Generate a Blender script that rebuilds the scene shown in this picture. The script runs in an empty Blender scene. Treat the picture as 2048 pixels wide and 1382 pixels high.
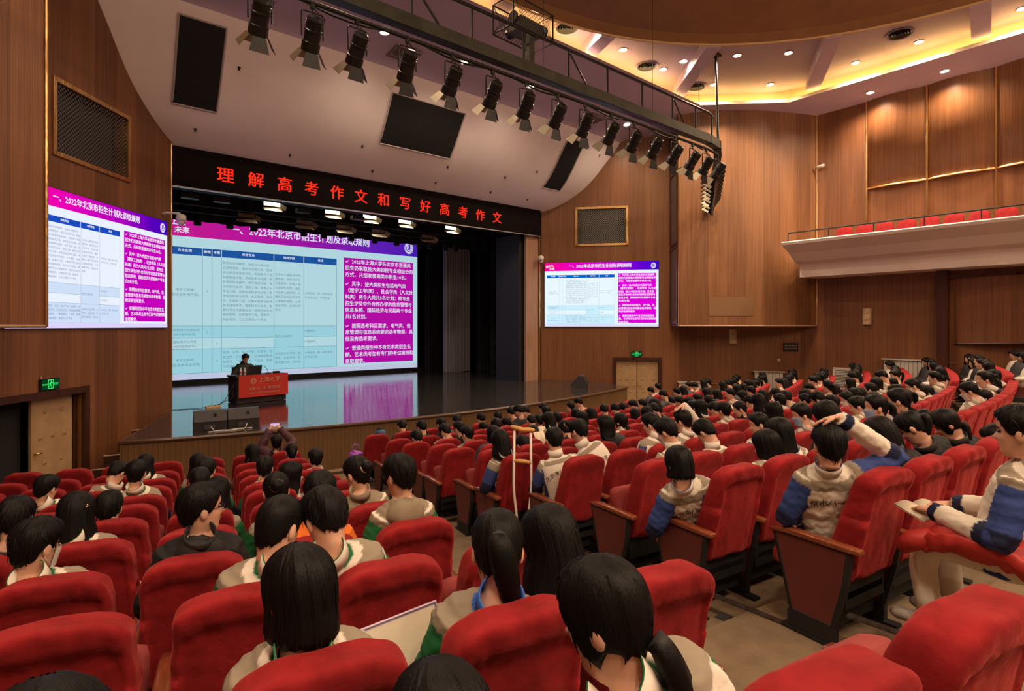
import bpy, bmesh, math, random
import numpy as np
from mathutils import Matrix, Vector
from math import sin, cos, pi, radians, atan2, sqrt

SC = bpy.context.scene
COL = SC.collection
rnd = random.Random(7)

# ------------------------------------------------------------------ camera, world, exposure, large lights
cam_d = bpy.data.cameras.new('camera')
cam_d.sensor_width = 36.0
cam_d.lens = 36.0 * 1130.0 / 2048.0
cam_d.shift_y = -40.0 / 2048.0
cam_d.clip_start = 0.05
cam = bpy.data.objects.new('camera', cam_d)
COL.objects.link(cam)
cam.location = (0, 0, 0)
cam.rotation_euler = (radians(90), 0, radians(-40))
SC.camera = cam
W = bpy.data.worlds.new('world')
SC.world = W
W.use_nodes = True
W.node_tree.nodes['Background'].inputs[0].default_value = (1.0, 0.75, 0.6, 1)
W.node_tree.nodes['Background'].inputs[1].default_value = 0.0
SC.view_settings.view_transform = 'Standard'
SC.view_settings.look = 'None'
SC.view_settings.gamma = 1.0
SC.view_settings.use_curve_mapping = False
SC.view_settings.exposure = 0.0
SPOT_W = 520.0          # one recessed downlight
COVE_E = 2.9            # glow of the cove strips
WARM = (1.0, 0.74, 0.50)
HALL = []               # hall downlights (x, y, z, power factor): the ring of coffers and the rows over the rear seats
for k in range(18):
    a = radians(20 * k)
    HALL.append((8.5 + 9.75 * cos(a), 1.6 + 9.2 * sin(a), 7.8, 1.0))
for y in (-4.0, -8.0):
    for x in (-1.0, 3.5, 8.5, 13.5, 18.0):
        HALL.append((x, y, 7.2, 1.0))

def lamp(name, kind, loc, energy, color, rot=None, **kw):
    d = bpy.data.lights.new(name, kind)
    d.energy = energy
    d.color = color
    for k, v in kw.items():
        setattr(d, k, v)
    o = bpy.data.objects.new(name, d)
    o.location = loc
    if rot: o.rotation_euler = rot
    COL.objects.link(o)
    return o
for i, (x, y, z, pw) in enumerate(HALL):
    if i < 18 and (3.0 < y) and x > 8.0:
        continue                                   # those in view are set with their fittings further down
    lamp('downlight_beam', 'SPOT', (x, y, z), SPOT_W * pw, WARM, spot_size=radians(150), spot_blend=0.9, shadow_soft_size=0.12)
for x, y in ((-.5, -3.2), (5.0, -3.6), (12.0, -3.6), (17.5, -3.2)):        # unseen fill lights, added behind the camera to brighten the ceiling
    lamp('rear_fill_light', 'POINT', (x, y, 6.95), 520.0, WARM, shadow_soft_size=0.25)

# ------------------------------------------------------------------ materials
MATS = {}
def mat(name, col=(.5, .5, .5), rough=.6, metal=0., spec=.5, emit=None, es=1., noise=None, bump=None, coat=0., ior=None, sheen=0.):
    """col base; noise=(scale, amount, stretch xyz) colour variation; bump=(scale, strength, stretch)"""
    if name in MATS: return MATS[name]
    m = bpy.data.materials.new(name)
    m.use_nodes = True
    nt = m.node_tree
    b = nt.nodes['Principled BSDF']
    b.inputs['Base Color'].default_value = (*col, 1)
    b.inputs['Roughness'].default_value = rough
    b.inputs['Metallic'].default_value = metal
    b.inputs['Specular IOR Level'].default_value = spec
    if ior: b.inputs['IOR'].default_value = ior
    if coat: b.inputs['Coat Weight'].default_value = coat
    if sheen:
        b.inputs['Sheen Weight'].default_value = sheen
        b.inputs['Sheen Roughness'].default_value = .4
        b.inputs['Sheen Tint'].default_value = (*[min(1, c * 2.2 + .05) for c in col], 1)
    if emit is not None:
        b.inputs['Emission Color'].default_value = (*emit, 1)
        b.inputs['Emission Strength'].default_value = es
    if noise or bump:
        tc = nt.nodes.new('ShaderNodeTexCoord')
    if noise:
        mp = nt.nodes.new('ShaderNodeMapping')
        mp.inputs['Scale'].default_value = noise[2] if len(noise) > 2 else (1, 1, 1)
        n = nt.nodes.new('ShaderNodeTexNoise')
        n.inputs['Scale'].default_value = noise[0]
        n.inputs['Detail'].default_value = 3
        nt.links.new(tc.outputs['Object'], mp.inputs[0])
        nt.links.new(mp.outputs[0], n.inputs['Vector'])
        r = nt.nodes.new('ShaderNodeValToRGB')
        a = noise[1]
        r.color_ramp.elements[0].position = .3
        r.color_ramp.elements[1].position = .7
        r.color_ramp.elements[0].color = (*[c * (1 - a) for c in col], 1)
        r.color_ramp.elements[1].color = (*[min(1, c * (1 + a)) for c in col], 1)
        nt.links.new(n.outputs['Fac'], r.inputs[0])
        nt.links.new(r.outputs[0], b.inputs['Base Color'])
    if bump:
        mp2 = nt.nodes.new('ShaderNodeMapping')
        mp2.inputs['Scale'].default_value = bump[2] if len(bump) > 2 else (1, 1, 1)
        n2 = nt.nodes.new('ShaderNodeTexNoise')
        n2.inputs['Scale'].default_value = bump[0]
        n2.inputs['Detail'].default_value = 2
        bp = nt.nodes.new('ShaderNodeBump')
        bp.inputs['Strength'].default_value = bump[1]
        bp.inputs['Distance'].default_value = .02
        nt.links.new(tc.outputs['Object'], mp2.inputs[0])
        nt.links.new(mp2.outputs[0], n2.inputs['Vector'])
        nt.links.new(n2.outputs['Fac'], bp.inputs['Height'])
        nt.links.new(bp.outputs[0], b.inputs['Normal'])
    MATS[name] = m
    return m

def wood_mat(name, c1, c2, ang=0., strip=.045, rough=.42):
    """vertical narrow veneer strips with grooves; ang = direction of the wall in plan"""
    m = bpy.data.materials.new(name); m.use_nodes = True
    nt = m.node_tree; b = nt.nodes['Principled BSDF']
    tc = nt.nodes.new('ShaderNodeTexCoord')
    rot = nt.nodes.new('ShaderNodeMapping'); rot.inputs['Rotation'].default_value = (0, 0, -ang)
    nt.links.new(tc.outputs['Object'], rot.inputs[0])
    sx = nt.nodes.new('ShaderNodeSeparateXYZ'); nt.links.new(rot.outputs[0], sx.inputs[0])
    # broad boards of slightly different tone
    mul = nt.nodes.new('ShaderNodeMath'); mul.operation = 'MULTIPLY'; mul.inputs[1].default_value = 1 / .62
    nt.links.new(sx.outputs[0], mul.inputs[0])
    fl = nt.nodes.new('ShaderNodeMath'); fl.operation = 'FLOOR'; nt.links.new(mul.outputs[0], fl.inputs[0])
    wn = nt.nodes.new('ShaderNodeTexWhiteNoise'); wn.noise_dimensions = '1D'; nt.links.new(fl.outputs[0], wn.inputs['W'])
    mp = nt.nodes.new('ShaderNodeMapping'); mp.inputs['Scale'].default_value = (14, 14, .35)
    nt.links.new(rot.outputs[0], mp.inputs[0])
    n = nt.nodes.new('ShaderNodeTexNoise'); n.inputs['Scale'].default_value = 1.6; n.inputs['Detail'].default_value = 4
    nt.links.new(mp.outputs[0], n.inputs['Vector'])
    add = nt.nodes.new('ShaderNodeMath'); add.operation = 'MULTIPLY_ADD'; add.inputs[1].default_value = .38
    nt.links.new(wn.outputs['Value'], add.inputs[0])
    nt.links.new(n.outputs['Fac'], add.inputs[2])
    r = nt.nodes.new('ShaderNodeValToRGB')
    r.color_ramp.elements[0].position = .42; r.color_ramp.elements[0].color = (*c1, 1)
    r.color_ramp.elements[1].position = 1.0; r.color_ramp.elements[1].color = (*c2, 1)
    nt.links.new(add.outputs[0], r.inputs[0])
    # grooves
    m2 = nt.nodes.new('ShaderNodeMath'); m2.operation = 'MULTIPLY'; m2.inputs[1].default_value = 1 / strip
    nt.links.new(sx.outputs[0], m2.inputs[0])
    fr = nt.nodes.new('ShaderNodeMath'); fr.operation = 'FRACT'; nt.links.new(m2.outputs[0], fr.inputs[0])
    gr = nt.nodes.new('ShaderNodeMapRange'); gr.inputs['From Min'].default_value = 0; gr.inputs['From Max'].default_value = .16
    gr.inputs['To Min'].default_value = .55; gr.inputs['To Max'].default_value = 1
    nt.links.new(fr.outputs[0], gr.inputs['Value'])
    mx = nt.nodes.new('ShaderNodeMixRGB'); mx.blend_type = 'MULTIPLY'; mx.inputs[0].default_value = 1
    nt.links.new(r.outputs[0], mx.inputs[1]); nt.links.new(gr.outputs[0], mx.inputs[2])
    nt.links.new(mx.outputs[0], b.inputs['Base Color'])
    bp = nt.nodes.new('ShaderNodeBump'); bp.inputs['Strength'].default_value = .35; bp.inputs['Distance'].default_value = .01
    nt.links.new(gr.outputs[0], bp.inputs['Height']); nt.links.new(bp.outputs[0], b.inputs['Normal'])
    b.inputs['Roughness'].default_value = rough
    MATS[name] = m
    return m

def emis(name, col, s=1.0):
    """a light-giving surface (screen, lamp, sign)"""
    if name in MATS: return MATS[name]
    m = bpy.data.materials.new(name); m.use_nodes = True
    nt = m.node_tree; nt.nodes.clear()
    e = nt.nodes.new('ShaderNodeEmission'); e.inputs[0].default_value = (*col, 1); e.inputs[1].default_value = s
    o = nt.nodes.new('ShaderNodeOutputMaterial'); nt.links.new(e.outputs[0], o.inputs[0])
    MATS[name] = m
    return m

# ------------------------------------------------------------------ mesh helpers
class MB:
    def __init__(s): s.v = []; s.f = []; s.m = []
    def add(s, vs, fs, m=0, M=None):
        b = len(s.v)
        if M is not None: vs = [tuple(M @ Vector(p)) for p in vs]
        s.v.extend(tuple(map(float, p)) for p in vs)
        s.f.extend(tuple(i + b for i in f) for f in fs)
        s.m.extend([m] * len(fs) if isinstance(m, int) else m)
        return s
    def box(s, c, d, m=0, M=None, rz=0.):
        x, y, z = d[0] / 2, d[1] / 2, d[2] / 2
        vs = [(a, b, e) for e in (-z, z) for a, b in ((-x, -y), (x, -y), (x, y), (-x, y))]
        R = Matrix.Translation(c) @ Matrix.Rotation(rz, 4, 'Z')
        if M is not None: R = M @ R
        return s.add(vs, [(3, 2, 1, 0), (4, 5, 6, 7), (0, 1, 5, 4), (1, 2, 6, 5), (2, 3, 7, 6), (3, 0, 4, 7)], m, R)
    def prism(s, poly, z0, z1, m=0, M=None):
        n = len(poly)
        a = sum(poly[i][0] * poly[(i + 1) % n][1] - poly[(i + 1) % n][0] * poly[i][1] for i in range(n))
        if a < 0: poly = poly[::-1]
        vs = [(p[0], p[1], z0) for p in poly] + [(p[0], p[1], z1) for p in poly]
        fs = [tuple(range(n))[::-1], tuple(range(n, 2 * n))] + [(i, (i + 1) % n, n + (i + 1) % n, n + i) for i in range(n)]
        return s.add(vs, fs, m, M)
    def tube(s, pts, r, n=8, m=0, M=None, cap=True, flat=None):
        """round tube along pts; r number or list; flat=(a,b) scales the two ring axes"""
        pts = [Vector(p) for p in pts]; k = len(pts)
        rr = [r] * k if isinstance(r, (int, float)) else r
        up = Vector((0, 0, 1)); vs = []; prev = None
        for i in range(k):
            t = (pts[min(i + 1, k - 1)] - pts[max(i - 1, 0)]).normalized()
            if prev is None:
                a = t.cross(up)
                if a.length < 1e-3: a = t.cross(Vector((0, 1, 0)))
                a.normalize()
            else:
                a = (prev - t * prev.dot(t)).normalized()
            prev = a; b = t.cross(a)
            fa, fb = flat or (1, 1)
            for j in range(n):
                q = 2 * pi * j / n
                vs.append(pts[i] + a * (cos(q) * rr[i] * fa) + b * (sin(q) * rr[i] * fb))
        fs = [(i * n + j, i * n + (j + 1) % n, (i + 1) * n + (j + 1) % n, (i + 1) * n + j) for i in range(k - 1) for j in range(n)]
        if cap: fs += [tuple(range(n))[::-1], tuple(range((k - 1) * n, k * n))]
        return s.add(vs, fs, m, M)
    def lathe(s, prof, n=16, m=0, M=None, cap=True):
        """prof list of (radius, z)"""
        vs = [(r * cos(2 * pi * j / n), r * sin(2 * pi * j / n), z) for r, z in prof for j in range(n)]
        k = len(prof)
        fs = [(i * n + j, i * n + (j + 1) % n, (i + 1) * n + (j + 1) % n, (i + 1) * n + j) for i in range(k - 1) for j in range(n)]
        if cap: fs += [tuple(range(n))[::-1], tuple(range((k - 1) * n, k * n))]
        return s.add(vs, fs, m, M)
    def ball(s, c, r, m=0, n=10, k=7, M=None):
        r = (r, r, r) if isinstance(r, (int, float)) else r
        prof = [(max(1e-4, sin(pi * i / k)), -cos(pi * i / k)) for i in range(k + 1)]
        R = Matrix.Translation(c) @ Matrix.Diagonal((*r, 1))
        return s.lathe(prof, n, m, R if M is None else M @ R)
    def mesh(s, name, mats, smooth=False):
        me = bpy.data.meshes.new(name)
        me.from_pydata(s.v, [], s.f)
        mats = mats if isinstance(mats, (list, tuple)) else [mats]
        for q in mats: me.materials.append(q)
        if len(mats) > 1: me.polygons.foreach_set('material_index', s.m)
        if smooth: me.polygons.foreach_set('use_smooth', [True] * len(me.polygons))
        me.update()
        return me
    def build(s, name, mats, parent=None, smooth=False, loc=None, rz=None):
        return link(name, s.mesh(name, mats, smooth), parent, loc, rz)

def link(name, me, parent=None, loc=None, rz=None):
    o = bpy.data.objects.new(name, me); COL.objects.link(o)
    if parent is not None: o.parent = parent
    if loc is not None: o.location = loc
    if rz is not None: o.rotation_euler = (0, 0, rz)
    return o
def tag(o, label=None, cat=None, group=None, kind=None):
    if label: o['label'] = label
    if cat: o['category'] = cat
    if group: o['group'] = group
    if kind: o['kind'] = kind
    return o
def thing(name, label, cat, loc=(0, 0, 0), rz=0., group=None):
    o = bpy.data.objects.new(name, None); COL.objects.link(o)
    o.location = loc; o.rotation_euler = (0, 0, rz); o.empty_display_size = .1
    return tag(o, label, cat, group)
def struct(name, mb, mats, parent=None, smooth=False):
    o = mb.build(name, mats, parent, smooth)
    if parent is None: o['kind'] = 'structure'
    return o
def copy_tree(o, parent=None):
    c = o.copy(); COL.objects.link(c)
    if parent is not None: c.parent = parent
    for ch in list(o.children): copy_tree(ch, c)
    return c
ORD = ['zeroth', 'first', 'second', 'third', 'fourth', 'fifth', 'sixth', 'seventh', 'eighth', 'ninth', 'tenth', 'eleventh', 'twelfth', 'thirteenth',
       'fourteenth', 'fifteenth', 'sixteenth', 'seventeenth', 'eighteenth', 'nineteenth', 'twentieth', 'twenty-first', 'twenty-second', 'twenty-third', 'twenty-fourth', 'twenty-fifth', 'twenty-sixth']

def text_mesh(body, size=1., align='LEFT', bold=0., res=2, fit=None, spacing=1., line=1.):
    """flat lettering as a mesh lying in XY, face +Z; fit = largest width"""
    cu = bpy.data.curves.new('lettering', 'FONT')
    cu.body = body; cu.size = size; cu.align_x = align; cu.resolution_u = res; 
    cu.space_character = spacing; cu.space_line = line
    o = bpy.data.objects.new('lettering', cu); COL.objects.link(o)
    dg = bpy.context.evaluated_depsgraph_get(); dg.update()
    me = bpy.data.meshes.new_from_object(o.evaluated_get(dg))
    vs = np.array([tuple(v.co) for v in me.vertices]) if len(me.vertices) else np.zeros((0, 3))
    fs = [tuple(p.vertices) for p in me.polygons]
    bpy.data.objects.remove(o); bpy.data.curves.remove(cu); bpy.data.meshes.remove(me)
    if bold > 0 and len(vs):                          # heavier strokes: the glyphs laid down again a hair to each side
        n = len(vs); d = bold * size; base, bf = vs, fs
        vs = np.concatenate([base + np.array([a * d, b * d, 0]) for a, b in ((-1, 0), (1, 0), (0, .8))])
        fs = [tuple(i + k * n for i in f) for k in range(3) for f in bf]
    if fit and len(vs):
        w = vs[:, 0].max() - vs[:, 0].min()
        if w > fit: vs[:, 0] *= fit / w
    return vs, fs
# ------------------------------------------------------------------ colours
M_WALL_L = wood_mat('wood_wall_left', (.145, .053, .020), (.26, .103, .040), radians(50))
M_WALL_R = wood_mat('wood_wall_right', (.155, .058, .022), (.27, .112, .043), radians(-50))
M_BOX_R = wood_mat('wood_bay_right', (.145, .058, .022), (.27, .12, .048), radians(-36))
M_SIDE = wood_mat('wood_side_wall', (.150, .055, .021), (.265, .106, .041), radians(90))
M_PANEL = wood_mat('wood_acoustic_panel', (.145, .055, .020), (.255, .108, .042), radians(90), strip=.05)
M_PLAST = mat('plaster', (.82, .73, .76), .8, noise=(.8, .05))  # slight lavender cast of the screen light mixed into the base colour
M_SOFFIT = mat('plaster_screen_tint', (.50, .40, .54), .75, noise=(.7, .05))  # purple light spilling from the screens is put into the plaster colour
M_BROWN = mat('dome_brown', (.24, .11, .042), .6, noise=(1.5, .12))
M_GOLD = mat('brass_trim', (.75, .48, .2), .28, metal=1., bump=(14, .6, (1, 1, .25)))
M_BLACK = mat('black_matte', (.012, .012, .014), .7)
M_BLACK2 = mat('black_cloth', (.008, .008, .010), .9)
M_DARKMETAL = mat('dark_metal', (.03, .031, .028), .45, metal=.6)
M_WHITE = mat('white_plastic', (.62, .58, .52), .4)
M_FLOOR = mat('floor_carpet', (.175, .12, .070), .85, noise=(6, .18), bump=(60, .25))
M_STAGEFRONT = wood_mat('stage_front_wood', (.135, .070, .026), (.175, .092, .036), 0., strip=.09, rough=.5)
M_DOOR = mat('padded_door', (.42, .27, .14), .5, noise=(5, .1))
M_DARKWOOD = mat('dark_wood_frame', (.055, .018, .010), .35, noise=(8, .3, (1, 1, .2)))
M_GLASS = mat('dark_glass', (.05, .05, .06), .08, spec=.8)
M_TAN = mat('tan_timber', (.34, .19, .12), .45, noise=(10, .15, (1, 1, .1)))

FZ = -3.14                                           # floor in front of the stage
ZT = {-9: -2.08, -8: -2.03, -7: -1.93, -6: -1.813, -5: -1.69, -4: -1.546, -3: -1.413, -2: -1.284, -1: -1.155, 0: -1.005, 1: -.863, 2: -.66, 3: -.50, 4: -.36, 5: -.22}
CH = 1.08                                            # seat height overall
def row_floor(r): return ZT[r] - CH
CCx, CCy, LCx, LCy, SP = 8.9, 33.5, 8.14, 32.44, .576
def RC(r): return 31.84 + .882 * r
def RL(r): return 31.06 + .85 * r

# ------------------------------------------------------------------ floor: stepped, one riser per row
XW0, XW1 = -3.9, 20.9
def hall_floor():
    f = MB()
    f.add([(XW0 - .5, 24, FZ), (XW1 + .5, 24, FZ), (XW1 + .5, 8, FZ), (XW0 - .5, 8, FZ)], [(3, 2, 1, 0)])
    rows = sorted(ZT)
    for i, r in enumerate(rows):
        z = row_floor(r)
        ra = RC(r) - .70 + (CCy - 33.5)
        rb = (RC(rows[i + 1]) - .70) if i + 1 < len(rows) else 52.
        zp = row_floor(rows[i - 1]) if i else FZ
        A = [radians(d) for d in np.linspace(-34, 34, 41)]
        P = [(CCx - ra * sin(a), CCy - ra * cos(a)) for a in A]
        Q = [(CCx - rb * sin(a), CCy - rb * cos(a)) for a in A]
        n = len(A)
        f.add([(x, y, z) for x, y in P] + [(x, y, z) for x, y in Q], [(j + 1, j, n + j, n + j + 1) for j in range(n - 1)])
        f.add([(x, y, zp) for x, y in P] + [(x, y, z) for x, y in P], [(j, j + 1, n + j + 1, n + j) for j in range(n - 1)])
    return struct('floor', f, M_FLOOR)
hall_floor()

# ------------------------------------------------------------------ walls with openings
def wall_grid(p0, dirv, length, z0, z1, holes, thick=.12, nsign=1):
    """flat wall from p0 along dirv (plan); holes = (u0,u1,z0,z1) left open with reveals"""
    us = sorted({0., length, *[h[0] for h in holes], *[h[1] for h in holes]})
    zs = sorted({z0, z1, *[h[2] for h in holes], *[h[3] for h in holes]})
    mb = MB()
    d = Vector((dirv[0], dirv[1], 0)).normalized(); nrm = Vector((-d.y, d.x, 0)) * nsign      # nrm points into the room
    def P(u, z, t=0): return Vector((p0[0], p0[1], 0)) + d * u + nrm * t + Vector((0, 0, z))
    for a, b in zip(us, us[1:]):
        for c, e in zip(zs, zs[1:]):
            if any(h[0] <= a and b <= h[1] and h[2] <= c and e <= h[3] for h in holes): continue
            mb.add([P(a, c), P(b, c), P(b, e), P(a, e)], [(0, 1, 2, 3)])
    for h in holes:
        q = [(h[0], h[2]), (h[1], h[2]), (h[1], h[3]), (h[0], h[3])]
        for (ua, za), (ub, zb) in zip(q, q[1:] + q[:1]):
            mb.add([P(ua, za), P(ub, zb), P(ub, zb, -thick), P(ua, za, -thick)], [(0, 1, 2, 3)])
    return mb, P, d, nrm

# left splayed wall
LP, LD, LL = (2.5, 15.8), (-.6428, -.7660), 9.95
LDOOR = (2.86, 4.86, FZ, -1.28); LGR = (1.57, 3.56, 3.1, 4.46)
mb, PL_, dL, nL = wall_grid(LP, LD, LL, FZ, 7.6, [LDOOR, LGR], .35, 1)
if nL.dot(Vector((1, -1, 0))) < 0: mb, PL_, dL, nL = wall_grid(LP, LD, LL, FZ, 7.6, [LDOOR, LGR], .35, -1)
wall_left = struct('wall_left', mb, M_WALL_L)
# right splayed wall
RP, RD, RLn = (14.9, 16.0), (.6428, -.7660), 9.33
RDOOR = (2.84, 4.40, FZ, -1.32); RGR = (1.34, 3.26, 3.06, 4.48)
mb, PR_, dR, nR = wall_grid(RP, RD, RLn, FZ, 7.6, [RDOOR, RGR], .35, 1)
if nR.dot(Vector((-1, -1, 0))) < 0: mb, PR_, dR, nR = wall_grid(RP, RD, RLn, FZ, 7.6, [RDOOR, RGR], .35, -1)
wall_right = struct('wall_right', mb, M_WALL_R)
# side walls, rear wall
mb = MB(); mb.add([(XW0, 8.2, FZ), (XW0, -14, FZ), (XW0, -14, 7.6), (XW0, 8.2, 7.6)], [(0, 1, 2, 3)])
struct('wall_side_left', mb, M_SIDE)
DARKDOOR = (2.0, 3.06, FZ, -1.20)
mb = MB()
x = XW1
for a, b, c, e in ((8.86, 3.06, FZ, 7.6), (3.06, 2.0, -1.2, 7.6), (2.0, -14, FZ, 7.6)):
    mb.add([(x, a, c), (x, b, c), (x, b, e), (x, a, e)], [(3, 2, 1, 0)])
for q in ([(x, 3.06, FZ), (x + .6, 3.06, FZ), (x + .6, 3.06, -1.2), (x, 3.06, -1.2)], [(x, 2, FZ), (x + .6, 2, FZ), (x + .6, 2, -1.2), (x, 2, -1.2)]):
    mb.add(q, [(0, 1, 2, 3)])
wall_side_right = struct('wall_side_right', mb, M_SIDE)
mb = MB(); mb.add([(XW0, -14, -3), (XW1, -14, -3), (XW1, -14, 7.6), (XW0, -14, 7.6)], [(0, 1, 2, 3)])
struct('wall_rear', mb, M_SIDE)

# brass corner strip beside the left proscenium edge, lighter wood strip of the right proscenium edge
mb = MB(); mb.box((2.46, 15.79, .6), (.05, .06, 7.6)); struct('trim_1', mb, M_GOLD)
mb = MB(); mb.box((14.42, 16.05, .67), (.62, .12, 5.6)); struct('trim_2', mb, M_TAN)
mb = MB(); mb.box((14.78, 15.98, 1.2), (.05, .08, 6.6)); struct('trim_3', mb, M_GOLD)

# ------------------------------------------------------------------ doors
def door_leaf(P, u0, u1, z0, z1, back, name_parent, knob_side):
    d = (P(1, 0) - P(0, 0)); n = (P(0, 0, 1) - P(0, 0, 0))
    w, h = u1 - u0 - .03, z1 - z0 - .03
    leaf = MB()
    leaf.add([P(u0 + .015, z0 + .01, -back), P(u1 - .015, z0 + .01, -back), P(u1 - .015, z1 - .02, -back), P(u0 + .015, z1 - .02, -back)] +
             [P(u0 + .015, z0 + .01, -back - .05), P(u1 - .015, z0 + .01, -back - .05), P(u1 - .015, z1 - .02, -back - .05), P(u0 + .015, z1 - .02, -back - .05)],
             [(0, 1, 2, 3), (4, 5, 1, 0), (3, 2, 6, 7), (1, 5, 6, 2), (4, 0, 3, 7)])
    lf = leaf.build('door_leaf', M_DOOR, name_parent)
    for r in range(4):
        for c in range(2 + (r % 2)):
            u = u0 + w * ((.3 + .4 * c) if r % 2 == 0 else (.22 + .3 * c)); z = z1 - .26 - r * .46
            b = MB(); b.ball((0, 0, 0), (.016, .016, .016), n=8, k=4)
            o = b.build('door_stud', M_GOLD, lf, True); o.location = P(u, z, -back + .004)
            pl = MB(); pl.lathe([(.045, 0), (.03, .004), (.01, .002)], 10)       # the dimple the stud pulls into the padding
            o2 = pl.build('padding_dimple', M_DOOR, lf, True); o2.location = P(u, z, -back)
            o2.rotation_euler = n.to_track_quat('Z', 'Y').to_euler()
    kb = MB()
    uk = u1 - .07 if knob_side > 0 else u0 + .07
    kb.tube([P(uk, -2.25, -back), P(uk, -2.25, -back + .06), P(uk - .1 * knob_side, -2.25, -back + .06)], .014, 8)
    kb.build('door_handle', M_GOLD, lf, True)
    return lf
def door_frame(P, h, parent):
    for (a, b, c, e) in ((h[0] - .12, h[0], h[2], h[3] + .12), (h[1], h[1] + .12, h[2], h[3] + .12), (h[0], h[1], h[3], h[3] + .12)):
        f = MB()
        f.add([P(a, c, .05), P(b, c, .05), P(b, e, .05), P(a, e, .05), P(a, c, -.03), P(b, c, -.03), P(b, e, -.03), P(a, e, -.03)],
              [(0, 1, 2, 3), (4, 5, 1, 0), (3, 2, 6, 7), (1, 5, 6, 2), (4, 0, 3, 7)])
        f.build('door_frame', M_DARKWOOD, parent)
d1 = bpy.data.objects.new('door_1', None); COL.objects.link(d1); tag(d1, kind='structure')
door_frame(PL_, LDOOR, d1)
door_leaf(PL_, 2.96, 3.90, LDOOR[2], LDOOR[3], .12, d1, 1)
po = MB(); po.add([PL_(2.86, FZ, -.10), PL_(2.96, FZ, -.10), PL_(2.96, -1.28, -.10), PL_(2.86, -1.28, -.10)], [(0, 1, 2, 3)]); po.build('door_post', M_DARKWOOD, d1)
bk = MB(); bk.add([PL_(3.9, FZ, -.3), PL_(4.86, FZ, -.3), PL_(4.86, -1.28, -.3), PL_(3.9, -1.28, -.3)], [(0, 1, 2, 3)])
bk.build('dark_lobby_curtain', M_BLACK2, d1)
d2 = bpy.data.objects.new('door_2', None); COL.objects.link(d2); tag(d2, kind='structure')
door_frame(PR_, RDOOR, d2)
door_leaf(PR_, 2.84, 3.62, RDOOR[2], RDOOR[3], .06, d2, 1)
door_leaf(PR_, 3.62, 4.40, RDOOR[2], RDOOR[3], .06, d2, -1)
d3 = bpy.data.objects.new('door_3', None); COL.objects.link(d3); tag(d3, kind='structure')
f = MB(); f.box((XW1 - .03, 3.12, -2.1), (.08, .12, 2.0)); f.build('door_frame', M_TAN, d3)
f = MB(); f.box((XW1 - .03, 2.55, -1.14), (.08, 1.2, .12)); f.build('door_frame', M_TAN, d3)
f = MB(); f.box((XW1 + .55, 2.53, -2.1), (.06, 1.1, 2.0)); f.build('dark_lobby_curtain', M_BLACK2, d3)

# ------------------------------------------------------------------ speaker grilles in the walls
def wall_grille(P, h, label, screen_gap):
    t = thing('speaker_grille', label, 'grille')
    for (a, b, c, e) in ((h[0] - .03, h[0] + .05, h[2] - .03, h[3] + .03), (h[1] - .05, h[1] + .03, h[2] - .03, h[3] + .03), (h[0], h[1], h[3] - .05, h[3] + .03), (h[0], h[1], h[2] - .03, h[2] + .05)):
        f = MB()
        f.add([P(a, c, .035), P(b, c, .035), P(b, e, .035), P(a, e, .035), P(a, c, -.02), P(b, c, -.02), P(b, e, -.02), P(a, e, -.02)],
              [(0, 1, 2, 3), (4, 5, 1, 0), (3, 2, 6, 7), (1, 5, 6, 2), (4, 0, 3, 7)])
        f.build('frame', M_GOLD, t)
    b = MB(); b.add([P(h[0], h[2], -.3), P(h[1], h[2], -.3), P(h[1], h[3], -.3), P(h[0], h[3], -.3)], [(0, 1, 2, 3)])
    b.build('backing', M_BLACK2, t)
    s = MB(); a, c = h[0] + .05, h[2] + .05; w, hh = h[1] - h[0] - .1, h[3] - h[2] - .1
    st = .085
    for sg in (1, -1):
        k = -hh
        while k < w:
            # diagonal wire clipped to the opening
            u0, u1 = max(0, k), min(w, k + hh)
            if u1 - u0 > .02:
                z0, z1 = u0 - k, u1 - k
                if sg < 0: z0, z1 = hh - z0, hh - z1
                p, q = P(a + u0, c + z0, -.02 + sg * .004), P(a + u1, c + z1, -.02 + sg * .004)
                dd = (q - p).normalized(); sd = dd.cross(P(0, 0, 1) - P(0, 0, 0)) * .0065
                s.add([p - sd, p + sd, q + sd, q - sd], [(0, 1, 2, 3)])
            k += st
    tag(s.build('wire_mesh', mat('mesh_wire', (.22, .21, .20), .4, metal=.7), t), kind='stuff')
    sp = MB()
    sp.add([P(h[0] + w * .12, h[2] + .1, -.2), P(h[0] + w * .86, h[2] + .1, -.2), P(h[0] + w * .86, h[3] - .1, -.2), P(h[0] + w * .12, h[3] - .1, -.2)], [(0, 1, 2, 3)])
    sp.build('speaker_face', mat('speaker_cloth', (.03, .03, .035), .8), t)
wall_grille(PL_, LGR, 'brass framed wire mesh speaker opening above the left wall screen', 0)
wall_grille(PR_, RGR, 'brass framed wire mesh speaker opening above the right wall screen', 0)

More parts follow.
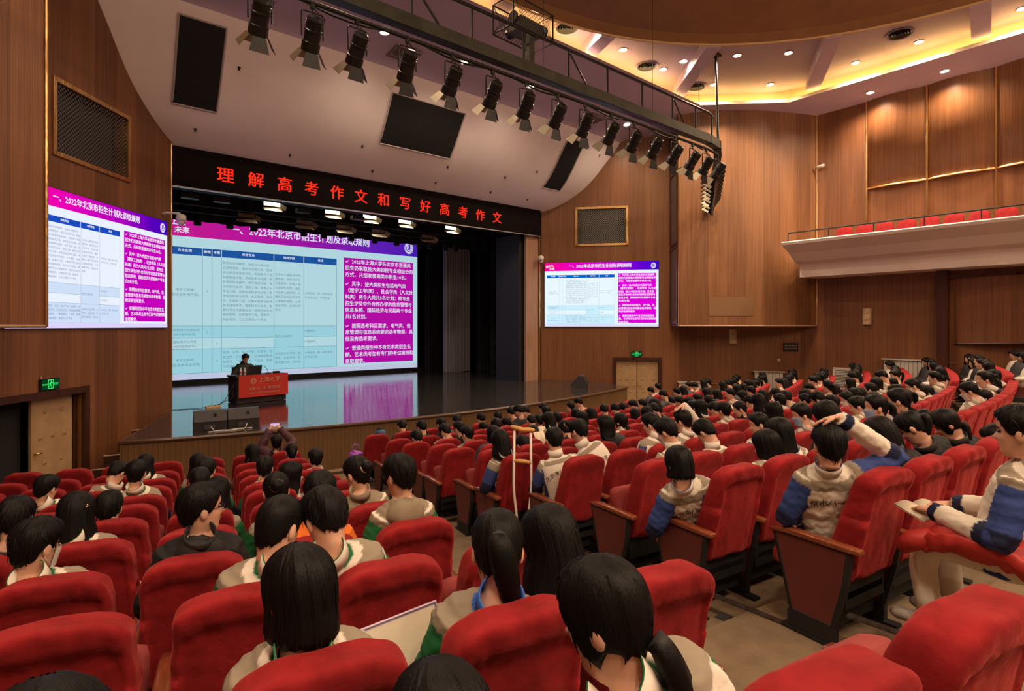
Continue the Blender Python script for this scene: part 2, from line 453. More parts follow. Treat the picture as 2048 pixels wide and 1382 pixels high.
# ------------------------------------------------------------------ overhanging wooden bays at both sides
def bay(name, A, Wl, B, flip, m):
    n = 10; front = []
    ax = Vector((A[0], A[1])); bx = Vector((B[0], B[1])); nn = Vector((-(bx - ax).y, (bx - ax).x)).normalized()
    if nn.dot(Vector((8.5, 0)) - ax) < 0: nn = -nn
    for i in range(n + 1):
        t = i / n; p = ax.lerp(bx, t) + nn * (.34 * sin(pi * t)); front.append((p.x, p.y))
    mb = MB(); mb.prism([Wl] + front + [(B[0] + (.4 if B[0] > 8 else -.4), B[1] + .6)], -.02, 7.45)
    return struct(name, mb, m), front
bay_r, fr = bay('wall_bay_right', (16.9, 11.22), (17.99, 12.31), (20.9, 8.3), 1, M_BOX_R)
bay_l, fl_ = bay('wall_bay_left', (.09, 11.22), (-.43, 12.31), (-3.9, 8.2), -1, M_WALL_L)
def brass_strip(p, q, r=.022, n=6, nm='trim_4'):
    mb = MB(); mb.tube([p, q], r, n); return struct(nm, mb, M_GOLD)
brass_strip((16.89, 11.2, 0), (16.89, 11.2, 7.35), nm='trim_4'); brass_strip((.1, 11.2, -.02), (.1, 11.2, 7.4), nm='trim_5')
brass_strip((20.86, 8.28, .0), (20.86, 8.28, 7.35), nm='trim_6')
mb = MB()
for a, b in zip(fr, fr[1:]): mb.tube([(a[0], a[1], -.01), (b[0], b[1], -.01)], .03, 6)
struct('trim_7', mb, mat('bay_lip', (.35, .2, .12), .4))
mb = MB()
for a, b in zip(fl_, fl_[1:]): mb.tube([(a[0], a[1], -.01), (b[0], b[1], -.01)], .03, 6)
struct('trim_8', mb, MATS['bay_lip'])
# plain brown access panel on the right bay
pa, pb = Vector(fr[2]), Vector(fr[5]); dv = (pb - pa).normalized(); nv = Vector((dv.y, -dv.x))
if nv.dot(Vector((0, 0)) - pa) < 0: nv = -nv
mb = MB(); q = [Vector(fr[i]) + nv * .012 for i in (2, 3, 4, 5)]
for a, b in zip(q, q[1:]): mb.add([(a.x, a.y, .32), (b.x, b.y, .32), (b.x, b.y, .98), (a.x, a.y, .98)], [(0, 1, 2, 3)])
tag(mb.build('access_panel', mat('flat_brown_board', (.20, .10, .042), .6)), 'plain flat brown access panel near the foot of the right wooden bay', 'panel')
# two stacked windows in the narrow cheek of the right bay
wa, wb = Vector((16.9, 11.22)), Vector((17.99, 12.31)); wd = (wb - wa).normalized(); wn = Vector((-wd.y, wd.x))
if wn.dot(Vector((0, 16)) - wa) < 0: wn = -wn
def PW(u, z, t=0): p = wa + wd * u + wn * t; return (p.x, p.y, z)
for i, (z0, z1) in enumerate(((.15, 2.72), (2.92, 5.35), (5.5, 6.9))):
    w_ = bpy.data.objects.new('window_%d' % (i + 1), None); COL.objects.link(w_); tag(w_, kind='structure')
    g = MB(); g.add([PW(.16, z0, .02), PW(1.3, z0, .02), PW(1.3, z1, .02), PW(.16, z1, .02)], [(0, 1, 2, 3)]); g.build('pane', M_GLASS, w_)
    for (a, b, c, e) in ((.1, .18, z0 - .06, z1 + .06), (1.28, 1.36, z0 - .06, z1 + .06), (.1, 1.36, z0 - .08, z0), (.1, 1.36, z1, z1 + .08)):
        f = MB(); f.add([PW(a, c, .05), PW(b, c, .05), PW(b, e, .05), PW(a, e, .05), PW(a, c, 0), PW(b, c, 0), PW(b, e, 0), PW(a, e, 0)], [(0, 1, 2, 3), (4, 5, 1, 0), (3, 2, 6, 7), (1, 5, 6, 2), (4, 0, 3, 7)])
        f.build('window_frame', M_DARKWOOD, w_)

# ------------------------------------------------------------------ billowed acoustic panels with brass edges on the right side wall
ys = [8.25, 6.72, 5.08, 3.45, 1.8, .15, -1.5]
for i in range(1, len(ys) - 1):
    y0, y1 = ys[i] - .03, ys[i + 1] + .03
    mb = MB(); n = 10; vs = []
    for j in range(n + 1):
        t = j / n; y = y0 + (y1 - y0) * t; dx = .03 + .16 * sin(pi * min(1, t * 1.05)) ** .8 * (1 - .35 * t)
        vs += [(XW1 - dx, y, 4.48), (XW1 - dx, y, 7.38)]
    m_ = len(vs)
    vs += [(XW1, y0 + (y1 - y0) * j / n, 4.48) for j in range(n + 1)]
    mb.add(vs, [(2 * j, 2 * j + 2, 2 * j + 3, 2 * j + 1) for j in range(n)] + [(m_ + j, m_ + j + 1, 2 * j + 2, 2 * j) for j in range(n)])
    p = mb.build('acoustic_panel', M_PANEL, wall_side_right, True)
    e = MB()
    e.tube([(vs[2 * j][0] - .01, vs[2 * j][1], 4.48) for j in range(n + 1)], .028, 6)
    e.build('panel_lip', M_GOLD, p)
for i, y in enumerate(ys[1:-1]):
    mb = MB(); mb.box((XW1 - .045, y, 4.95), (.09, .05, 4.9)); mb.build('brass_upright', M_GOLD, wall_side_right)
# dark pilaster with a short bracket below the gallery
mb = MB(); mb.box((XW1 - .14, 4.66, -.4), (.3, .26, 4.2)); struct('trim_9', mb, mat('pilaster_wood', (.075, .024, .016), .35, noise=(6, .2, (1, 1, .1))))
mb = MB(); mb.box((XW1 - .1, 3.9, 1.45), (.2, 1.8, .1)); struct('trim_10', mb, MATS['pilaster_wood'])
mb = MB(); n = 12; vs = []
for j in range(n + 1):
    t = j / n; y = 4.4 - 3.0 * t; dx = .02 + .25 * sin(pi * t / 1.2)
    vs += [(XW1 - dx, y, -.55 + .1 * t), (XW1 - dx, y, 1.4)]
mb.add(vs, [(2 * j, 2 * j + 2, 2 * j + 3, 2 * j + 1) for j in range(n)]); o = mb.build('acoustic_panel', M_SIDE, wall_side_right, True)
mb = MB(); mb.tube([(vs[2 * j][0], vs[2 * j][1], vs[2 * j][2]) for j in range(n + 1)], .03, 6); mb.build('panel_lip', M_DARKWOOD, o)

# ------------------------------------------------------------------ side gallery
GX, GX2 = 18.9, 19.9
g = MB()
prof = [(XW1, 1.64), (GX2, 1.64), (GX2, 2.085), (GX + .04, 2.66), (GX, 2.74), (GX + .1, 2.78), (GX2 - .3, 2.15), (XW1, 2.15)]
y0, y1 = 8.62, -13.9
n = len(prof)
yy0 = [8.45, 8.45, 8.45, 8.62, 8.62, 8.62, 8.5, 8.4]
vs = [(p[0], yy0[i], p[1]) for i, p in enumerate(prof)] + [(p[0], y1, p[1]) for p in prof]
g.add(vs, [(i, (i + 1) % n, n + (i + 1) % n, n + i) for i in range(n)] + [tuple(range(n))[::-1], tuple(range(n, 2 * n))])
struct('wall_gallery_front', g, mat('gallery_plaster', (.80, .70, .66), .7, noise=(1., .05)))
rl = thing('gallery_railing', 'thin black metal handrail on short posts along the gallery lip', 'railing')
mb = MB(); mb.tube([(GX + .12, 8.45, 3.05), (GX + .12, -10, 3.05)], .022, 8); mb.build('rail', M_BLACK, rl)
for k in range(9):
    mb = MB(); mb.tube([(GX + .12, 8.45 - 1.25 * k, 2.74), (GX + .12, 8.45 - 1.25 * k, 3.05)], .016, 6); mb.build('post', M_BLACK, rl)
# seat offsets and who sits where: (block, row, seat, head x, y, z in seat space, hair, jacket, head yaw, pitch, extras, distance)
OC_ = {-9: 3.95, -8: 3.96, -7: 4.12, -6: 4.17, -5: 4.46, -4: 4.53, -3: 4.83, -2: 4.78, -1: 4.81, 0: 5.04, 1: 4.98, 2: 5.0}
OL_ = {-9: 5.02, -8: 5.2, -7: 5.38, -6: 5.56, -5: 5.74, -4: 5.93, -3: 6.11, -2: 6.29, -1: 6.47, 0: 6.47, 1: 6.49, 2: 6.45}
PEOPLE = [
 ('L', -1, 4, -0.12, 0.25, 1.16, 'short', 'G', 38, 8, {'mask': 'w', 'tag': 'P1'}, 2.8),
 ('L', -2, 4, -0.12, 0.28, 1.18, 'long', 'G', 5, 20, {'clip': 1, 'tag': 'P2'}, 3.5),
 ('L', -3, 4, -0.06, 0.25, 1.1, 'short', 'N', 0, 20, {}, 4.3),
 ('L', -5, 5, -0.24, 0.25, 1.18, 'short', 'G', 25, 15, {}, 5.5),
 ('L', -2, 5, 0.16, 0.25, 1.2, 'short', 'N', 0, 20, {}, 3.4),
 ('L', -5, 4, -0.06, 0.22, 1.26, 'short', 'G', 5, 5, {'tag': 'P6'}, 5.8),
 ('L', -7, 4, -0.14, 0.25, 1.22, 'long', 'G', 0, 20, {}, 7.3),
 ('L', -6, 5, 0.2, 0.4, 1.18, 'short', 'G', 30, 45, {}, 6.6),
 ('L', -1, 3, 0.02, 0.2, 1.26, 'short', 'K', 72, 2, {'glass': 1, 'tag': 'P9'}, 3.0),
 ('L', 0, 3, 0.14, 0.17, 1.24, 'buzz', 'G', 42, 22, {'tag': 'P10'}, 2.4),
 ('L', 0, 2, -0.24, 0.2, 1.24, 'short', 'G', -18, 34, {'tag': 'P11'}, 2.5),
 ('L', 1, 3, -0.04, 0.17, 1.18, 'bob', 'G', -22, 14, {'mask': 'w', 'tag': 'P12'}, 1.6),
 ('L', 1, 2, 0.02, 0.2, 1.18, 'pony', 'B', 2, 26, {'byaw': 22, 'tag': 'P13'}, 1.9),
 ('L', 1, 1, -0.3, 0.26, 1.14, 'long', 'G', -10, 30, {'tag': 'P14'}, 2.1),
 ('L', 2, 2, -0.24, 0.4, 1.06, 'lowpony', 'G', -32, 18, {'tag': 'P15'}, 1.3),
 ('L', 2, 3, -0.1, 0.32, 0.96, 'long', 'N', -5, 25, {'tag': 'P16'}, 1.1),
 ('L', 2, 4, -0.12, 0.25, 1.12, 'long', 'N', 0, 25, {'tag': 'P31'}, 0.7),
 ('L', -1, 1, -0.04, 0.22, 1.3, 'short', 'C', -22, 12, {'glass': 1, 'hood': 1, 'tag': 'P17'}, 3.5),
 ('L', -2, 1, -0.1, 0.28, 1.24, 'bun', 'C', -30, 18, {'tag': 'P18'}, 4.3),
 ('L', -1, 2, 0.06, 0.25, 1.24, 'short', 'O', 0, 15, {'tag': 'P19'}, 3.3),
 ('L', -2, 2, -0.1, 0.28, 1.18, 'bun', 'G', 0, 18, {'tag': 'P20'}, 4.0),
 ('L', -4, 2, 0.18, 0.2, 1.14, 'long', 'G', 80, 5, {'mask': 'w', 'tag': 'P21'}, 5.6),
 ('L', -5, 2, 0.0, 0.22, 1.18, 'short', 'G', 10, 10, {}, 6.3),
 ('L', -6, 1, 0.1, 0.22, 1.16, 'short', 'W', 0, 10, {}, 7.3),
 ('L', -8, 1, 0.0, 0.22, 1.14, 'pony', 'W', 0, 12, {}, 8.8),
 ('L', -9, 1, -0.14, 0.2, 1.2, 'short', 'M', 0, -5, {'phone': 1, 'tag': 'P25'}, 9.5),
 ('L', -8, 2, 0.02, 0.22, 1.18, 'long', 'B2', -25, 18, {}, 8.6),
 ('L', -5, 3, 0.0, 0.22, 1.22, 'short', 'G', 12, 12, {}, 6.0),
 ('L', -7, 3, -0.12, 0.22, 1.18, 'long', 'G', 0, 15, {}, 7.5),
 ('L', -4, 3, -0.04, 0.25, 1.16, 'short', 'N', 0, 25, {}, 5.3),
 ('L', -3, 3, 0.1, 0.25, 1.12, 'long', 'G', 8, 18, {}, 4.6),
 ('C', 1, 1, -0.24, 0.22, 1.2, 'short', 'W', -5, 8, {'handhead': 1, 'byaw': 48, 'tag': 'C1'}, 3.5),
 ('C', 0, 1, -0.3, 0.3, 1.06, 'bob2', 'W', -12, 28, {'mask': 'k', 'byaw': 28, 'tag': 'C2'}, 4.2),
 ('C', -2, 1, -0.06, 0.45, 1.16, 'short', 'W', -5, 22, {'byaw': 25, 'tag': 'C3'}, 5.9),
 ('C', -2, 2, -0.22, 0.55, 1.2, 'short', 'W', -20, 25, {'byaw': 15, 'tag': 'C4'}, 6.2),
 ('C', -3, 4, -0.24, 0.3, 1.2, 'long', 'K', -50, 5, {'glass': 1, 'tag': 'C12'}, 7.3),
 ('C', -2, 3, 0.12, 0.35, 1.22, 'short', 'W', -25, 20, {}, 6.5),
 ('C', -1, 2, -0.04, 0.42, 1.2, 'short', 'W', -20, 30, {'mask': 'w'}, 5.5),
 ('C', -2, 4, 0.04, 0.3, 1.22, 'short', 'W', -10, 10, {'handhead': 1, 'mask': 'w'}, 6.8),
 ('C', -1, 3, -0.04, 0.42, 1.14, 'short', 'W', -12, 42, {}, 5.8),
 ('C', 0, 2, 0.18, 0.3, 1.08, 'bob', 'W', -15, 18, {'tag': 'C20'}, 4.7),
 ('C', 0, 3, -0.22, 0.3, 1.16, 'long', 'W', -5, 18, {}, 4.8),
 ('C', -1, 4, 0.16, 0.3, 1.16, 'buzz', 'W', -40, 15, {}, 6.1),
 ('C', -1, 6, -0.2, 0.25, 1.2, 'short', 'W', -48, 15, {'mask': 'b', 'tag': 'C23'}, 6.6),
 ('C', 0, 4, 0.08, 0.35, 1.24, 'long', 'K', -10, 30, {}, 5.3),
 ('C', 0, 6, -0.3, 0.25, 1.26, 'pony', 'W', -42, 5, {'mask': 'b', 'tag': 'C25'}, 5.7),
 ('C', 1, 3, -0.12, 0.5, 1.1, 'long', 'K', -10, 45, {}, 4.4),
 ('C', 1, 4, -0.3, 0.45, 1.12, 'pony', 'K', -15, 40, {'tag': 'C27'}, 4.6),
 ('C', 0, 8, 0.3, 0.35, 0.94, 'long', 'K', -15, 40, {}, 6.8),
 ('C', 1, 5, -0.16, 0.45, 1.08, 'lowpony', 'K', -30, 35, {'tag': 'C29'}, 5.0),
 ('C', 0, 13, 0.3, 0.25, 0.98, 'lowpony', 'W', -20, 10, {'mask': 'k', 'tag': 'C30'}, 8.6),
 ('C', 0, 16, 0.3, 0.25, 1.04, 'bob', 'N', -20, 15, {}, 9.8),
 ('C', 1, 6, 0.1, 0.3, 0.88, 'short', 'W', -12, 35, {'mask': 'w', 'tag': 'C32'}, 5.3),
 ('C', 2, 1, -0.14, 0.25, 1.2, 'short', 'W', -8, 5, {'tag': 'C33', 'lapbook': 1}, 2.9),
 ('C', -1, 14, 0.0, 0.25, 1.1, 'short', 'W', -30, 5, {}, 9.7),
 ('C', -1, 16, 0.3, 0.35, 0.96, 'short', 'U', -20, 10, {}, 10.8),
 ('C', 0, 7, -0.3, 0.25, 1.28, 'short', 'K', -10, 12, {}, 6.0),
 ('C', -9, 1, 0.14, 0.26, 1.02, 'hat', 'N', 0, 12, {}, 11.1),
 ('C', -7, 1, 0.1, 0.26, 1.1, 'short', 'N', -10, 30, {}, 9.6),
 ('C', -9, 2, 0.02, 0.26, 1.14, 'short', 'K', 10, 35, {}, 11.3),
 ('C', -8, 2, -0.04, 0.26, 1.2, 'short', 'K', 0, 30, {}, 10.6),
 ('C', -8, 3, -0.22, 0.26, 1.22, 'buzz', 'K', -10, 12, {}, 10.8),
 ('C', -9, 4, 0.12, 0.26, 1.14, 'short', 'N', 10, 35, {}, 12.0),
 ('C', -7, 3, -0.24, 0.26, 1.18, 'short', 'K', -20, 12, {}, 10.0),
 ('C', -9, 5, 0.16, 0.26, 1.12, 'short', 'W', 0, 35, {}, 12.4),
 ('C', -8, 4, 0.16, 0.26, 1.04, 'pony', 'N', -20, 5, {}, 11.3),
 ('C', -7, 4, -0.02, 0.26, 1.16, 'short', 'K', 0, 35, {}, 10.5),
 ('C', -5, 2, 0.1, 0.26, 1.16, 'bob', 'N', 0, 5, {}, 8.4),
 ('C', -9, 6, 0.04, 0.26, 1.12, 'short', 'C', 20, 30, {}, 12.6),
 ('C', -8, 5, 0.16, 0.26, 1.08, 'short', 'N', -35, 30, {}, 11.7),
 ('C', -9, 7, -0.16, 0.26, 1.18, 'short', 'C', 10, 30, {}, 12.9),
 ('C', -7, 2, 0.06, 0.26, 1.16, 'short', 'W', -20, 35, {}, 9.9),
 ('C', -6, 2, -0.04, 0.26, 1.14, 'short', 'C', -20, 12, {}, 9.1),
 ('C', -3, 1, -0.12, 0.26, 1.18, 'long', 'W', -10, 30, {'mask': 'w'}, 6.4),
 ('C', -4, 2, 0.0, 0.26, 1.02, 'short', 'W', 0, 30, {}, 7.6),
 ('C', -6, 4, 0.14, 0.26, 1.02, 'long', 'N', 20, 20, {}, 9.9),
 ('C', -8, 6, -0.1, 0.26, 1.32, 'short', 'N', -20, 30, {}, 11.9),
 ('C', -9, 8, -0.3, 0.26, 1.16, 'short', 'C', -35, 35, {}, 13.1),
 ('C', -9, 9, -0.3, 0.26, 1.18, 'short', 'W', -20, 20, {}, 13.5),
 ('C', -8, 7, 0.1, 0.26, 1.22, 'short', 'N', 10, 5, {}, 12.3),
 ('C', -7, 5, 0.22, 0.26, 1.16, 'buzz', 'N', 20, 35, {}, 10.9),
 ('C', -7, 6, -0.16, 0.26, 1.14, 'short', 'K', 10, 20, {}, 11.1),
 ('C', -6, 5, -0.08, 0.26, 1.22, 'long', 'W', -35, 35, {}, 10.1),
 ('C', -7, 7, -0.26, 0.26, 1.14, 'short', 'W', 0, 12, {}, 11.3),
 ('C', -4, 3, 0.14, 0.26, 1.16, 'bun', 'K', 10, 35, {}, 8.0),
 ('C', -9, 10, 0.1, 0.26, 1.12, 'short', 'K', -10, 5, {}, 14.1),
 ('C', -9, 11, -0.16, 0.26, 1.2, 'short', 'W', -20, 30, {}, 14.4),
 ('C', -8, 9, -0.1, 0.26, 1.08, 'long', 'N', 0, 5, {}, 12.9),
 ('C', -6, 6, 0.16, 0.26, 1.16, 'long', 'K', -20, 5, {}, 10.5),
 ('C', -7, 8, 0.18, 0.26, 1.14, 'long', 'K', -10, 30, {}, 12.0),
 ('C', -7, 9, 0.02, 0.26, 1.18, 'short', 'K', 20, 30, {'mask': 'w'}, 12.2),
 ('C', -7, 10, -0.16, 0.26, 1.16, 'short', 'N', 10, 35, {}, 12.5),
 ('C', -4, 5, 0.1, 0.26, 1.16, 'lowpony', 'W', -10, 5, {}, 8.6),
 ('C', -8, 12, 0.06, 0.26, 1.04, 'long', 'N', -10, 35, {'mask': 'w'}, 14.2),
 ('C', -7, 11, -0.06, 0.26, 1.18, 'short', 'W', -35, 30, {'mask': 'w'}, 13.0),
 ('C', -7, 12, -0.24, 0.26, 1.16, 'short', 'W', -10, 12, {}, 13.2),
 ('C', -6, 9, 0.0, 0.26, 1.08, 'bob', 'W', 10, 20, {'mask': 'b'}, 11.5),
 ('C', -5, 8, 0.08, 0.26, 1.16, 'long', 'W', -10, 30, {}, 10.4),
 ('C', -6, 10, 0.14, 0.26, 1.22, 'long', 'K', -20, 35, {}, 12.0),
 ('C', -5, 9, -0.3, 0.26, 1.2, 'short', 'N', -20, 35, {}, 10.5),
 ('C', -7, 13, 0.14, 0.26, 1.3, 'short', 'N', 10, 35, {}, 13.9),
 ('C', -7, 14, 0.0, 0.26, 1.1, 'short', 'W', 20, 30, {}, 14.2),
 ('R', -8, 1, 0.0, 0.26, 1.16, 'short', 'N', 10, 12, {}, 16.6),
 ('R', -8, 2, 0.0, 0.26, 1.16, 'long', 'N', -10, 20, {}, 17.0),
 ('R', -8, 3, 0.0, 0.26, 1.24, 'short', 'N', -35, 20, {}, 17.5),
 ('R', -8, 4, 0.0, 0.26, 1.18, 'short', 'W', 0, 35, {}, 18.0),
 ('R', -8, 6, 0.0, 0.26, 1.16, 'long', 'K', -10, 5, {'mask': 'w'}, 18.9),
 ('R', -8, 7, 0.0, 0.26, 1.16, 'pony', 'N', 10, 30, {}, 19.4),
 ('C', -6, 12, 0.0, 0.26, 1.18, 'short', 'N', -10, 20, {}, 12.7),
 ('C', -6, 13, -0.12, 0.26, 1.12, 'short', 'W', -35, 30, {}, 13.0),
 ('C', -6, 14, -0.3, 0.26, 1.16, 'short', 'W', 0, 5, {}, 13.3),
 ('R', -7, 1, 0.0, 0.26, 1.12, 'long', 'N', -10, 30, {}, 16.0),
 ('C', -6, 15, 0.3, 0.26, 1.16, 'long', 'K', -10, 20, {}, 14.2),
 ('R', -7, 4, 0.0, 0.26, 1.16, 'long', 'N', 0, 20, {}, 17.4),
 ('R', -7, 5, 0.0, 0.26, 1.16, 'short', 'N', 20, 35, {}, 17.9),
 ('R', -7, 9, 0.0, 0.26, 1.14, 'short', 'W', -10, 30, {}, 19.9),
 ('R', -7, 8, 0.0, 0.26, 1.16, 'short', 'N', 0, 5, {}, 19.4),
 ('C', -5, 14, -0.16, 0.26, 1.26, 'short', 'W', -35, 12, {}, 12.5),
 ('R', -6, 1, 0.0, 0.26, 1.16, 'long', 'N', -10, 20, {}, 15.4),
 ('C', -4, 10, -0.22, 0.26, 1.12, 'short', 'K', 0, 30, {}, 10.2),
 ('C', -3, 8, 0.0, 0.26, 1.18, 'short', 'W', 10, 5, {}, 8.7),
 ('C', -3, 9, -0.1, 0.26, 1.16, 'buzz', 'K', -35, 20, {}, 9.0),
 ('R', -6, 7, 0.0, 0.26, 1.16, 'pony', 'N', 10, 30, {}, 18.2),
 ('R', -6, 8, 0.0, 0.26, 1.12, 'long', 'N', 20, 12, {}, 18.7),
 ('R', -6, 4, 0.0, 0.26, 1.14, 'bob', 'N', 0, 35, {'mask': 'w'}, 16.8),
 ('R', -6, 5, 0.0, 0.26, 1.1, 'short', 'N', -20, 5, {'mask': 'w'}, 17.2),
 ('C', -5, 15, 0.0, 0.26, 1.14, 'long', 'N', -35, 20, {}, 13.0),
 ('C', -4, 12, 0.04, 0.26, 1.12, 'short', 'Y', 20, 35, {}, 11.1),
 ('C', -3, 10, -0.04, 0.26, 1.22, 'long', 'N', 0, 20, {}, 9.4),
 ('C', -4, 13, 0.1, 0.26, 1.18, 'long', 'N', 20, 5, {}, 11.6),
 ('R', -5, 3, 0.0, 0.26, 1.16, 'long', 'N', 20, 35, {}, 15.8),
 ('C', -4, 15, -0.26, 0.26, 1.16, 'short', 'W', 0, 35, {}, 12.1),
 ('C', -3, 12, -0.14, 0.26, 1.2, 'short', 'W', 20, 30, {}, 10.1),
 ('R', -5, 6, 0.0, 0.26, 1.16, 'short', 'N', -10, 20, {}, 17.3),
 ('R', -5, 8, 0.0, 0.26, 1.16, 'short', 'W', -20, 5, {}, 18.2),
 ('R', -4, 3, 0.0, 0.26, 1.16, 'short', 'W', -20, 30, {'mask': 'w'}, 15.2),
 ('R', -5, 4, 0.0, 0.26, 1.12, 'long', 'N', 20, 35, {}, 16.3),
 ('R', -5, 5, 0.0, 0.26, 1.16, 'long', 'N', -20, 12, {}, 16.8),
 ('R', -4, 1, 0.0, 0.26, 1.04, 'short', 'W', 0, 35, {}, 14.3),
 ('C', -3, 13, 0.22, 0.26, 1.06, 'short', 'W', -10, 12, {}, 10.8),
 ('C', -3, 16, 0.0, 0.26, 1.22, 'pony', 'W', 20, 5, {'mask': 'b'}, 11.8),
 ('R', -4, 5, 0.0, 0.26, 1.16, 'pony', 'N', 20, 35, {'mask': 'w'}, 16.1),
 ('R', -4, 6, 0.0, 0.26, 1.16, 'pony', 'N', 0, 30, {}, 16.6),
 ('C', -3, 17, 0.0, 0.26, 1.08, 'long', 'N', -35, 5, {'mask': 'b'}, 12.3),
 ('C', -2, 8, -0.26, 0.26, 1.16, 'long', 'N', 0, 12, {}, 7.9),
 ('C', -2, 11, 0.04, 0.26, 1.1, 'short', 'W', 10, 5, {'mask': 'b'}, 9.2),
 ('C', -2, 12, 0.2, 0.26, 1.1, 'short', 'W', -35, 20, {'mask': 'w'}, 9.7),
 ('R', -3, 7, 0.0, 0.26, 1.16, 'short', 'N', 5, 5, {}, 16.7),
 ('R', -2, 10, 0.0, 0.26, 1.16, 'short', 'W', -25, 35, {'mask': 'w'}, 17.4),
 ('R', -3, 4, 0.0, 0.26, 1.16, 'long', 'N', -5, 12, {'mask': 'b'}, 15.2),
 ('C', -2, 17, 0.0, 0.26, 1.32, 'short', 'W', -5, 35, {}, 11.6),
 ('R', -2, 2, 0.0, 0.26, 1.16, 'short', 'W', -35, 12, {'mask': 'b'}, 13.5),
 ('R', -2, 9, 0.0, 0.26, 1.16, 'short', 'U', -25, 35, {}, 16.9),
 ('C', -2, 16, 0.0, 0.26, 1.2, 'bob', 'W', -35, 5, {'mask': 'b'}, 11.2),
 ('R', -3, 1, 0.0, 0.26, 1.08, 'long', 'N', -5, 5, {}, 13.8),
 ('C', -2, 15, 0.0, 0.26, 1.14, 'short', 'W', -5, 5, {'mask': 'b'}, 10.8),
 ('R', -2, 1, 0.0, 0.26, 1.02, 'short', 'W', -5, 30, {}, 13.1),
 ('C', -1, 13, 0.0, 0.26, 1.24, 'buzz', 'W', -25, 20, {'mask': 'w'}, 9.3),
 ('R', -2, 4, 0.0, 0.26, 1.16, 'short', 'N', -35, 35, {}, 14.5),
 ('R', -1, 10, 0.0, 0.26, 1.16, 'short', 'K', -25, 20, {'mask': 'w'}, 16.7),
 ('R', -1, 9, 0.0, 0.26, 1.16, 'short', 'N', -35, 30, {'mask': 'w'}, 16.2),
 ('C', -1, 17, 0.0, 0.26, 1.22, 'short', 'W', -5, 5, {}, 10.9),
 ('R', -1, 2, 0.0, 0.26, 1.16, 'long', 'W', -25, 35, {}, 12.9),
 ('R', -1, 8, 0.0, 0.26, 1.16, 'long', 'N', -35, 5, {}, 15.7),
 ('C', -2, 13, 0.08, 0.26, 1.12, 'long', 'N', 5, 5, {}, 10.0),
 ('C', -1, 8, 0.24, 0.26, 1.16, 'short', 'W', -25, 20, {}, 7.5),
 ('R', -1, 1, 0.0, 0.26, 1.02, 'short', 'W', -35, 30, {}, 12.4),
 ('R', -1, 3, 0.0, 0.26, 1.16, 'short', 'Y', -35, 35, {'mask': 'w'}, 13.3),
 ('C', 0, 14, 0.0, 0.26, 1.24, 'short', 'W', -25, 5, {}, 8.8),
 ('R', 0, 9, 0.0, 0.26, 1.16, 'long', 'K', -35, 5, {'mask': 'w'}, 15.7),
 ('R', 0, 8, 0.0, 0.26, 1.16, 'pony', 'K', -25, 5, {'mask': 'b'}, 15.2),
 ('R', 0, 4, 0.0, 0.26, 1.16, 'short', 'N', -35, 35, {}, 13.3),
 ('R', 1, 9, 0.0, 0.26, 1.16, 'short', 'W', -35, 20, {}, 15.0),
 ('R', 1, 8, 0.0, 0.26, 1.16, 'short', 'N', 5, 35, {}, 14.5),
 ('R', 1, 7, 0.0, 0.26, 1.16, 'long', 'N', -5, 12, {}, 14.0),
 ('C', 0, 15, 0.0, 0.26, 1.16, 'bob', 'N', -35, 35, {'mask': 'w'}, 9.2),
 ('R', 1, 6, 0.0, 0.26, 1.16, 'short', 'W', -5, 30, {}, 13.5),
 ('R', -9, 1, 0.0, 0.26, 1.16, 'short', 'N', 0, 20, {}, 17.3),
 ('R', -9, 2, 0.0, 0.26, 1.22, 'short', 'W', 20, 5, {}, 17.7),
 ('R', -7, 6, 0.02, 0.28, 1.13, 'short', 'W', 0, 5, {}, 18.4),
 ('R', -7, 7, -0.06, 0.24, 1.13, 'lowpony', 'W', 10, 22, {}, 18.9),
 ('R', -6, 2, 0.11, 0.27, 1.13, 'long', 'W', 10, 12, {}, 15.8),
 ('R', -6, 3, -0.08, 0.27, 1.21, 'lowpony', 'C', -10, 5, {}, 16.3),
 ('R', -6, 6, 0.02, 0.32, 1.12, 'pony', 'C', -10, 12, {}, 17.7),
 ('R', -6, 9, 0.01, 0.31, 1.18, 'long', 'W', 10, 22, {}, 19.2),
 ('C', -5, 11, -0.07, 0.29, 1.13, 'short', 'K', 10, 12, {}, 11.4),
 ('C', -5, 12, 0.08, 0.32, 1.17, 'pony', 'W', 10, 5, {}, 11.8),
 ('C', -5, 16, 0.09, 0.3, 1.19, 'short', 'K', 0, 12, {}, 13.5),
 ('R', -5, 2, 0.1, 0.25, 1.2, 'short', 'W', -25, 12, {'mask': 'w'}, 15.4),
 ('R', -5, 7, -0.11, 0.27, 1.19, 'short', 'W', -25, 5, {'mask': 'b'}, 17.7),
 ('R', -5, 9, -0.1, 0.3, 1.19, 'long', 'N', 10, 32, {}, 18.7),
 ('R', -5, 10, -0.1, 0.27, 1.15, 'long', 'W', -25, 5, {}, 19.3),
 ('C', -4, 9, -0.05, 0.3, 1.18, 'long', 'W', -25, 5, {}, 9.9),
 ('R', -4, 2, -0.11, 0.26, 1.19, 'short', 'K', -10, 12, {}, 14.7),
 ('R', -4, 4, 0.1, 0.3, 1.18, 'pony', 'W', 10, 22, {'mask': 'w'}, 15.7),
 ('R', -4, 8, -0.09, 0.24, 1.17, 'short', 'W', 10, 22, {}, 17.6),
 ('R', -4, 9, -0.11, 0.28, 1.13, 'short', 'N', -25, 22, {'mask': 'w'}, 18.1),
 ('C', -3, 11, 0.12, 0.24, 1.17, 'short', 'W', 0, 5, {}, 9.8),
 ('C', -3, 14, -0.03, 0.34, 1.12, 'short', 'N', -10, 32, {}, 11.0),
 ('R', -3, 2, -0.03, 0.26, 1.2, 'short', 'W', 10, 32, {'mask': 'b'}, 14.3),
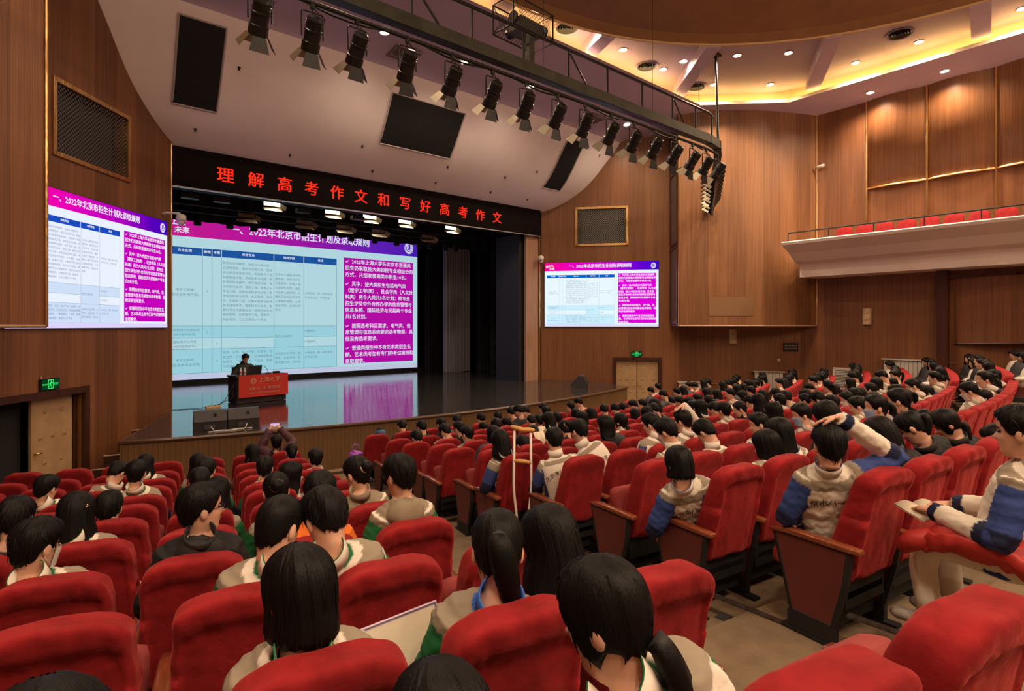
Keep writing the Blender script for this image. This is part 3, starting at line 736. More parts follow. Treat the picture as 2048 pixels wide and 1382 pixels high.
 ('R', -3, 5, 0.11, 0.3, 1.14, 'bob', 'W', 10, 5, {}, 15.7),
 ('R', -3, 6, 0.04, 0.28, 1.16, 'short', 'W', 10, 12, {}, 16.2),
 ('R', -3, 8, -0.09, 0.25, 1.18, 'bob', 'W', -10, 12, {'mask': 'b'}, 17.1),
 ('R', -3, 9, 0.0, 0.28, 1.1, 'short', 'W', -25, 22, {'mask': 'w'}, 17.6),
 ('R', -3, 10, 0.05, 0.31, 1.14, 'long', 'W', -10, 5, {'mask': 'w'}, 18.2),
 ('C', -2, 10, 0.07, 0.27, 1.2, 'short', 'K', -10, 32, {}, 8.8),
 ('C', -2, 14, -0.07, 0.28, 1.1, 'short', 'C', 10, 32, {}, 10.4),
 ('R', -2, 3, -0.03, 0.26, 1.16, 'pony', 'W', 10, 12, {}, 14.0),
 ('R', -2, 7, 0.01, 0.24, 1.1, 'long', 'W', 10, 12, {}, 15.9),
 ('C', -1, 10, -0.08, 0.32, 1.15, 'lowpony', 'W', -25, 32, {}, 8.1),
 ('C', -1, 11, -0.02, 0.22, 1.22, 'short', 'W', -10, 12, {}, 8.5),
 ('C', -1, 12, -0.04, 0.23, 1.11, 'pony', 'W', -25, 22, {'mask': 'w'}, 8.9),
 ('R', -1, 7, 0.03, 0.26, 1.11, 'bob', 'W', 10, 5, {'mask': 'b'}, 15.2),
 ('C', 0, 12, -0.12, 0.28, 1.16, 'short', 'W', -10, 22, {'mask': 'w'}, 8.0),
 ('C', 0, 17, 0.1, 0.33, 1.1, 'pony', 'W', -25, 32, {}, 10.1),
 ('C', 0, 18, -0.09, 0.27, 1.14, 'short', 'W', 10, 12, {}, 10.5),
 ('R', 0, 3, -0.03, 0.27, 1.13, 'bob', 'W', 10, 22, {}, 12.8),
 ('R', 0, 5, 0.03, 0.31, 1.15, 'short', 'C', 10, 5, {}, 13.8),
 ('R', 0, 6, -0.04, 0.29, 1.2, 'short', 'K', 0, 5, {'mask': 'w'}, 14.2),
 ('R', 0, 7, -0.02, 0.33, 1.11, 'long', 'W', -25, 5, {'mask': 'w'}, 14.7),
]
# ------------------------------------------------------------------ ceiling
PROF = [(16.3, 4.36), (15.9, 4.4), (15.35, 4.68), (14.8, 5.15), (14.45, 5.6), (14.15, 6.1), (13.9, 6.5), (13.7, 6.9), (13.55, 7.0), (13.2, 7.02), (10.4, 7.36)]
def smooth_prof(P, k=3):
    out = []
    for i in range(len(P) - 1):
        p0, p1, p2, p3 = P[max(i - 1, 0)], P[i], P[i + 1], P[min(i + 2, len(P) - 1)]
        for j in range(k):
            t = j / k
            out.append(tuple(.5 * ((2 * p1[c]) + (-p0[c] + p2[c]) * t + (2 * p0[c] - 5 * p1[c] + 4 * p2[c] - p3[c]) * t * t + (-p0[c] + 3 * p1[c] - 3 * p2[c] + p3[c]) * t ** 3) for c in (0, 1)))
    return out + [P[-1]]
SP_ = smooth_prof(PROF[:8]); FLATP = PROF[7:]
mb = MB(); n = len(SP_)
mb.add([(-1.5, y, z) for y, z in SP_] + [(19., y, z) for y, z in SP_], [(i, n + i, n + i + 1, i + 1) for i in range(n - 1)])
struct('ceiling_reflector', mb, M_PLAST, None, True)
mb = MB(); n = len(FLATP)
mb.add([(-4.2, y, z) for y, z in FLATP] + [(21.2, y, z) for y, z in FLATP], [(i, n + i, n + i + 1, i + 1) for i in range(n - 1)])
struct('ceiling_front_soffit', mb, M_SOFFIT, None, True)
OX0, OX1, OY0, OY1, OC = -1.9, 18.95, -7.5, 10.67, 2.3
OCT = [(OX0 + OC, OY1), (OX1 - OC, OY1), (OX1, OY1 - OC), (OX1, OY0 + OC), (OX1 - OC, OY0), (OX0 + OC, OY0), (OX0, OY0 + OC), (OX0, OY1 - OC)]
def off_oct(d):
    k = OC + d * (2 - sqrt(2)) * .0 + d * .586
    a, b, c, e = OX0 - d, OX1 + d, OY0 - d, OY1 + d
    return [(a + k, e), (b - k, e), (b, e - k), (b, c + k), (b - k, c), (a + k, c), (a, c + k), (a, e - k)]
SZ = 7.35
mb = MB()
outer = [(OX0 + OC, 10.75), (OX1 - OC, 10.75), (21.2, 8.4), (21.2, OY0 + OC), (OX1 - OC, -14), (OX0 + OC, -14), (-4.2, OY0 + OC), (-4.2, 8.4)]
o8 = OCT
mb.add([(x, y, SZ) for x, y in o8] + [(x, y, SZ) for x, y in outer], [(i, (i + 1) % 8, 8 + (i + 1) % 8, 8 + i) for i in range(8)])
mb.add([(OX1 - OC, 10.75, SZ), (21.2, 10.75, SZ), (21.2, 8.4, SZ)], [(0, 1, 2)]); mb.add([(OX0 + OC, 10.75, SZ), (-4.2, 10.75, SZ), (-4.2, 8.4, SZ)], [(0, 1, 2)])
mb.add([(21.2, -14, SZ), (21.2, OY0 + OC, SZ), (OX1 - OC, -14, SZ)], [(0, 1, 2)]); mb.add([(-4.2, -14, SZ), (-4.2, OY0 + OC, SZ), (OX0 + OC, -14, SZ)], [(0, 1, 2)])
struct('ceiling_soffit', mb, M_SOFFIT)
s2 = off_oct(.5)
mb = MB()
ring = [[(x, y, SZ) for x, y in o8], [(x, y, SZ + .1) for x, y in o8], [(x, y, SZ + .1) for x, y in off_oct(.05)], [(x, y, SZ + .03) for x, y in off_oct(.05)], [(x, y, SZ + .03) for x, y in s2], [(x, y, 7.95) for x, y in s2]]
for a, b in zip(ring, ring[1:]): mb.add(a + b, [(i, (i + 1) % 8, 8 + (i + 1) % 8, 8 + i) for i in range(8)])
struct('ceiling_cove', mb, mat('cove_paint', (.72, .62, .42), .7))
mb = MB()
circ = [(8.5 + 8.7 * cos(2 * pi * j / 72), 1.6 + 8.7 * sin(2 * pi * j / 72)) for j in range(72)]
# coffer ceiling between the octagon and the round dome
import itertools
pts_o = []
for j in range(72):
    a = 2 * pi * j / 72; d = Vector((cos(a), sin(a)))
    best = 1e9
    for i in range(8):
        p, q = Vector(s2[i]) - Vector((8.5, 1.6)), Vector(s2[(i + 1) % 8]) - Vector((8.5, 1.6))
        den = d.x * (q - p).y - d.y * (q - p).x
        if abs(den) < 1e-9: continue
        t = (p.x * (q - p).y - p.y * (q - p).x) / den
        u = (p.x * d.y - p.y * d.x) / den
        if t > 0 and -1e-6 <= u <= 1 + 1e-6: best = min(best, t)
    pts_o.append((8.5 + d.x * best, 1.6 + d.y * best))
CZ = 7.87
mb.add([(x, y, CZ) for x, y in circ] + [(x, y, CZ) for x, y in pts_o], [(i, (i + 1) % 72, 72 + (i + 1) % 72, 72 + i) for i in range(72)])
struct('ceiling_coffers', mb, mat('plaster_coffer', (.42, .335, .40), .75, noise=(.7, .04)))  # coffer colour carries the purple spill of the screens
mb = MB()
rad = [(8.7, CZ), (8.7, 7.62), (8.62, 7.60)]
for (r0, z0), (r1, z1) in zip(rad, rad[1:]):
    mb.add([(8.5 + r0 * cos(2 * pi * j / 72), 1.6 + r0 * sin(2 * pi * j / 72), z0) for j in range(72)] + [(8.5 + r1 * cos(2 * pi * j / 72), 1.6 + r1 * sin(2 * pi * j / 72), z1) for j in range(72)],
           [(j, (j + 1) % 72, 72 + (j + 1) % 72, 72 + j) for j in range(72)])
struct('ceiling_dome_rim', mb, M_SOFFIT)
mb = MB(); mb.tube([(8.5 + 8.62 * cos(2 * pi * j / 72), 1.6 + 8.62 * sin(2 * pi * j / 72), 7.61) for j in range(73)], .035, 6)
struct('trim_11', mb, mat('rim_edge', (.62, .40, .20), .5))
mb = MB(); rr = [(8.6, 7.62), (8.4, 7.78), (7., 8.0), (4., 8.25), (.01, 8.35)]
for (r0, z0), (r1, z1) in zip(rr, rr[1:]):
    mb.add([(8.5 + r0 * cos(2 * pi * j / 48), 1.6 + r0 * sin(2 * pi * j / 48), z0) for j in range(48)] + [(8.5 + r1 * cos(2 * pi * j / 48), 1.6 + r1 * sin(2 * pi * j / 48), z1) for j in range(48)],
           [(j, (j + 1) % 48, 48 + (j + 1) % 48, 48 + j) for j in range(48)])
struct('ceiling_dome', mb, M_BROWN, None, True)
# radial ribs that part the coffers
for k in range(18):
    a = radians(10 + 20 * k); d = Vector((cos(a), sin(a))); sd = Vector((-sin(a), cos(a))) * .2
    j = int(round(((10 + 20 * k) / 360) * 72)) % 72
    rmax = (Vector(pts_o[j]) - Vector((8.5, 1.6))).length - .42
    p, q = Vector((8.5, 1.6)) + d * 8.65, Vector((8.5, 1.6)) + d * rmax
    if rmax < 8.75: continue
    mb = MB(); mb.prism([(p - sd).to_tuple(), (p + sd).to_tuple(), (q + sd).to_tuple(), (q - sd).to_tuple()], 7.56, CZ)
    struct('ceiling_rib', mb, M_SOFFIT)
# cove light strips lying on the ledge behind the lip
M_COVE = emis('cove_strip', (1.0, .62, .16), COVE_E * 7)
oc = off_oct(.13)
names8 = ['along the stage side', 'across the right front corner', 'along the right side', 'across the right rear corner', 'along the rear', 'across the left rear corner', 'along the left side', 'across the left front corner']
for i in range(8):
    p, q = Vector((*oc[i], SZ + .07)), Vector((*oc[(i + 1) % 8], SZ + .07))
    mb = MB(); mb.tube([p, q], .032, 6)
    tag(mb.build('cove_light', M_COVE), 'warm yellow cove light strip behind the ceiling lip ' + names8[i], 'light', 'cove light strips')

# recessed downlights
M_LAMP = emis('lamp_face', (1.0, .86, .62), 14.)
def downlight(x, y, z, label, pw=1., slope=0.):
    t = thing('downlight', label, 'light', (x, y, z), 0, 'recessed downlights')
    mb = MB(); mb.lathe([(.105, .004), (.135, -.004), (.135, -.014), (.105, -.012)], 16, 0, None, False); mb.build('trim_ring', M_WHITE, t, True)
    mb = MB(); mb.lathe([(.001, -.006), (.106, -.008), (.106, .0)], 16); mb.build('lamp_face', M_LAMP, t)
    lamp('downlight_beam', 'SPOT', (x, y, z - .05), SPOT_W * pw, WARM, spot_size=radians(155), spot_blend=0.9, shadow_soft_size=0.09)
bays = {'in the coffer bay left of the caged projector': [(9.5, 10.2), (11.1, 10.15)],
        'in the coffer bay with one round air diffuser, above the truss': [(12.78, 10.3), (12.74, 9.5), (14.72, 9.6), (14.7, 10.3)],
        'in the corner coffer bay above the truss end': [(15.6, 8.39), (16.59, 7.36), (16.9, 9.9), (18.3, 8.7)],
        'in the coffer bay over the right gallery': [(18.75, 6.35), (18.72, 4.75)],
        'in the last coffer bay at the right': [(18.71, 2.6)]}
for nm, ps in bays.items():
    for i, (x, y) in enumerate(ps):
        downlight(x, y, CZ - .004, 'glowing round downlight %s, %s' % (nm, ['leftmost', 'second', 'third', 'fourth'][i]), 1.0)
for i, (x, y) in enumerate([(6.43, 12.47), (8.79, 12.49), (11.18, 12.49), (15.89, 12.66)]):
    downlight(x, y, 7.36 - (y - 10.4) * .1215 - .012, 'glowing round downlight in the lilac-lit soffit before the curved panel, %s from the left' % ORD[i + 1], .55)
for i, (x, y) in enumerate([(20.11, 6.39), (20.06, 4.47)]):
    downlight(x, y, SZ - .004, 'glowing round downlight in the soffit above the billowed wood panels, %s' % ['farther', 'nearer'][i], 1.2)
# air diffusers and square grilles
for i, (x, y) in enumerate([(10.7, 10.5), (14.14, 10.5), (16.6, 10.35), (17.78, 4.94)]):
    t = thing('air_diffuser', 'round ringed air diffuser in the lilac-lit coffer ceiling, %s from the left' % ORD[i + 1], 'vent', (x, y, CZ), 0, 'ceiling air diffusers')
    for r in (.06, .13, .2, .27, .34):
        mb = MB(); mb.lathe([(r - .03, -.01), (r, -.045), (r + .006, -.04), (r - .02, -.005)], 24)
        mb.build('ring', M_DARKMETAL if r < .3 else M_SOFFIT, t, True)
for i, (x, y) in enumerate([(7.25, 13.0), (14.44, 13.0)]):
    z = 7.36 - (y - 10.4) * .1215
    t = thing('ceiling_grille', 'square slatted air grille in the lilac-lit soffit, %s one' % ['left', 'right'][i], 'vent', (x, y, z), 0, 'square ceiling grilles')
    mb = MB()
    for c, d in (((0, .31, -.02), (.68, .05, .05)), ((0, -.31, -.02), (.68, .05, .05)), ((.32, 0, -.02), (.05, .6, .05)), ((-.32, 0, -.02), (.05, .6, .05))): mb.box(c, d)
    mb.build('frame', mat('grille_grey', (.16, .13, .13), .5), t)
    for k in range(9):
        mb = MB(); mb.box((0, -.26 + .065 * k, -.02), (.6, .035, .02)); mb.build('slat', MATS['grille_grey'], t)
# black loudspeaker panels let into the curved reflector, following its curve
def refl_patch(x0a, x1a, x0b, x1b, ya, yb):
    ys_ = sorted([y for y, z in SP_ if min(ya, yb) < y < max(ya, yb)] + [ya, yb])
    py = sorted(SP_)
    vs = []; 
    for y in ys_:
        z = float(np.interp(y, [p[0] for p in py], [p[1] for p in py]))
        t = (y - ys_[0]) / (ys_[-1] - ys_[0])
        vs += [(x0a + (x0b - x0a) * t, y - .015, z - .02), (x1a + (x1b - x1a) * t, y - .015, z - .02)]
    k = len(ys_)
    return vs, [(2 * i, 2 * i + 1, 2 * i + 3, 2 * i + 2) for i in range(k - 1)]
for lab, a in (('left black cloth loudspeaker panel in the curved plaster ceiling', (2.3, 3.24, 2.34, 3.26, 13.81, 14.86)), ('wide middle black cloth loudspeaker panel in the curved plaster ceiling', (7.44, 9.87, 7.44, 9.82, 13.96, 14.75)), ('narrow right black cloth loudspeaker panel in the curved plaster ceiling', (14.18, 15.02, 13.97, 14.83, 13.86, 14.95))):
    t = thing('loudspeaker_panel', lab, 'loudspeaker')
    vs, fs = refl_patch(*a); mb = MB(); mb.add(vs, fs); mb.build('cloth_front', mat('speaker_black', (.006, .006, .007), .85), t)
    e = MB(); L = vs[0::2]; R_ = vs[1::2]
    loop = L + R_[::-1] + [L[0]]
    e.tube(loop, .022, 5); e.build('frame', mat('panel_edge', (.42, .36, .36), .6), t)
# small sprinkler heads on the curved ceiling
pyy = sorted(SP_)
cnt_ = {}; k = 0
for (x, y) in [(3.6, 14.2), (7.0, 14.9), (9.9, 14.95), (2.9, 15.3), (5.2, 15.5), (7.6, 15.5), (9.8, 15.5), (12.0, 15.45), (13.7, 15.45), (13.4, 14.6), (12.2, 14.9), (16.0, 14.0)]:
    z = float(np.interp(y, [p[0] for p in pyy], [p[1] for p in pyy])); k += 1
    row_ = 'lowest' if y > 15.2 else 'middle' if y > 14.5 else 'upper'; cnt_[row_] = cnt_.get(row_, 0) + 1
    mb = MB(); mb.lathe([(.035, .02), (.035, -.01), (.015, -.02), (.015, -.05), (.03, -.055)], 8)
    tag(mb.build('sprinkler_head', M_DARKMETAL, None, True, (x, y, z)), 'tiny dark sprinkler head on the curved ceiling, %s row, %s' % (row_, ORD[cnt_[row_]]), 'sprinkler', 'sprinkler heads on the curved ceiling')
# ------------------------------------------------------------------ stage
STZ = -2.1
lipR = 24.45
lip = []
for i in range(25):
    a = math.asin((8.5 - 1.14) / lipR) + (math.asin((8.5 - 15.6) / lipR) - math.asin((8.5 - 1.14) / lipR)) * i / 24
    lip.append((8.5 - lipR * sin(a), 35.55 - lipR * cos(a) + .15))
y_off = 12.45 - lip[0][1]
lip = [(x, y + y_off) for x, y in lip]
M_STAGE = bpy.data.materials.new('polished_stage'); M_STAGE.use_nodes = True
nt = M_STAGE.node_tree; b = nt.nodes['Principled BSDF']
b.inputs['Base Color'].default_value = (.030, .027, .026, 1); b.inputs['Roughness'].default_value = .07; b.inputs['IOR'].default_value = 2.3
tc = nt.nodes.new('ShaderNodeTexCoord'); mp = nt.nodes.new('ShaderNodeMapping'); mp.inputs['Scale'].default_value = (.55, 5.5, 1); mp.inputs['Rotation'].default_value = (0, 0, radians(40))
n1 = nt.nodes.new('ShaderNodeTexNoise'); n1.inputs['Scale'].default_value = 3.0; n1.inputs['Detail'].default_value = 3
bp = nt.nodes.new('ShaderNodeBump'); bp.inputs['Strength'].default_value = .05; bp.inputs['Distance'].default_value = .05
nt.links.new(tc.outputs['Object'], mp.inputs[0]); nt.links.new(mp.outputs[0], n1.inputs['Vector']); nt.links.new(n1.outputs['Fac'], bp.inputs['Height']); nt.links.new(bp.outputs[0], b.inputs['Normal'])
mb = MB(); mb.prism(lip + [(15.9, 14.9), (14.72, 16.0), (14.72, 24), (2.5, 24), (2.5, 15.85)], STZ - .04, STZ)
struct('floor_stage', mb, M_STAGE)
mb = MB(); mb.add([(1.2, 16, STZ - .01), (17, 16, STZ - .01), (17, 24, STZ - .01), (1.2, 24, STZ - .01)], [(0, 1, 2, 3)]); struct('floor_stage_wings', mb, M_STAGE)
mb = MB(); n = len(lip)
fr_ = [(2.5, 15.85)] + lip + [(15.9, 14.9)]; n = len(fr_)
mb.add([(x, y + .03, FZ) for x, y in fr_] + [(x, y + .03, STZ - .05) for x, y in fr_], [(i, i + 1, n + i + 1, n + i) for i in range(n - 1)])
struct('wall_stage_front', mb, M_STAGEFRONT)
mb = MB(); mb.tube([(x, y, STZ - .03) for x, y in fr_], .035, 6); struct('trim_12', mb, mat('stage_nosing', (.10, .05, .03), .35))
mb = MB(); mb.tube([(x, y, FZ + .05) for x, y in lip], .05, 6); struct('baseboard_stage', mb, mat('stage_base', (.22, .15, .09), .5))
# side steps between the stage and the left wall
st = thing('stage_steps', 'narrow wooden steps between the stage side and the left wall', 'steps')
e0, e1 = Vector((2.48, 15.8)), Vector((1.14, 12.45))
for k in range(5):
    ua, ub = 1.05 + .42 * k, 1.05 + .42 * (k + 1)
    ea, eb = e0.lerp(e1, min(1, (ua - .35) / 3.6)), e0.lerp(e1, min(1, (ub - .35) / 3.6))
    wa_, wb_ = Vector((LP[0] + LD[0] * ua, LP[1] + LD[1] * ua)), Vector((LP[0] + LD[0] * ub, LP[1] + LD[1] * ub))
    mb = MB(); mb.prism([ea.to_tuple(), eb.to_tuple(), wb_.to_tuple(), wa_.to_tuple()], FZ, STZ - .18 * (k + 1)); s_ = mb.build('tread', M_DARKWOOD, st)
    mb = MB(); mb.tube([(eb.x, eb.y, STZ - .18 * (k + 1)), (wb_.x, wb_.y, STZ - .18 * (k + 1))], .018, 6); mb.build('nosing', M_TAN, s_)
# stage house: black walls and cloths
for nm, q in (('wall_stage_back', [(0, 23.9, -2.2), (18, 23.9, -2.2), (18, 23.9, 9), (0, 23.9, 9)]), ('wall_stage_left', [(1.0, 15.9, -2.2), (1.0, 24, -2.2), (1.0, 24, 9), (1.0, 15.9, 9)]),
              ('wall_stage_right', [(17, 15.9, -2.2), (17, 24, -2.2), (17, 24, 9), (17, 15.9, 9)]), ('ceiling_stage', [(0, 16, 7), (18, 16, 7), (18, 24, 7), (0, 24, 7)])):
    mb = MB(); mb.add(q, [(0, 1, 2, 3)]); struct(nm, mb, M_BLACK2)
mb = MB(); mb.box((16.0, 16.2, 1.2), (2.4, .3, 6.8)); mb.box((1.6, 16.1, 1.2), (1.7, .2, 6.8)); mb.box((8.6, 16.35, 5.9), (13, .3, 3.2)); struct('wall_proscenium', mb, M_BLACK2)
mb = MB(); mb.box((14.3, 16.9, .66), (.72, 1.4, 5.6)); struct('wall_proscenium_return', mb, mat('black_return', (.010, .008, .010), .7))

def curtain(x0, x1, y, z0, z1, folds, m, label, amp=.07):
    mb = MB(); n = folds * 6; vs = []
    for i in range(n + 1):
        t = i / n; x = x0 + (x1 - x0) * t
        d = amp * sin(2 * pi * folds * t) + amp * .4 * sin(5.3 * folds * t + 1)
        vs += [(x, y + d * 1.15, z0 + .01 * sin(9 * t)), (x, y + d, (z0 + z1) / 2), (x, y + d * .8, z1)]
    mb.add(vs, [(3 * i + k, 3 * i + 3 + k, 3 * i + 4 + k, 3 * i + 1 + k) for i in range(n) for k in (0, 1)])
    return tag(mb.build('stage_curtain', m, None, True), label, 'curtain')
curtain(13.9, 15.3, 21.3, STZ, 4.5, 9, mat('grey_curtain', (.36, .37, .42), .85), 'grey pleated leg curtain standing right of the big screen')
curtain(14.9, 16.6, 19.2, STZ, 4.5, 7, mat('black_curtain', (.016, .015, .018), .9), 'black pleated leg curtain in front of the grey one')
curtain(13.75, 15.2, 22.6, STZ, 4.5, 8, MATS['black_curtain'], 'black pleated leg curtain directly beside the big screen')
curtain(15.2, 16.9, 20.6, STZ, 4.5, 8, MATS['black_curtain'], 'black pleated leg curtain behind the right wing')
curtain(2.0, 15.0, 16.9, 3.85, 7.0, 30, MATS['black_curtain'], 'black pleated house border hanging behind the lettered banner')
curtain(2.0, 16.5, 19.6, 3.2, 7.0, 30, MATS['black_curtain'], 'black pleated border hanging before the big screen top')
curtain(1.8, 2.60, 16.7, STZ, 4.5, 6, MATS['black_curtain'], 'black pleated leg curtain behind the left proscenium edge')

# ------------------------------------------------------------------ lettered LED banner over the stage
bn = thing('led_banner', 'black LED banner with glowing red characters above the stage opening', 'sign')
mb = MB(); mb.box((8.6, 16.05, 3.9), (12.3, .34, 1.0)); mb.build('housing', mat('banner_black', (.007, .004, .004), .7, spec=.08), bn)
mb = MB(); mb.box((8.6, 15.89, 3.41), (12.3, .05, .03)); mb.build('bottom_rail', mat('steel_strip', (.55, .55, .6), .35, metal=.8), bn)
M_RED = emis('banner_red', (1.0, .03, .010), 1.1)
chars = '理解高考作文和写好高考作文'
for i, ch in enumerate(chars):
    vs, fs = text_mesh(ch, .42, 'CENTER', .02)
    mb = MB(); x = 3.70 + (12.62 - 3.70) * i / 12
    mb.add([(p[0] + x, 15.872, p[1] + 3.71) for p in vs], fs)
    mb.build('character', M_RED, bn)
# ------------------------------------------------------------------ the slide, shown on three screens
COL4 = '数学与应用数学、信息与计算科学、\n应用物理学、理论与应用力学、机械\n设计制造及其自动化、机械电子工程、\n智能制造工程、测控技术与仪器、新\n能源材料与器件、电子信息工程、电\n子科学与技术、通信工程、微电子科\n学与工程、光电信息科学与工程、电\n子信息科学与技术、人工智能、自动\n化、机器人工程、计算机科学与技术、\n数字媒体技术、智能科学与技术、数\n据科学与大数据技术、网络空间安全、\n电影制作、生物医学工程、建筑学、\n城乡规划、工业工程共29个专业'
COL5 = '力学与工程科学学院、\n理学院、材料科学与\n工程学院、机电工程\n与自动化学院、通信\n与信息工程学院、计\n算机工程与科学学院、\n上海电影学院、上海\n美术学院、生命科学\n学院'
COL6 = '大类招生，第一学年末进\n行专业分流。不招色盲。'
R4C4 = '哲学、法学、知识产权、社会学、社\n会工作、汉语言文学、汉语国际教育、\n新闻学、广播电视学、广告学、网络\n与新媒体、金融共12个专业'
R4C5 = '马克思主义学院、文\n学院、社会学院、新\n闻传播学院、法学院'
R4C6 = '大类招生，第一学年末进\n行专业分流。'
BOX = ['✓  2022年上海大学在北京市普通类\n招生仍采取按大类和按专业相结合的\n方式，共招收普通类本科生10名。',
       '✓  其中：按大类招生包括电气类\n（理学工学I类）、社会学类（人文社\n科类）两个大类共5名计划；按专业\n招生涉及中外合作办学的信息管理与\n信息系统、国际经济与贸易两个专业\n共5名计划。',
       '✓  按照选考科目要求，电气类、信\n息管理与信息系统要求选考物理，其\n他没有选考要求。',
       '✓  普通类招生中不含艺术类招生名\n额。艺术类考生有专门的考试规则和\n录取要求。']
CX = [.02, .1294, .160, .191, .3735, .487, .6215]
def band_mat(name, cols):
    m = bpy.data.materials.new(name); m.use_nodes = True; nt = m.node_tree; nt.nodes.clear()
    tc = nt.nodes.new('ShaderNodeTexCoord'); sx = nt.nodes.new('ShaderNodeSeparateXYZ'); r = nt.nodes.new('ShaderNodeValToRGB')
    nt.links.new(tc.outputs['Generated'], sx.inputs[0]); nt.links.new(sx.outputs[0], r.inputs[0])
    r.color_ramp.elements[0].color = (*cols[0][1], 1); r.color_ramp.elements[0].position = cols[0][0]
    r.color_ramp.elements[1].color = (*cols[-1][1], 1); r.color_ramp.elements[1].position = cols[-1][0]
    for p, c in cols[1:-1]:
        e = r.color_ramp.elements.new(p); e.color = (*c, 1)
    e = nt.nodes.new('ShaderNodeEmission'); o = nt.nodes.new('ShaderNodeOutputMaterial')
    nt.links.new(r.outputs[0], e.inputs[0]); nt.links.new(e.outputs[0], o.inputs[0])
    return m
TXT = {}
def T(body, size, align='LEFT', bold=0., line=1.):
    k = (body, size, align, bold, line)
    if k not in TXT: TXT[k] = text_mesh(body, size, align, bold, 1, None, 1., line)
    return TXT[k]
def slide(name, label, Wd, Hh, loc, rz, P, rim):
    """P: palette dict; local x right, y up, z out of the screen; origin at the lower left corner"""
    t = thing(name, label, 'screen', loc, 0, None)
    t.rotation_euler = (pi / 2, 0, rz)
    rect = lambda u0, v0, u1, v1, z: ([(u0 * Wd, (1 - v1) * Hh, z), (u1 * Wd, (1 - v1) * Hh, z), (u1 * Wd, (1 - v0) * Hh, z), (u0 * Wd, (1 - v0) * Hh, z)], [(0, 1, 2, 3)])
    zs = .004
    mb = MB(); mb.box((Wd / 2, Hh / 2, -.045), (Wd + .03, Hh + .03, .08)); mb.build('screen_housing', M_BLACK, t)
    mb = MB(); mb.add(*rect(0, 0, 1, 1, 0)); mb.build('lit_panel', P['bg'], t)
    mb = MB(); mb.add(*rect(0, 0, 1, .13, zs)); mb.build('header_band', P['band'], t)
    mb = MB(); mb.add(*rect(.0, .965, 1, 1, zs)); mb.build('footer_band', P['foot'], t)
    for i in range(6):
        mb = MB(); mb.add(*rect(CX[i] + (.0012 if i else 0), .195, CX[i + 1] - .0012 * (i < 5), .241, zs)); mb.build('heading_cell', P['head'], t)
    for (a, b_, v0, v1) in ((.02, .3735, .673, .747), (.3735, .487, .673, .816), (.487, .6215, .673, .747), (.02, .6215, .816, .962)):
        mb = MB(); mb.add(*rect(a, v0, b_, v1, zs)); mb.build('shaded_cell', P['tint'], t)
    g = MB(); lw = .0011
    for v in (.673, .816, .962): g.add(*rect(.02, v - lw, .6215, v + lw, zs * 2))
    for a, b_ in ((.02, .3735), (.487, .6215)): g.add(*rect(a, .747 - lw, b_, .747 + lw, zs * 2))
    for u in CX: g.add(*rect(u - lw * .6, .241, u + lw * .6, .962, zs * 2))
    g.build('table_rules', P['line'], t)
    S = .0188 * Hh
    def put(mb, body, u, v, size, align='LEFT', bold=0., line=None, k=1., fit=None):
        ln = (line or size * 1.5) / size
        vs, fs = T(body, round(size, 4), align, bold, round(ln, 3))
        if not len(vs): return
        sx = 1.
        if fit:
            w = vs[:, 0].max() - vs[:, 0].min()
            if w > fit * Wd: sx = fit * Wd / w
        mb.add([(p[0] * sx + u * Wd, p[1] + (1 - v) * Hh - size * .8, zs * 3) for p in vs], fs)
    tb = MB(); lp = .0296 * Hh
    put(tb, COL4, .1945, .268, S, line=lp, fit=.176); put(tb, COL5, .377, .322, S, line=lp, fit=.107); put(tb, COL6, .490, .44, S * .95, line=lp, fit=.127)
    put(tb, '悉尼工商学院', .377, .735, S, fit=.1); put(tb, '中澳合作。', .490, .70, S); put(tb, '中澳合作。', .490, .773, S)
    put(tb, R4C4, .1945, .832, S, line=lp, fit=.176); put(tb, R4C5, .377, .85, S, line=lp, fit=.107); put(tb, R4C6, .490, .85, S * .95, line=lp, fit=.127)
    c1 = (CX[0] + CX[1]) / 2
    put(tb, '理学工学I类\n(招生名称:电气类)', c1, .445, S, 'CENTER', line=lp, fit=.106); put(tb, '信息管理与信息系统\n(中外合作办学)', c1, .69, S * .95, 'CENTER', line=lp * .95, fit=.106)
    put(tb, '国际经济与贸易\n(中外合作办学)', c1, .762, S * .95, 'CENTER', line=lp * .95, fit=.106); put(tb, '人文社科类\n(招生名称:社会学类)', c1, .872, S, 'CENTER', line=lp, fit=.106)
    put(tb, '3', .1447, .45, S, 'CENTER'); put(tb, '2', .1447, .703, S, 'CENTER'); put(tb, '3', .1755, .775, S, 'CENTER'); put(tb, '2', .1755, .884, S, 'CENTER')
    tb.build('table_lettering', P['ink'], t)
    hb = MB()
    for s_, u in zip(('专业名称', '物理', '不限', '所含专业', '培养学院', '备注'), [(CX[i] + CX[i + 1]) / 2 for i in range(6)]): put(hb, s_, u, .207, S * 1.02, 'CENTER', .03, fit=.1)
    hb.build('heading_lettering', P['white'], t)
    tt = MB(); put(tt, '一、2022年北京市招生计划及录取规则', .4935, .030, .066 * Hh, 'CENTER', .025, fit=.545); tt.build('title_lettering', P['white'], t)
    mb = MB(); mb.add(*rect(.652, .18, .978, .946, zs)); mb.build('text_panel', P['mag'], t)
    xb = MB(); v = .19
    for para in BOX:
        put(xb, para, .6575, v, .0365 * Hh, line=.0475 * Hh, bold=.022, fit=.318)
        v += .0475 * (para.count('\n') + 1) + .0195
    xb.build('panel_lettering', P['white'], t)
    lg = MB(); put(lg, '上大', .055, .028, .042 * Hh, 'CENTER', .03); put(lg, '未来', .066, .075, .042 * Hh, 'CENTER', .03); put(lg, '追', .022, .045, .042 * Hh, 'CENTER', .03)
    lg.build('corner_lettering', P['white'], t)
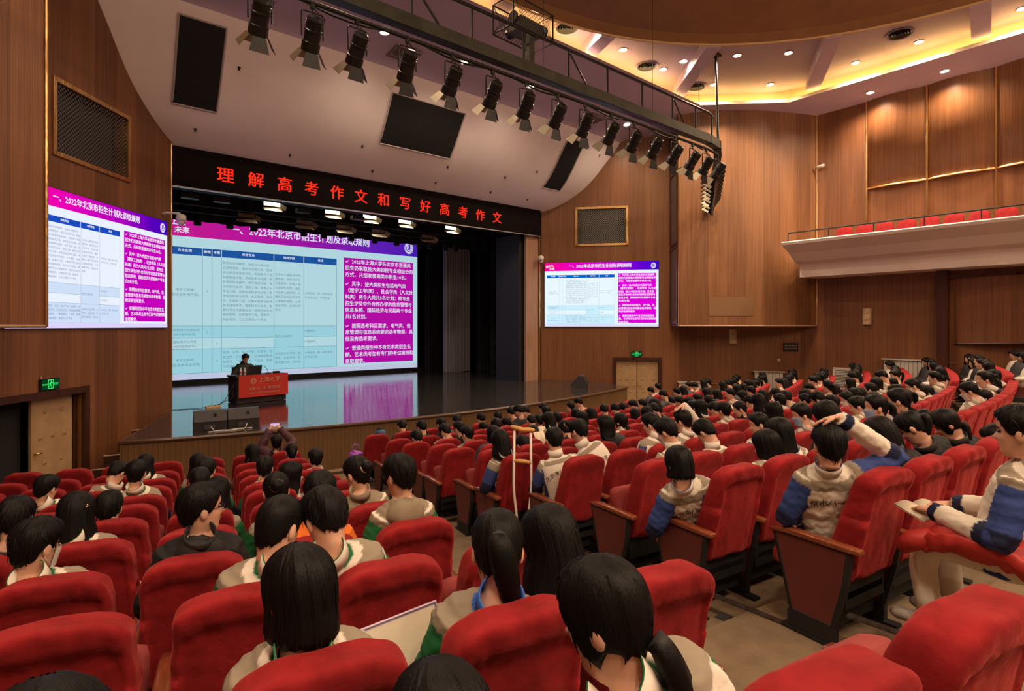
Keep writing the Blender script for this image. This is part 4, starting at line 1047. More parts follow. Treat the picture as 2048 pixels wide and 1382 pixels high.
    em = MB(); cx_, cy_, r_ = .956 * Wd, (1 - .068) * Hh, .045 * Hh
    def ringp(r0, r1, z=zs * 3, a0=0., a1=2 * pi, n=28, ex=.85):
        vs = []
        for j in range(n + 1):
            a = a0 + (a1 - a0) * j / n
            vs += [(cx_ + ex * r0 * cos(a), cy_ + r0 * sin(a), z), (cx_ + ex * r1 * cos(a), cy_ + r1 * sin(a), z)]
        em.add(vs, [(2 * j, 2 * j + 1, 2 * j + 3, 2 * j + 2) for j in range(n)])
    ringp(r_ * .92, r_); ringp(r_ * .66, r_ * .84)
    ringp(r_ * .36, r_ * .5, a0=pi, a1=2 * pi)
    for u in (-.43, -.05, .43): em.add([(cx_ + (u - .07) * r_ * .85, cy_ - .05 * r_, zs * 3), (cx_ + (u + .07) * r_ * .85, cy_ - .05 * r_, zs * 3), (cx_ + (u + .07) * r_ * .85, cy_ + .5 * r_, zs * 3), (cx_ + (u - .07) * r_ * .85, cy_ + .5 * r_, zs * 3)], [(0, 1, 2, 3)])
    em.build('emblem', P['white'], t)
    return t
def palette(k, bg, tint, foot, head, line, ink, white, mag, band):
    return dict(bg=emis('bg' + k, bg), tint=emis('tint' + k, tint), foot=emis('foot' + k, foot), head=emis('head' + k, head), line=emis('line' + k, line), ink=emis('ink' + k, ink), white=emis('lit' + k, white), mag=emis('mag' + k, mag), band=band_mat('band' + k, band))
P_MAIN = palette('_main', (.44, .665, .73), (.315, .61, .70), (.50, .54, .72), (.012, .085, .33), (.08, .27, .36), (.13, .23, .30), (.72, .74, .88), (.44, .004, .36), [(0, (.56, .01, .24)), (.3, (.46, .008, .33)), (.55, (.27, .008, .36)), (.8, (.11, .012, .45)), (1, (.06, .012, .40))])
P_SIDE = palette('_side', (.82, .93, 1.0), (.60, .86, .98), (.72, .72, 1.0), (.0, .12, .60), (.30, .50, .60), (.22, .34, .46), (1., .96, 1.), (.74, .0, .70), [(0, (1., .0, .22)), (.22, (.86, .0, .50)), (.55, (.60, .0, .62)), (.8, (.16, .0, .66)), (1, (.04, .0, .62))])
P_LEFT = palette('_left', (.82, .88, 1.0), (.62, .74, .94), (.74, .64, 1.0), (.01, .07, .52), (.28, .36, .55), (.20, .24, .42), (1., .93, 1.), (.56, .0, .50), [(0, (1., .0, .24)), (.30, (.80, .0, .48)), (.6, (.45, .0, .52)), (.85, (.10, .0, .50)), (1, (.06, .0, .48))])
slide('stage_screen', 'huge LED screen with an admissions slide filling the stage rear', 10.33, 5.93, (3.27, 23.1, -1.955), 0, P_MAIN, 0)
mb = MB(); mb.box((8.4, 23.2, -2.03), (11.2, .3, .14)); tag(mb.build('screen_plinth', M_BLACK), 'low black plinth running under the huge stage screen', 'plinth')
p = PL_(4.59, 0, .05); slide('wall_screen', 'LED slide screen on the left wood wall below the wire mesh opening', 4.3, 2.50, (p.x, p.y, -.045), radians(50), P_LEFT, 1)
p = PR_(.14, 0, .05); slide('wall_screen', 'LED slide screen on the right wood wall beside the stage', 4.26, 2.44, (p.x, p.y, -.035), radians(-50), P_SIDE, 1)
# ------------------------------------------------------------------ lighting truss over the front seats
TY = 8.0
PATH = [(-1.5, TY), (13.4, TY), (14.0, 8.1), (14.6, 8.42), (17.5, 10.25)]
tr = thing('lighting_truss', 'long dark green lighting truss crossing the ceiling and bending at its end', 'truss')
M_TRUSS = mat('truss_paint', (.050, .054, .040), .45, metal=.3, noise=(5, .3))
mb = MB()
for (a, b_) in zip(PATH, PATH[1:]):
    d = Vector((b_[0] - a[0], b_[1] - a[1])); L = d.length; ang = atan2(d.y, d.x)
    mb.box(((a[0] + b_[0]) / 2, (a[1] + b_[1]) / 2, 4.85), (L + .08, .2, .21), 0, None, ang)
mb.build('box_beam', M_TRUSS, tr)
mb = MB(); mb.tube([(x, y, 4.60) for x, y in PATH], .034, 8); mb.build('lamp_pipe', M_DARKMETAL, tr, True)
mb = MB(); mb.tube([(x, y, 5.56) for x, y in PATH[:2]] + [(13.75, 8.05, 5.52)], .03, 6); mb.build('top_rail', M_DARKMETAL, tr)
xs = [-.2, 1.0, 2.2, 3.4, 4.6, 5.8, 7.0, 8.2, 9.4, 10.6, 11.8, 12.8, 13.6]
for i, x in enumerate(xs):
    mb = MB(); mb.tube([(x, TY + .02 * (x > 13), 4.98), (x, TY + .02 * (x > 13), 5.56)], .024, 6); mb.build('post', M_DARKMETAL, tr)
    if i % 3 == 1 and i + 1 < len(xs):
        mb = MB(); mb.tube([(x + .05, TY, 5.5), (x + .55, TY, 4.98)], .02, 6); mb.build('brace', M_DARKMETAL, tr)
mb = MB(); mb.tube([(x + .03 * sin(7 * x), TY + .14, 4.64 + .045 * sin(3.1 * x)) for x in np.linspace(-1, 13.4, 60)], .018, 5); mb.build('cable_run', M_BLACK, tr)
mb = MB(); mb.tube([(14.15, 8.15, 4.75), (15.05, 8.75, CZ)], .035, 6); mb.box((15.05, 8.75, CZ - .04), (.3, .2, .06)); mb.build('hanger', M_DARKMETAL, tr)
for (x, y) in ((14.9, 8.6), (14.9, 9.2), (11.0, 8.0), (7.6, 8.1)):
    mb = MB(); mb.tube([(x, y, 4.98), (x, y, 7.6)], .006, 4); mb.build('wire_rope', M_DARKMETAL, tr)

M_CAN = mat('lamp_can', (.020, .020, .022), .38, metal=.4)
M_FLAP = mat('barn_door_lit', (.30, .25, .17), .5, metal=.3)  # light falling on two of the doors is painted in as tan
def make_light():
    root = thing('stage_spotlight', 'x', 'spotlight')
    mb = MB(); mb.box((0, 0, .0), (.06, .05, .09)); mb.tube([(0, 0, .03), (0, 0, -.1)], .014, 6); mb.build('clamp', M_DARKMETAL, root)
    mb = MB(); mb.tube([(-.15, 0, -.46), (-.15, 0, -.12), (-.13, 0, -.1), (.13, 0, -.1), (.15, 0, -.12), (.15, 0, -.46)], .013, 6); mb.build('yoke', M_DARKMETAL, root)
    Mx = Matrix.Translation((0, 0, -.42)) @ Matrix.Rotation(radians(180 + 38), 4, 'X')            # axis towards the stage and down
    mb = MB(); mb.lathe([(.06, -.26), (.10, -.24), (.115, -.2), (.115, -.08), (.128, -.07), (.128, -.05), (.115, -.04), (.115, .08), (.13, .09), (.13, .22), (.115, .225), (.112, .2), (.11, .12)], 14, 0, Mx)
    for k in range(3): mb.lathe([(.122, -.19 + .035 * k), (.122, -.18 + .035 * k)], 14, 0, Mx)
    bd = mb.build('lamp_body', M_CAN, root, False)
    mb = MB(); mb.lathe([(.001, .15), (.105, .15)], 14, 0, Mx); mb.build('lens', mat('lens_glass', (.12, .12, .13), .1), bd)
    for k, (ax, m_) in enumerate(((0, M_CAN), (pi / 2, M_FLAP), (pi, M_FLAP), (3 * pi / 2, M_CAN))):
        D = Mx @ Matrix.Rotation(ax, 4, 'Z') @ Matrix.Translation((0, .125, .22)) @ Matrix.Rotation(radians(-32), 4, 'X')
        mb = MB(); mb.add([(-.085, 0, 0), (.085, 0, 0), (.13, 0, .2), (-.13, 0, .2), (-.085, .006, 0), (.085, .006, 0), (.13, .006, .2), (-.13, .006, .2)], [(0, 1, 2, 3), (7, 6, 5, 4), (0, 4, 5, 1), (1, 5, 6, 2), (2, 6, 7, 3), (3, 7, 4, 0)], 0, D)
        mb.build('barn_door', m_, root)
    mb = MB(); mb.tube([(.02, .02, -.02), (.19, .05, -.12), (.16, .1, -.3), (.03, .12, -.28)], .009, 5); mb.build('power_lead', M_BLACK, root)
    return root
LX = [2.29, 3.0, 3.68, 4.53, 5.39, 6.26, 7.06, 7.89, 8.69, 9.51, 10.31, 11.09, 11.9, 12.66, 13.29]
LPOS = [(x, TY, 0.) for x in LX]
for k in range(9):
    t = .02 + .95 * k / 8; LPOS.append((13.95 + 3.55 * t, 8.05 + 2.2 * t, radians(18)))
proto = make_light()
for i, (x, y, rz) in enumerate(LPOS):
    o = proto if i == 0 else copy_tree(proto)
    o.location = (x, y, 4.56); o.rotation_euler = (0, 0, rz + rnd.uniform(-.12, .12))
    if i < 15: o['label'] = 'black barn-door stage spotlight on the straight truss, %s lamp from the left' % ORD[i + 1]
    else: o['label'] = 'black barn-door spotlight on the bent truss end, %s lamp after the bend' % ORD[i - 14]
    o['group'] = 'stage spotlights on the truss'
# caged projector above the truss
cg = thing('caged_projector', 'black projector inside a wire mesh cage standing on the truss', 'projector', (7.3, 8.35, 5.62), radians(4))
for x in (-.55, .55):
    for y in (-.28, .28):
        mb = MB(); mb.tube([(x, y, 0), (x, y, .56)], .016, 6); mb.build('cage_post', M_DARKMETAL, cg)
for z in (0, .56):
    mb = MB(); mb.tube([(-.55, -.28, z), (.55, -.28, z), (.55, .28, z), (-.55, .28, z), (-.55, -.28, z)], .016, 6); mb.build('cage_rail', M_DARKMETAL, cg)
mb = MB()
for k in range(14):
    u = -.5 + .085 * k
    for y in (-.28, .28):
        mb.tube([(max(-.55, u - .28), y, 0 if u - .28 > -.55 else 0), (min(.55, u + .28), y, .56)], .004, 4)
        mb.tube([(min(.55, u + .28), y, 0), (max(-.55, u - .28), y, .56)], .004, 4)
tag(mb.build('cage_mesh', M_DARKMETAL, cg), kind='stuff')
mb = MB(); mb.box((.05, 0, .2), (.62, .4, .22)); mb.build('projector_body', mat('projector_grey', (.09, .085, .08), .5), cg)
mb = MB(); mb.lathe([(.10, 0), (.10, .16), (.07, .16)], 14, 0, Matrix.Translation((-.05, .2, .2)) @ Matrix.Rotation(radians(-90), 4, 'X')); mb.build('projector_lens', M_CAN, cg)
for x in (-.38, .45):
    mb = MB(); mb.lathe([(.12, -.02), (.12, .02), (.05, .03)], 14, 0, Matrix.Translation((x, -.1, .25)) @ Matrix.Rotation(radians(90), 4, 'Y')); mb.build('fan', M_CAN, cg)
mb = MB(); mb.box((-.1, -.28, -.34), (.14, .1, .7)); mb.build('mast', M_TRUSS, cg)

# ------------------------------------------------------------------ lamps over the stage
mb = MB(); mb.tube([(2.2, 18, 3.86), (14.4, 18, 3.86)], .03, 8); mb.tube([(2.2, 18.05, 3.42), (14.4, 18.05, 3.42)], .03, 8); mb.tube([(2.2, 19.2, 3.43), (14.4, 19.2, 3.43)], .03, 8); mb.tube([(2.2, 17.6, 3.78), (14.4, 17.6, 3.78)], .03, 8)
for x in (3, 6.5, 10, 13.5):
    for y, z in ((18, 3.42), (19.2, 3.43), (17.6, 3.78)): mb.tube([(x, y, z), (x, y, 6.985)], .008, 4)
tag(mb.build('lamp_batten', M_DARKMETAL), 'set of dark lamp pipes hung across the stage behind the banner', 'batten')
M_LIT = emis('panel_lit', (1.0, .80, .50), 7.0); M_LITFLAP = mat('flap_cream', (.88, .78, .58), .4)
def panel_lamp(x, z, lit, i):
    t = thing('panel_lamp', '%s panel lamp with cream flaps over the stage, %s from the left' % ('lit' if lit else 'unlit', ORD[i + 1]), 'lamp', (x, 18, z), 0, 'lit panel lamps over the stage' if lit else 'unlit panel lamps over the stage')
    mb = MB(); mb.box((0, 0, .06), (.5, .12, .2)); mb.build('housing', M_CAN, t)
    mb = MB(); mb.add([(-.24, -.066, .05), (.24, -.066, .05), (.24, -.066, .165), (-.24, -.066, .165)], [(0, 1, 2, 3)])
    mb.build('lamp_face', M_LIT if lit else mat('panel_off', (.22, .19, .15), .4), t)
    mb = MB(); mb.add([(-.26, -.07, -.02), (.26, -.07, .02), (.27, -.22, -.12), (-.27, -.22, -.12)], [(0, 1, 2, 3)]); mb.build('lower_flap', M_LITFLAP, t)
    mb = MB(); mb.add([(.26, -.07, -.02), (.26, -.07, .16), (.40, -.18, .05), (.36, -.18, -.08)], [(0, 1, 2, 3)]); mb.build('side_flap', mat('flap_grey', (.35, .31, .25), .5), t)
    mb = MB(); mb.tube([(-.27, 0, .06), (-.27, 0, .28), (.27, 0, .28), (.27, 0, .06)], .012, 6); mb.build('yoke', M_DARKMETAL, t)
for i, x in enumerate((5.48, 7.38, 8.70, 10.05, 12.02)):
    panel_lamp(x, 3.60, True, i)
    lamp('panel_lamp_beam', 'SPOT', (x, 17.8, 3.6), 70, (1, .85, .62), (radians(-25), 0, 0), spot_size=radians(120), spot_blend=.6, shadow_soft_size=.2)
for i, x in enumerate((4.75, 6.46, 7.77, 9.02, 10.99)): panel_lamp(x, 3.16, False, i)
for i, x in enumerate((3.2, 4.0, 6.3, 8.1)):
    mb = MB(); mb.box((0, 0, 0), (.42, .2, .12)); mb.box((0, 0, .12), (.05, .05, .2))
    tag(mb.build('dark_panel_lamp', mat('dim_panel', (.05, .05, .06), .5), None, False, (x, 17.6, 3.55)), 'dark switched-off panel lamp close under the banner, %s from the left' % ORD[i + 1], 'lamp', 'switched-off panel lamps under the banner')
for i, x in enumerate((3.7, 4.6, 5.3, 6.9, 7.6, 8.6, 9.5, 10.4, 11.4, 11.9, 12.6, 13.1)):
    mb = MB(); mb.lathe([(.05, .2), (.1, .16), (.11, -.08), (.09, -.1)], 10); mb.tube([(-.13, 0, .05), (-.13, 0, .3), (.13, 0, .3), (.13, 0, .05)], .012, 5)
    tag(mb.build('par_can', M_BLACK, None, False, (x, 19.2, 3.12)), 'small black par can dangling before the screen top, %s from the left' % ORD[i + 1], 'lamp', 'black par cans before the screen')

# ------------------------------------------------------------------ lectern desk and what stands on it
DK = radians(9)
dk = thing('lectern_desk', 'black covered desk with a red banner cloth on the stage', 'desk', (4.68, 16.55, STZ), DK)
mb = MB(); mb.box((0, 0, .73), (1.42, .62, .05)); mb.build('desk_top', mat('desk_top', (.03, .02, .02), .4), dk)
mb = MB(); mb.box((0, .02, .36), (1.36, .56, .70)); mb.build('desk_skirt', mat('desk_skirt', (.022, .010, .010), .8), dk)
mb = MB()
n = 12; vs = []
for i in range(n + 1):
    x = -.66 + 1.36 * i / n; vs += [(x, -.325 + .008 * sin(5 * x), .765), (x, -.33 + .012 * sin(7 * x), .17)]
mb.add(vs, [(2 * i + 1, 2 * i + 3, 2 * i + 2, 2 * i) for i in range(n)]); cl = mb.build('banner_cloth', mat('red_cloth', (.50, .022, .012), .6), dk)
M_PALE = mat('pale_print', (.62, .34, .26), .6)
for body, x, z, s, bd in (('上海大学', .16, .57, .15, .0), ('国家“双一流”建设高校', .03, .365, .088, .02), ('国家“211工程”重点建设的综合性大学', .03, .26, .052, .02)):
    vs, fs = text_mesh(body, s, 'CENTER', bd, 1, 1.06)
    mb = MB(); mb.add([(p[0] + x, -.347, p[1] + z) for p in vs], fs); mb.build('cloth_lettering', M_PALE, cl)
mb = MB()
for r0, r1 in ((.075, .082), (.045, .062)):
    vs = []
    for j in range(25):
        a = 2 * pi * j / 24; vs += [(-.28 + r0 * cos(a), -.347, .60 + r0 * sin(a)), (-.28 + r1 * cos(a), -.347, .60 + r1 * sin(a))]
    mb.add(vs, [(2 * j, 2 * j + 1, 2 * j + 3, 2 * j + 2) for j in range(24)])
for x in (-.30, -.26): mb.add([(x - .006, -.347, .585), (x + .006, -.347, .585), (x + .006, -.347, .63), (x - .006, -.347, .63)], [(0, 1, 2, 3)])
mb.build('cloth_emblem', M_PALE, cl)
Rdk = Matrix.Translation((4.68, 16.55, STZ)) @ Matrix.Rotation(DK, 4, 'Z')
def on_desk(x, y, z=.757): return tuple(Rdk @ Vector((x, y, z)))
lt = thing('laptop', 'open black laptop on the lectern desk before the speaker', 'laptop', on_desk(-.12, .0), DK)
mb = MB(); mb.box((0, .06, .01), (.36, .25, .02)); mb.build('keyboard_base', M_BLACK, lt)
mb = MB(); mb.box((0, 0, 0), (.36, .012, .24), 0, Matrix.Translation((0, -.09, .13)) @ Matrix.Rotation(radians(14), 4, 'X')); mb.build('lid', M_BLACK, lt)
for i, (x, y) in enumerate(((-.52, -.12), (-.44, -.18))):
    bt = thing('water_bottle', 'small clear water bottle with pale cap on the desk, %s' % ('left one' if i == 0 else 'right one'), 'bottle', on_desk(x, y), 0, 'water bottles on the desk')
    mb = MB(); mb.lathe([(.03, 0), (.032, .02), (.032, .13), (.014, .17), (.014, .185)], 10); mb.build('bottle_body', mat('bottle_plastic', (.55, .58, .6), .15, spec=.7), bt, True)
    mb = MB(); mb.lathe([(.016, .185), (.016, .205)], 10); mb.build('cap', mat('cap_white', (.8, .8, .8), .4), bt)
    mb = MB(); mb.lathe([(.0335, .05), (.0335, .10)], 10); mb.build('bottle_label', mat('bottle_label', (.5, .12, .1), .4), bt)
mc = thing('desk_microphone', 'thin black gooseneck microphone on the lectern desk', 'microphone', on_desk(.22, -.15), DK)
mb = MB(); mb.box((0, 0, .012), (.12, .1, .024)); mb.build('base', M_BLACK, mc)
mb = MB(); mb.tube([(0, 0, .02), (-.02, .02, .12), (-.08, .05, .2)], .006, 6); mb.build('gooseneck', M_BLACK, mc)
mb = MB(); mb.ball((-.09, .055, .215), .016); mb.build('capsule', M_BLACK, mc)
mb = MB(); mb.box((0, 0, .025), (.16, .1, .05)); tag(mb.build('receiver_box', M_BLACK, None, False, on_desk(.5, -.05), DK), 'small black receiver box at the right end of the desk', 'box')

# floor monitors
def monitor(loc, rz, label, w=.58):
    t = thing('floor_monitor', label, 'loudspeaker', loc, rz, 'stage floor monitors')
    # side outline (y,z): the slanted baffle faces up-stage, the back faces the hall
    out = [(-.22, 0), (.24, 0), (.30, .10), (.02, .40), (-.13, .40), (-.25, .2)]
    mb = MB(); n = len(out)
    mb.add([(-w / 2, y, z) for y, z in out] + [(w / 2, y, z) for y, z in out], [tuple(range(n)), tuple(range(n, 2 * n))[::-1]] + [(i, n + i, n + (i + 1) % n, (i + 1) % n) for i in range(n)])
    mb.build('cabinet', mat('monitor_black', (.028, .024, .027), .55), t)
    mb = MB(); mb.add([(-w / 2 + .03, .272, .135), (w / 2 - .03, .272, .135), (w / 2 - .03, .045, .385), (-w / 2 + .03, .045, .385)], [(0, 1, 2, 3)]); mb.build('front_grille', mat('monitor_grille', (.012, .012, .012), .8), t)
    mb = MB(); mb.box((.08, -.19, .30), (.05, .03, .09), 0); mb.build('handle', M_BLACK, t)
    mb = MB(); mb.box((-.02, -.252, .09), (.2, .02, .09)); mb.build('socket_plate', mat('socket_plate', (.05, .05, .05), .4), t)
    return t
monitor((2.66, 12.66, STZ), radians(-8), 'left black wedge floor monitor of the pair on the stage lip')
monitor((3.26, 12.60, STZ), radians(-8), 'right black wedge floor monitor of the pair on the stage lip')
monitor((14.15, 13.25, STZ), radians(35), 'single black wedge floor monitor at the right end of the stage')
M_CABLE = mat('white_cable', (.55, .5, .46), .5)
for k, (lab, pts) in enumerate((('white cable looping on the stage lip behind the left monitor', [(2.62, 12.38, -2.0), (2.66, 12.30, -2.085), (2.85, 12.32, -2.085), (3.0, 12.29, -2.085), (3.2, 12.33, -2.085), (3.36, 12.28, -2.085)]),
                                ('white cable looping on the stage lip behind the right monitor', [(3.27, 12.32, -2.0), (3.2, 12.25, -2.09), (3.0, 12.24, -2.09), (2.8, 12.25, -2.09), (2.55, 12.33, -2.09)]))):
    q = [Vector(p) for p in pts]; P_ = []
    for i in range(len(q) - 1):
        for j in range(5):
            t = j / 5; P_.append(q[i].lerp(q[i + 1], t) + Vector((0, .03 * sin(pi * t) * (1 if i % 2 else -1), 0)))
    mb = MB(); mb.tube(P_ + [q[-1]], .009, 6); tag(mb.build('monitor_cable', M_CABLE, None, True), lab, 'cable')
ps = thing('power_strip', 'yellowish power strip lying on the stage left of the desk', 'power strip', (3.44, 16.02, STZ), radians(15))
mb = MB(); mb.box((0, 0, .025), (.36, .06, .05)); mb.build('strip_body', mat('strip_tan', (.6, .42, .2), .4), ps)
for k in range(4):
    mb = MB(); mb.box((-.12 + .08 * k, 0, .053), (.035, .035, .012)); mb.build('outlet', M_BLACK, ps)
for lab, pts in (('thin black lead from the desk to the power strip', [(4.02, 16.2, -1.5), (3.75, 16.15, -1.95), (3.55, 16.03, -2.06)]), ('black lead running from the power strip to the left wing', [(3.28, 16.0, -2.08), (3.0, 16.02, -2.09), (2.7, 16.1, -2.09), (2.3, 16.3, -2.09)]), ('second black lead hanging from the left edge of the desk', [(4.0, 16.25, -1.55), (3.95, 16.2, -1.9), (3.7, 16.1, -2.0), (3.58, 16.04, -2.05)])):
    mb = MB(); mb.tube(pts, .008, 5); tag(mb.build('power_lead', M_BLACK, None, True), lab, 'cable')

# ------------------------------------------------------------------ wall fittings
M_GREEN = emis('exit_green', (.05, 1.0, .18), .95); M_EXITDIM = emis('exit_back', (.0, .05, .012), 1.)
def exit_sign(P, u, z, label, sg):
    t = thing('exit_sign', label, 'sign')
    c = P(u, z, .05); d = (P(1, 0) - P(0, 0)).normalized() * sg; n_ = (P(0, 0, 1) - P(0, 0, 0))
    ang = atan2(d.y, d.x)
    t.location = c; t.rotation_euler = (pi / 2, 0, ang)
    mb = MB(); mb.box((0, 0, -.02), (.40, .20, .04)); mb.build('sign_case', M_DARKMETAL, t)
    mb = MB(); mb.add([(-.185, -.085, .002), (.185, -.085, .002), (.185, .085, .002), (-.185, .085, .002)], [(0, 1, 2, 3)]); mb.build('lit_face', M_EXITDIM, t)
    mb = MB()
    for body, x, s in (('安全出口', -.118, .031), ('EXIT', .118, .05)):
        vs, fs = text_mesh(body, s, 'CENTER', .03, 1); mb.add([(p[0] + x, p[1] - s * .36, .006) for p in vs], fs)
    mb.build('sign_lettering', M_GREEN, t)
    mb = MB()
    for (a, b_) in (((-.055, -.075), (.055, -.075)), ((-.055, .075), (.055, .075)), ((-.055, -.075), (-.055, .075)), ((.055, -.075), (.055, .075))): mb.tube([(*a, .006), (*b_, .006)], .006, 4)
    mb.ball((.008, .05, .006), (.013, .013, .003), n=8, k=4)
    for pts in ([(.004, .035), (-.008, -.005)], [(-.008, -.005), (.02, -.03), (.012, -.06)], [(-.008, -.005), (-.02, -.03), (-.04, -.045)], [(.002, .03), (.03, .012), (.038, .03)], [(.002, .03), (-.025, .02), (-.03, -.002)]):
        mb.tube([(x, y, .006) for x, y in pts], .0075, 4)
    mb.build('running_figure', M_GREEN, t)
    mb = MB(); mb.tube([(-.16, .1, -.03), (-.17, .15, -.03)], .008, 5); mb.build('conduit', M_WHITE, t)
exit_sign(PL_, 3.68, -1.04, 'glowing green exit sign over the open left door', -1)
exit_sign(PR_, 3.60, -1.07, 'glowing green exit sign over the closed right double door', 1)
def ptz(loc, rz, label, armd):
    t = thing('dome_camera', label, 'camera', loc, rz)
    mb = MB(); mb.tube([(0, 0, 0), (0, -.1, .04), (0, -.36, .04), (0, -.4, .0)], .028, 8); mb.build('bracket', M_WHITE, t, True)
    mb = MB(); mb.lathe([(.05, .02), (.105, .0), (.11, -.1), (.10, -.14)], 14, 0, Matrix.Translation((0, -.4, -.0))); mb.build('housing', M_WHITE, t, True)
    mb = MB(); mb.ball((0, -.4, -.15), (.085, .085, .095), n=14, k=8); mb.build('camera_ball', M_WHITE, t, True)
    mb = MB(); mb.ball((0, -.478, -.17), (.03, .02, .03), n=10, k=6); mb.build('lens', M_BLACK, t, True)
p = PL_(.42, 2.62); ptz((p.x, p.y, 2.62), radians(50) + radians(20), 'white dome camera on a long bracket above the left screen corner', 0)
p = PR_(.04, 2.62); ptz((p.x, p.y, 2.62), radians(-50), 'white dome camera on the wall above the right screen corner', 0)
t = thing('bullet_camera', 'small white bullet camera high on the wall beside the right bay', 'camera', (20.9, 8.12, 5.5), radians(-90))
mb = MB(); mb.tube([(0, 0, 0), (0, -.12, 0)], .02, 8); mb.build('bracket', M_WHITE, t)
mb = MB(); mb.tube([(-.14, -.16, .0), (.12, -.14, .03)], .05, 10); mb.build('housing', M_WHITE, t, True)
def sconce(c, ang, label):
    t = thing('wall_sconce', label, 'lamp', c, ang, 'wall sconces')
    vs = []; mb = MB()
    for j in range(9):
        a = pi * j / 8; vs += [(-.13 * cos(a), -.11 * sin(a), -.26), (-.13 * cos(a), -.11 * sin(a), .26)]
    mb.add(vs, [(2 * j, 2 * j + 2, 2 * j + 3, 2 * j + 1) for j in range(8)]); mb.build('shade', mat('sconce_shade', (.62, .46, .27), .5), t, True)
    for z in (-.12, .1):
        mb = MB(); mb.tube([(-.1, -.075, z - .04), (.02, -.118, z), (.11, -.06, z + .05)], .008, 5); mb.build('scroll', M_GOLD, t)
    mb = MB(); mb.box((0, -.01, 0), (.2, .02, .46)); mb.build('back_plate', M_TAN, t)
sconce((20.87, 6.72, .30), radians(-90), 'cream half-round wall sconce under the gallery')
p = PR_(7.03, 0, .02); sconce((p.x, p.y, -.40), radians(-50), 'cream half-round wall sconce under the right wooden bay')
p = PR_(9.0, 0, .02); nt_ = thing('wall_notice', 'black notice board with two gold lines on the right wall', 'sign', (p.x, p.y, -.77), radians(-50))
mb = MB(); mb.box((0, -.015, 0), (.5, .03, .3)); mb.build('board', M_BLACK, nt_)
mb = MB()
for zz in (.05, -.06):
    for k in range(9): mb.box((-.19 + .047 * k, -.032, zz), (.028, .004, .035))
mb.build('gold_lines', mat('gold_print', (.5, .36, .14), .5), nt_)
p = PR_(8.6, 0, .02); mb = MB(); mb.box((0, -.01, 0), (.1, .02, .1)); mb.box((0, -.022, 0), (.04, .008, .06)); tag(mb.build('light_switch', M_WHITE, None, False, (p.x, p.y, -1.24), radians(-50)), 'small white switch plate on the right wall below the notice', 'switch')
def radiator(p, q, ztop, label, h=.75):
    p, q = Vector(p), Vector(q); L = (q - p).length; ang = atan2((q - p).y, (q - p).x)
    t = thing('radiator', label, 'radiator', (p.x, p.y, ztop - h), ang, 'white wall radiators')
    mb = MB(); mb.box((L / 2, -.1, h), (L + .1, .2, .035)); mb.build('top_cover', M_WHITE, t)
    n = max(4, int(L / .11))
    for k in range(n):
        mb = MB(); mb.box((L * (k + .5) / n, -.09, h / 2 - .01), (L / n * .9, .12, h - .06)); mb.build('column', M_WHITE, t)
    mb = MB(); mb.tube([(L, -.05, h - .04), (L + .5, -.05, h - .04)], .015, 6); mb.build('pipe', M_TAN, t)
a, b_ = PR_(5.12, 0, .03), PR_(6.0, 0, .03); radiator((a.x, a.y), (b_.x, b_.y), -2.08, 'white column radiator on the right wall next to the double door')
a, b_ = PR_(7.75, 0, .03), PR_(8.7, 0, .03); radiator((a.x, a.y), (b_.x, b_.y), -1.66, 'white column radiator on the right wall under the notice')
radiator((20.87, 6.2), (20.87, 4.85), -1.07, 'white column radiator between the low vent and the dark pilaster')
t = thing('low_vent', 'white louvred vent low on the wall between two radiators', 'vent', (20.86, 7.38, -1.8), radians(-90))
for c, d in (((0, -.01, .34), (.72, .05, .06)), ((0, -.01, -.34), (.72, .05, .06)), ((.34, -.01, 0), (.06, .05, .66)), ((-.34, -.01, 0), (.06, .05, .66))):
    mb = MB(); mb.box(c, d); mb.build('frame', M_WHITE, t)
for k in range(12):
    mb = MB(); mb.box((0, -.015, -.28 + .052 * k), (.62, .03, .03)); mb.build('slat', M_WHITE, t)

# ------------------------------------------------------------------ crutch leaning at the centre block's aisle seat
ct = thing('crutch', 'white aluminium crutch with wooden top and grip leaning at an aisle seat', 'crutch', (3.86, 4.43, -2.36), radians(-37))
mb = MB(); mb.tube([(-.01, 0, .0), (-.03, 0, .1), (-.088, 0, .62), (-.092, 0, .72), (-.085, 0, 1.27)], .013, 8); mb.build('tube', mat('crutch_white', (.78, .74, .66), .35), ct, True)
mb = MB(); mb.tube([(.01, 0, .0), (.03, 0, .1), (.088, 0, .62), (.092, 0, .72), (.085, 0, 1.25)], .013, 8); mb.build('tube', MATS['crutch_white'], ct, True)
M_PEG = mat('crutch_wood', (.60, .30, .08), .45)
mb = MB(); mb.tube([(-.125, 0, 1.31), (-.08, 0, 1.30), (0, 0, 1.275), (.08, 0, 1.275), (.125, 0, 1.265)], [.02, .03, .032, .03, .022], 10, flat=(1, .8)); mb.build('underarm_pad', M_PEG, ct, True)
mb = MB(); mb.tube([(-.09, 0, .955), (-.03, 0, .95), (.03, 0, .945), (.09, 0, .93)], [.016, .021, .021, .016], 10); mb.build('hand_grip', M_PEG, ct, True)
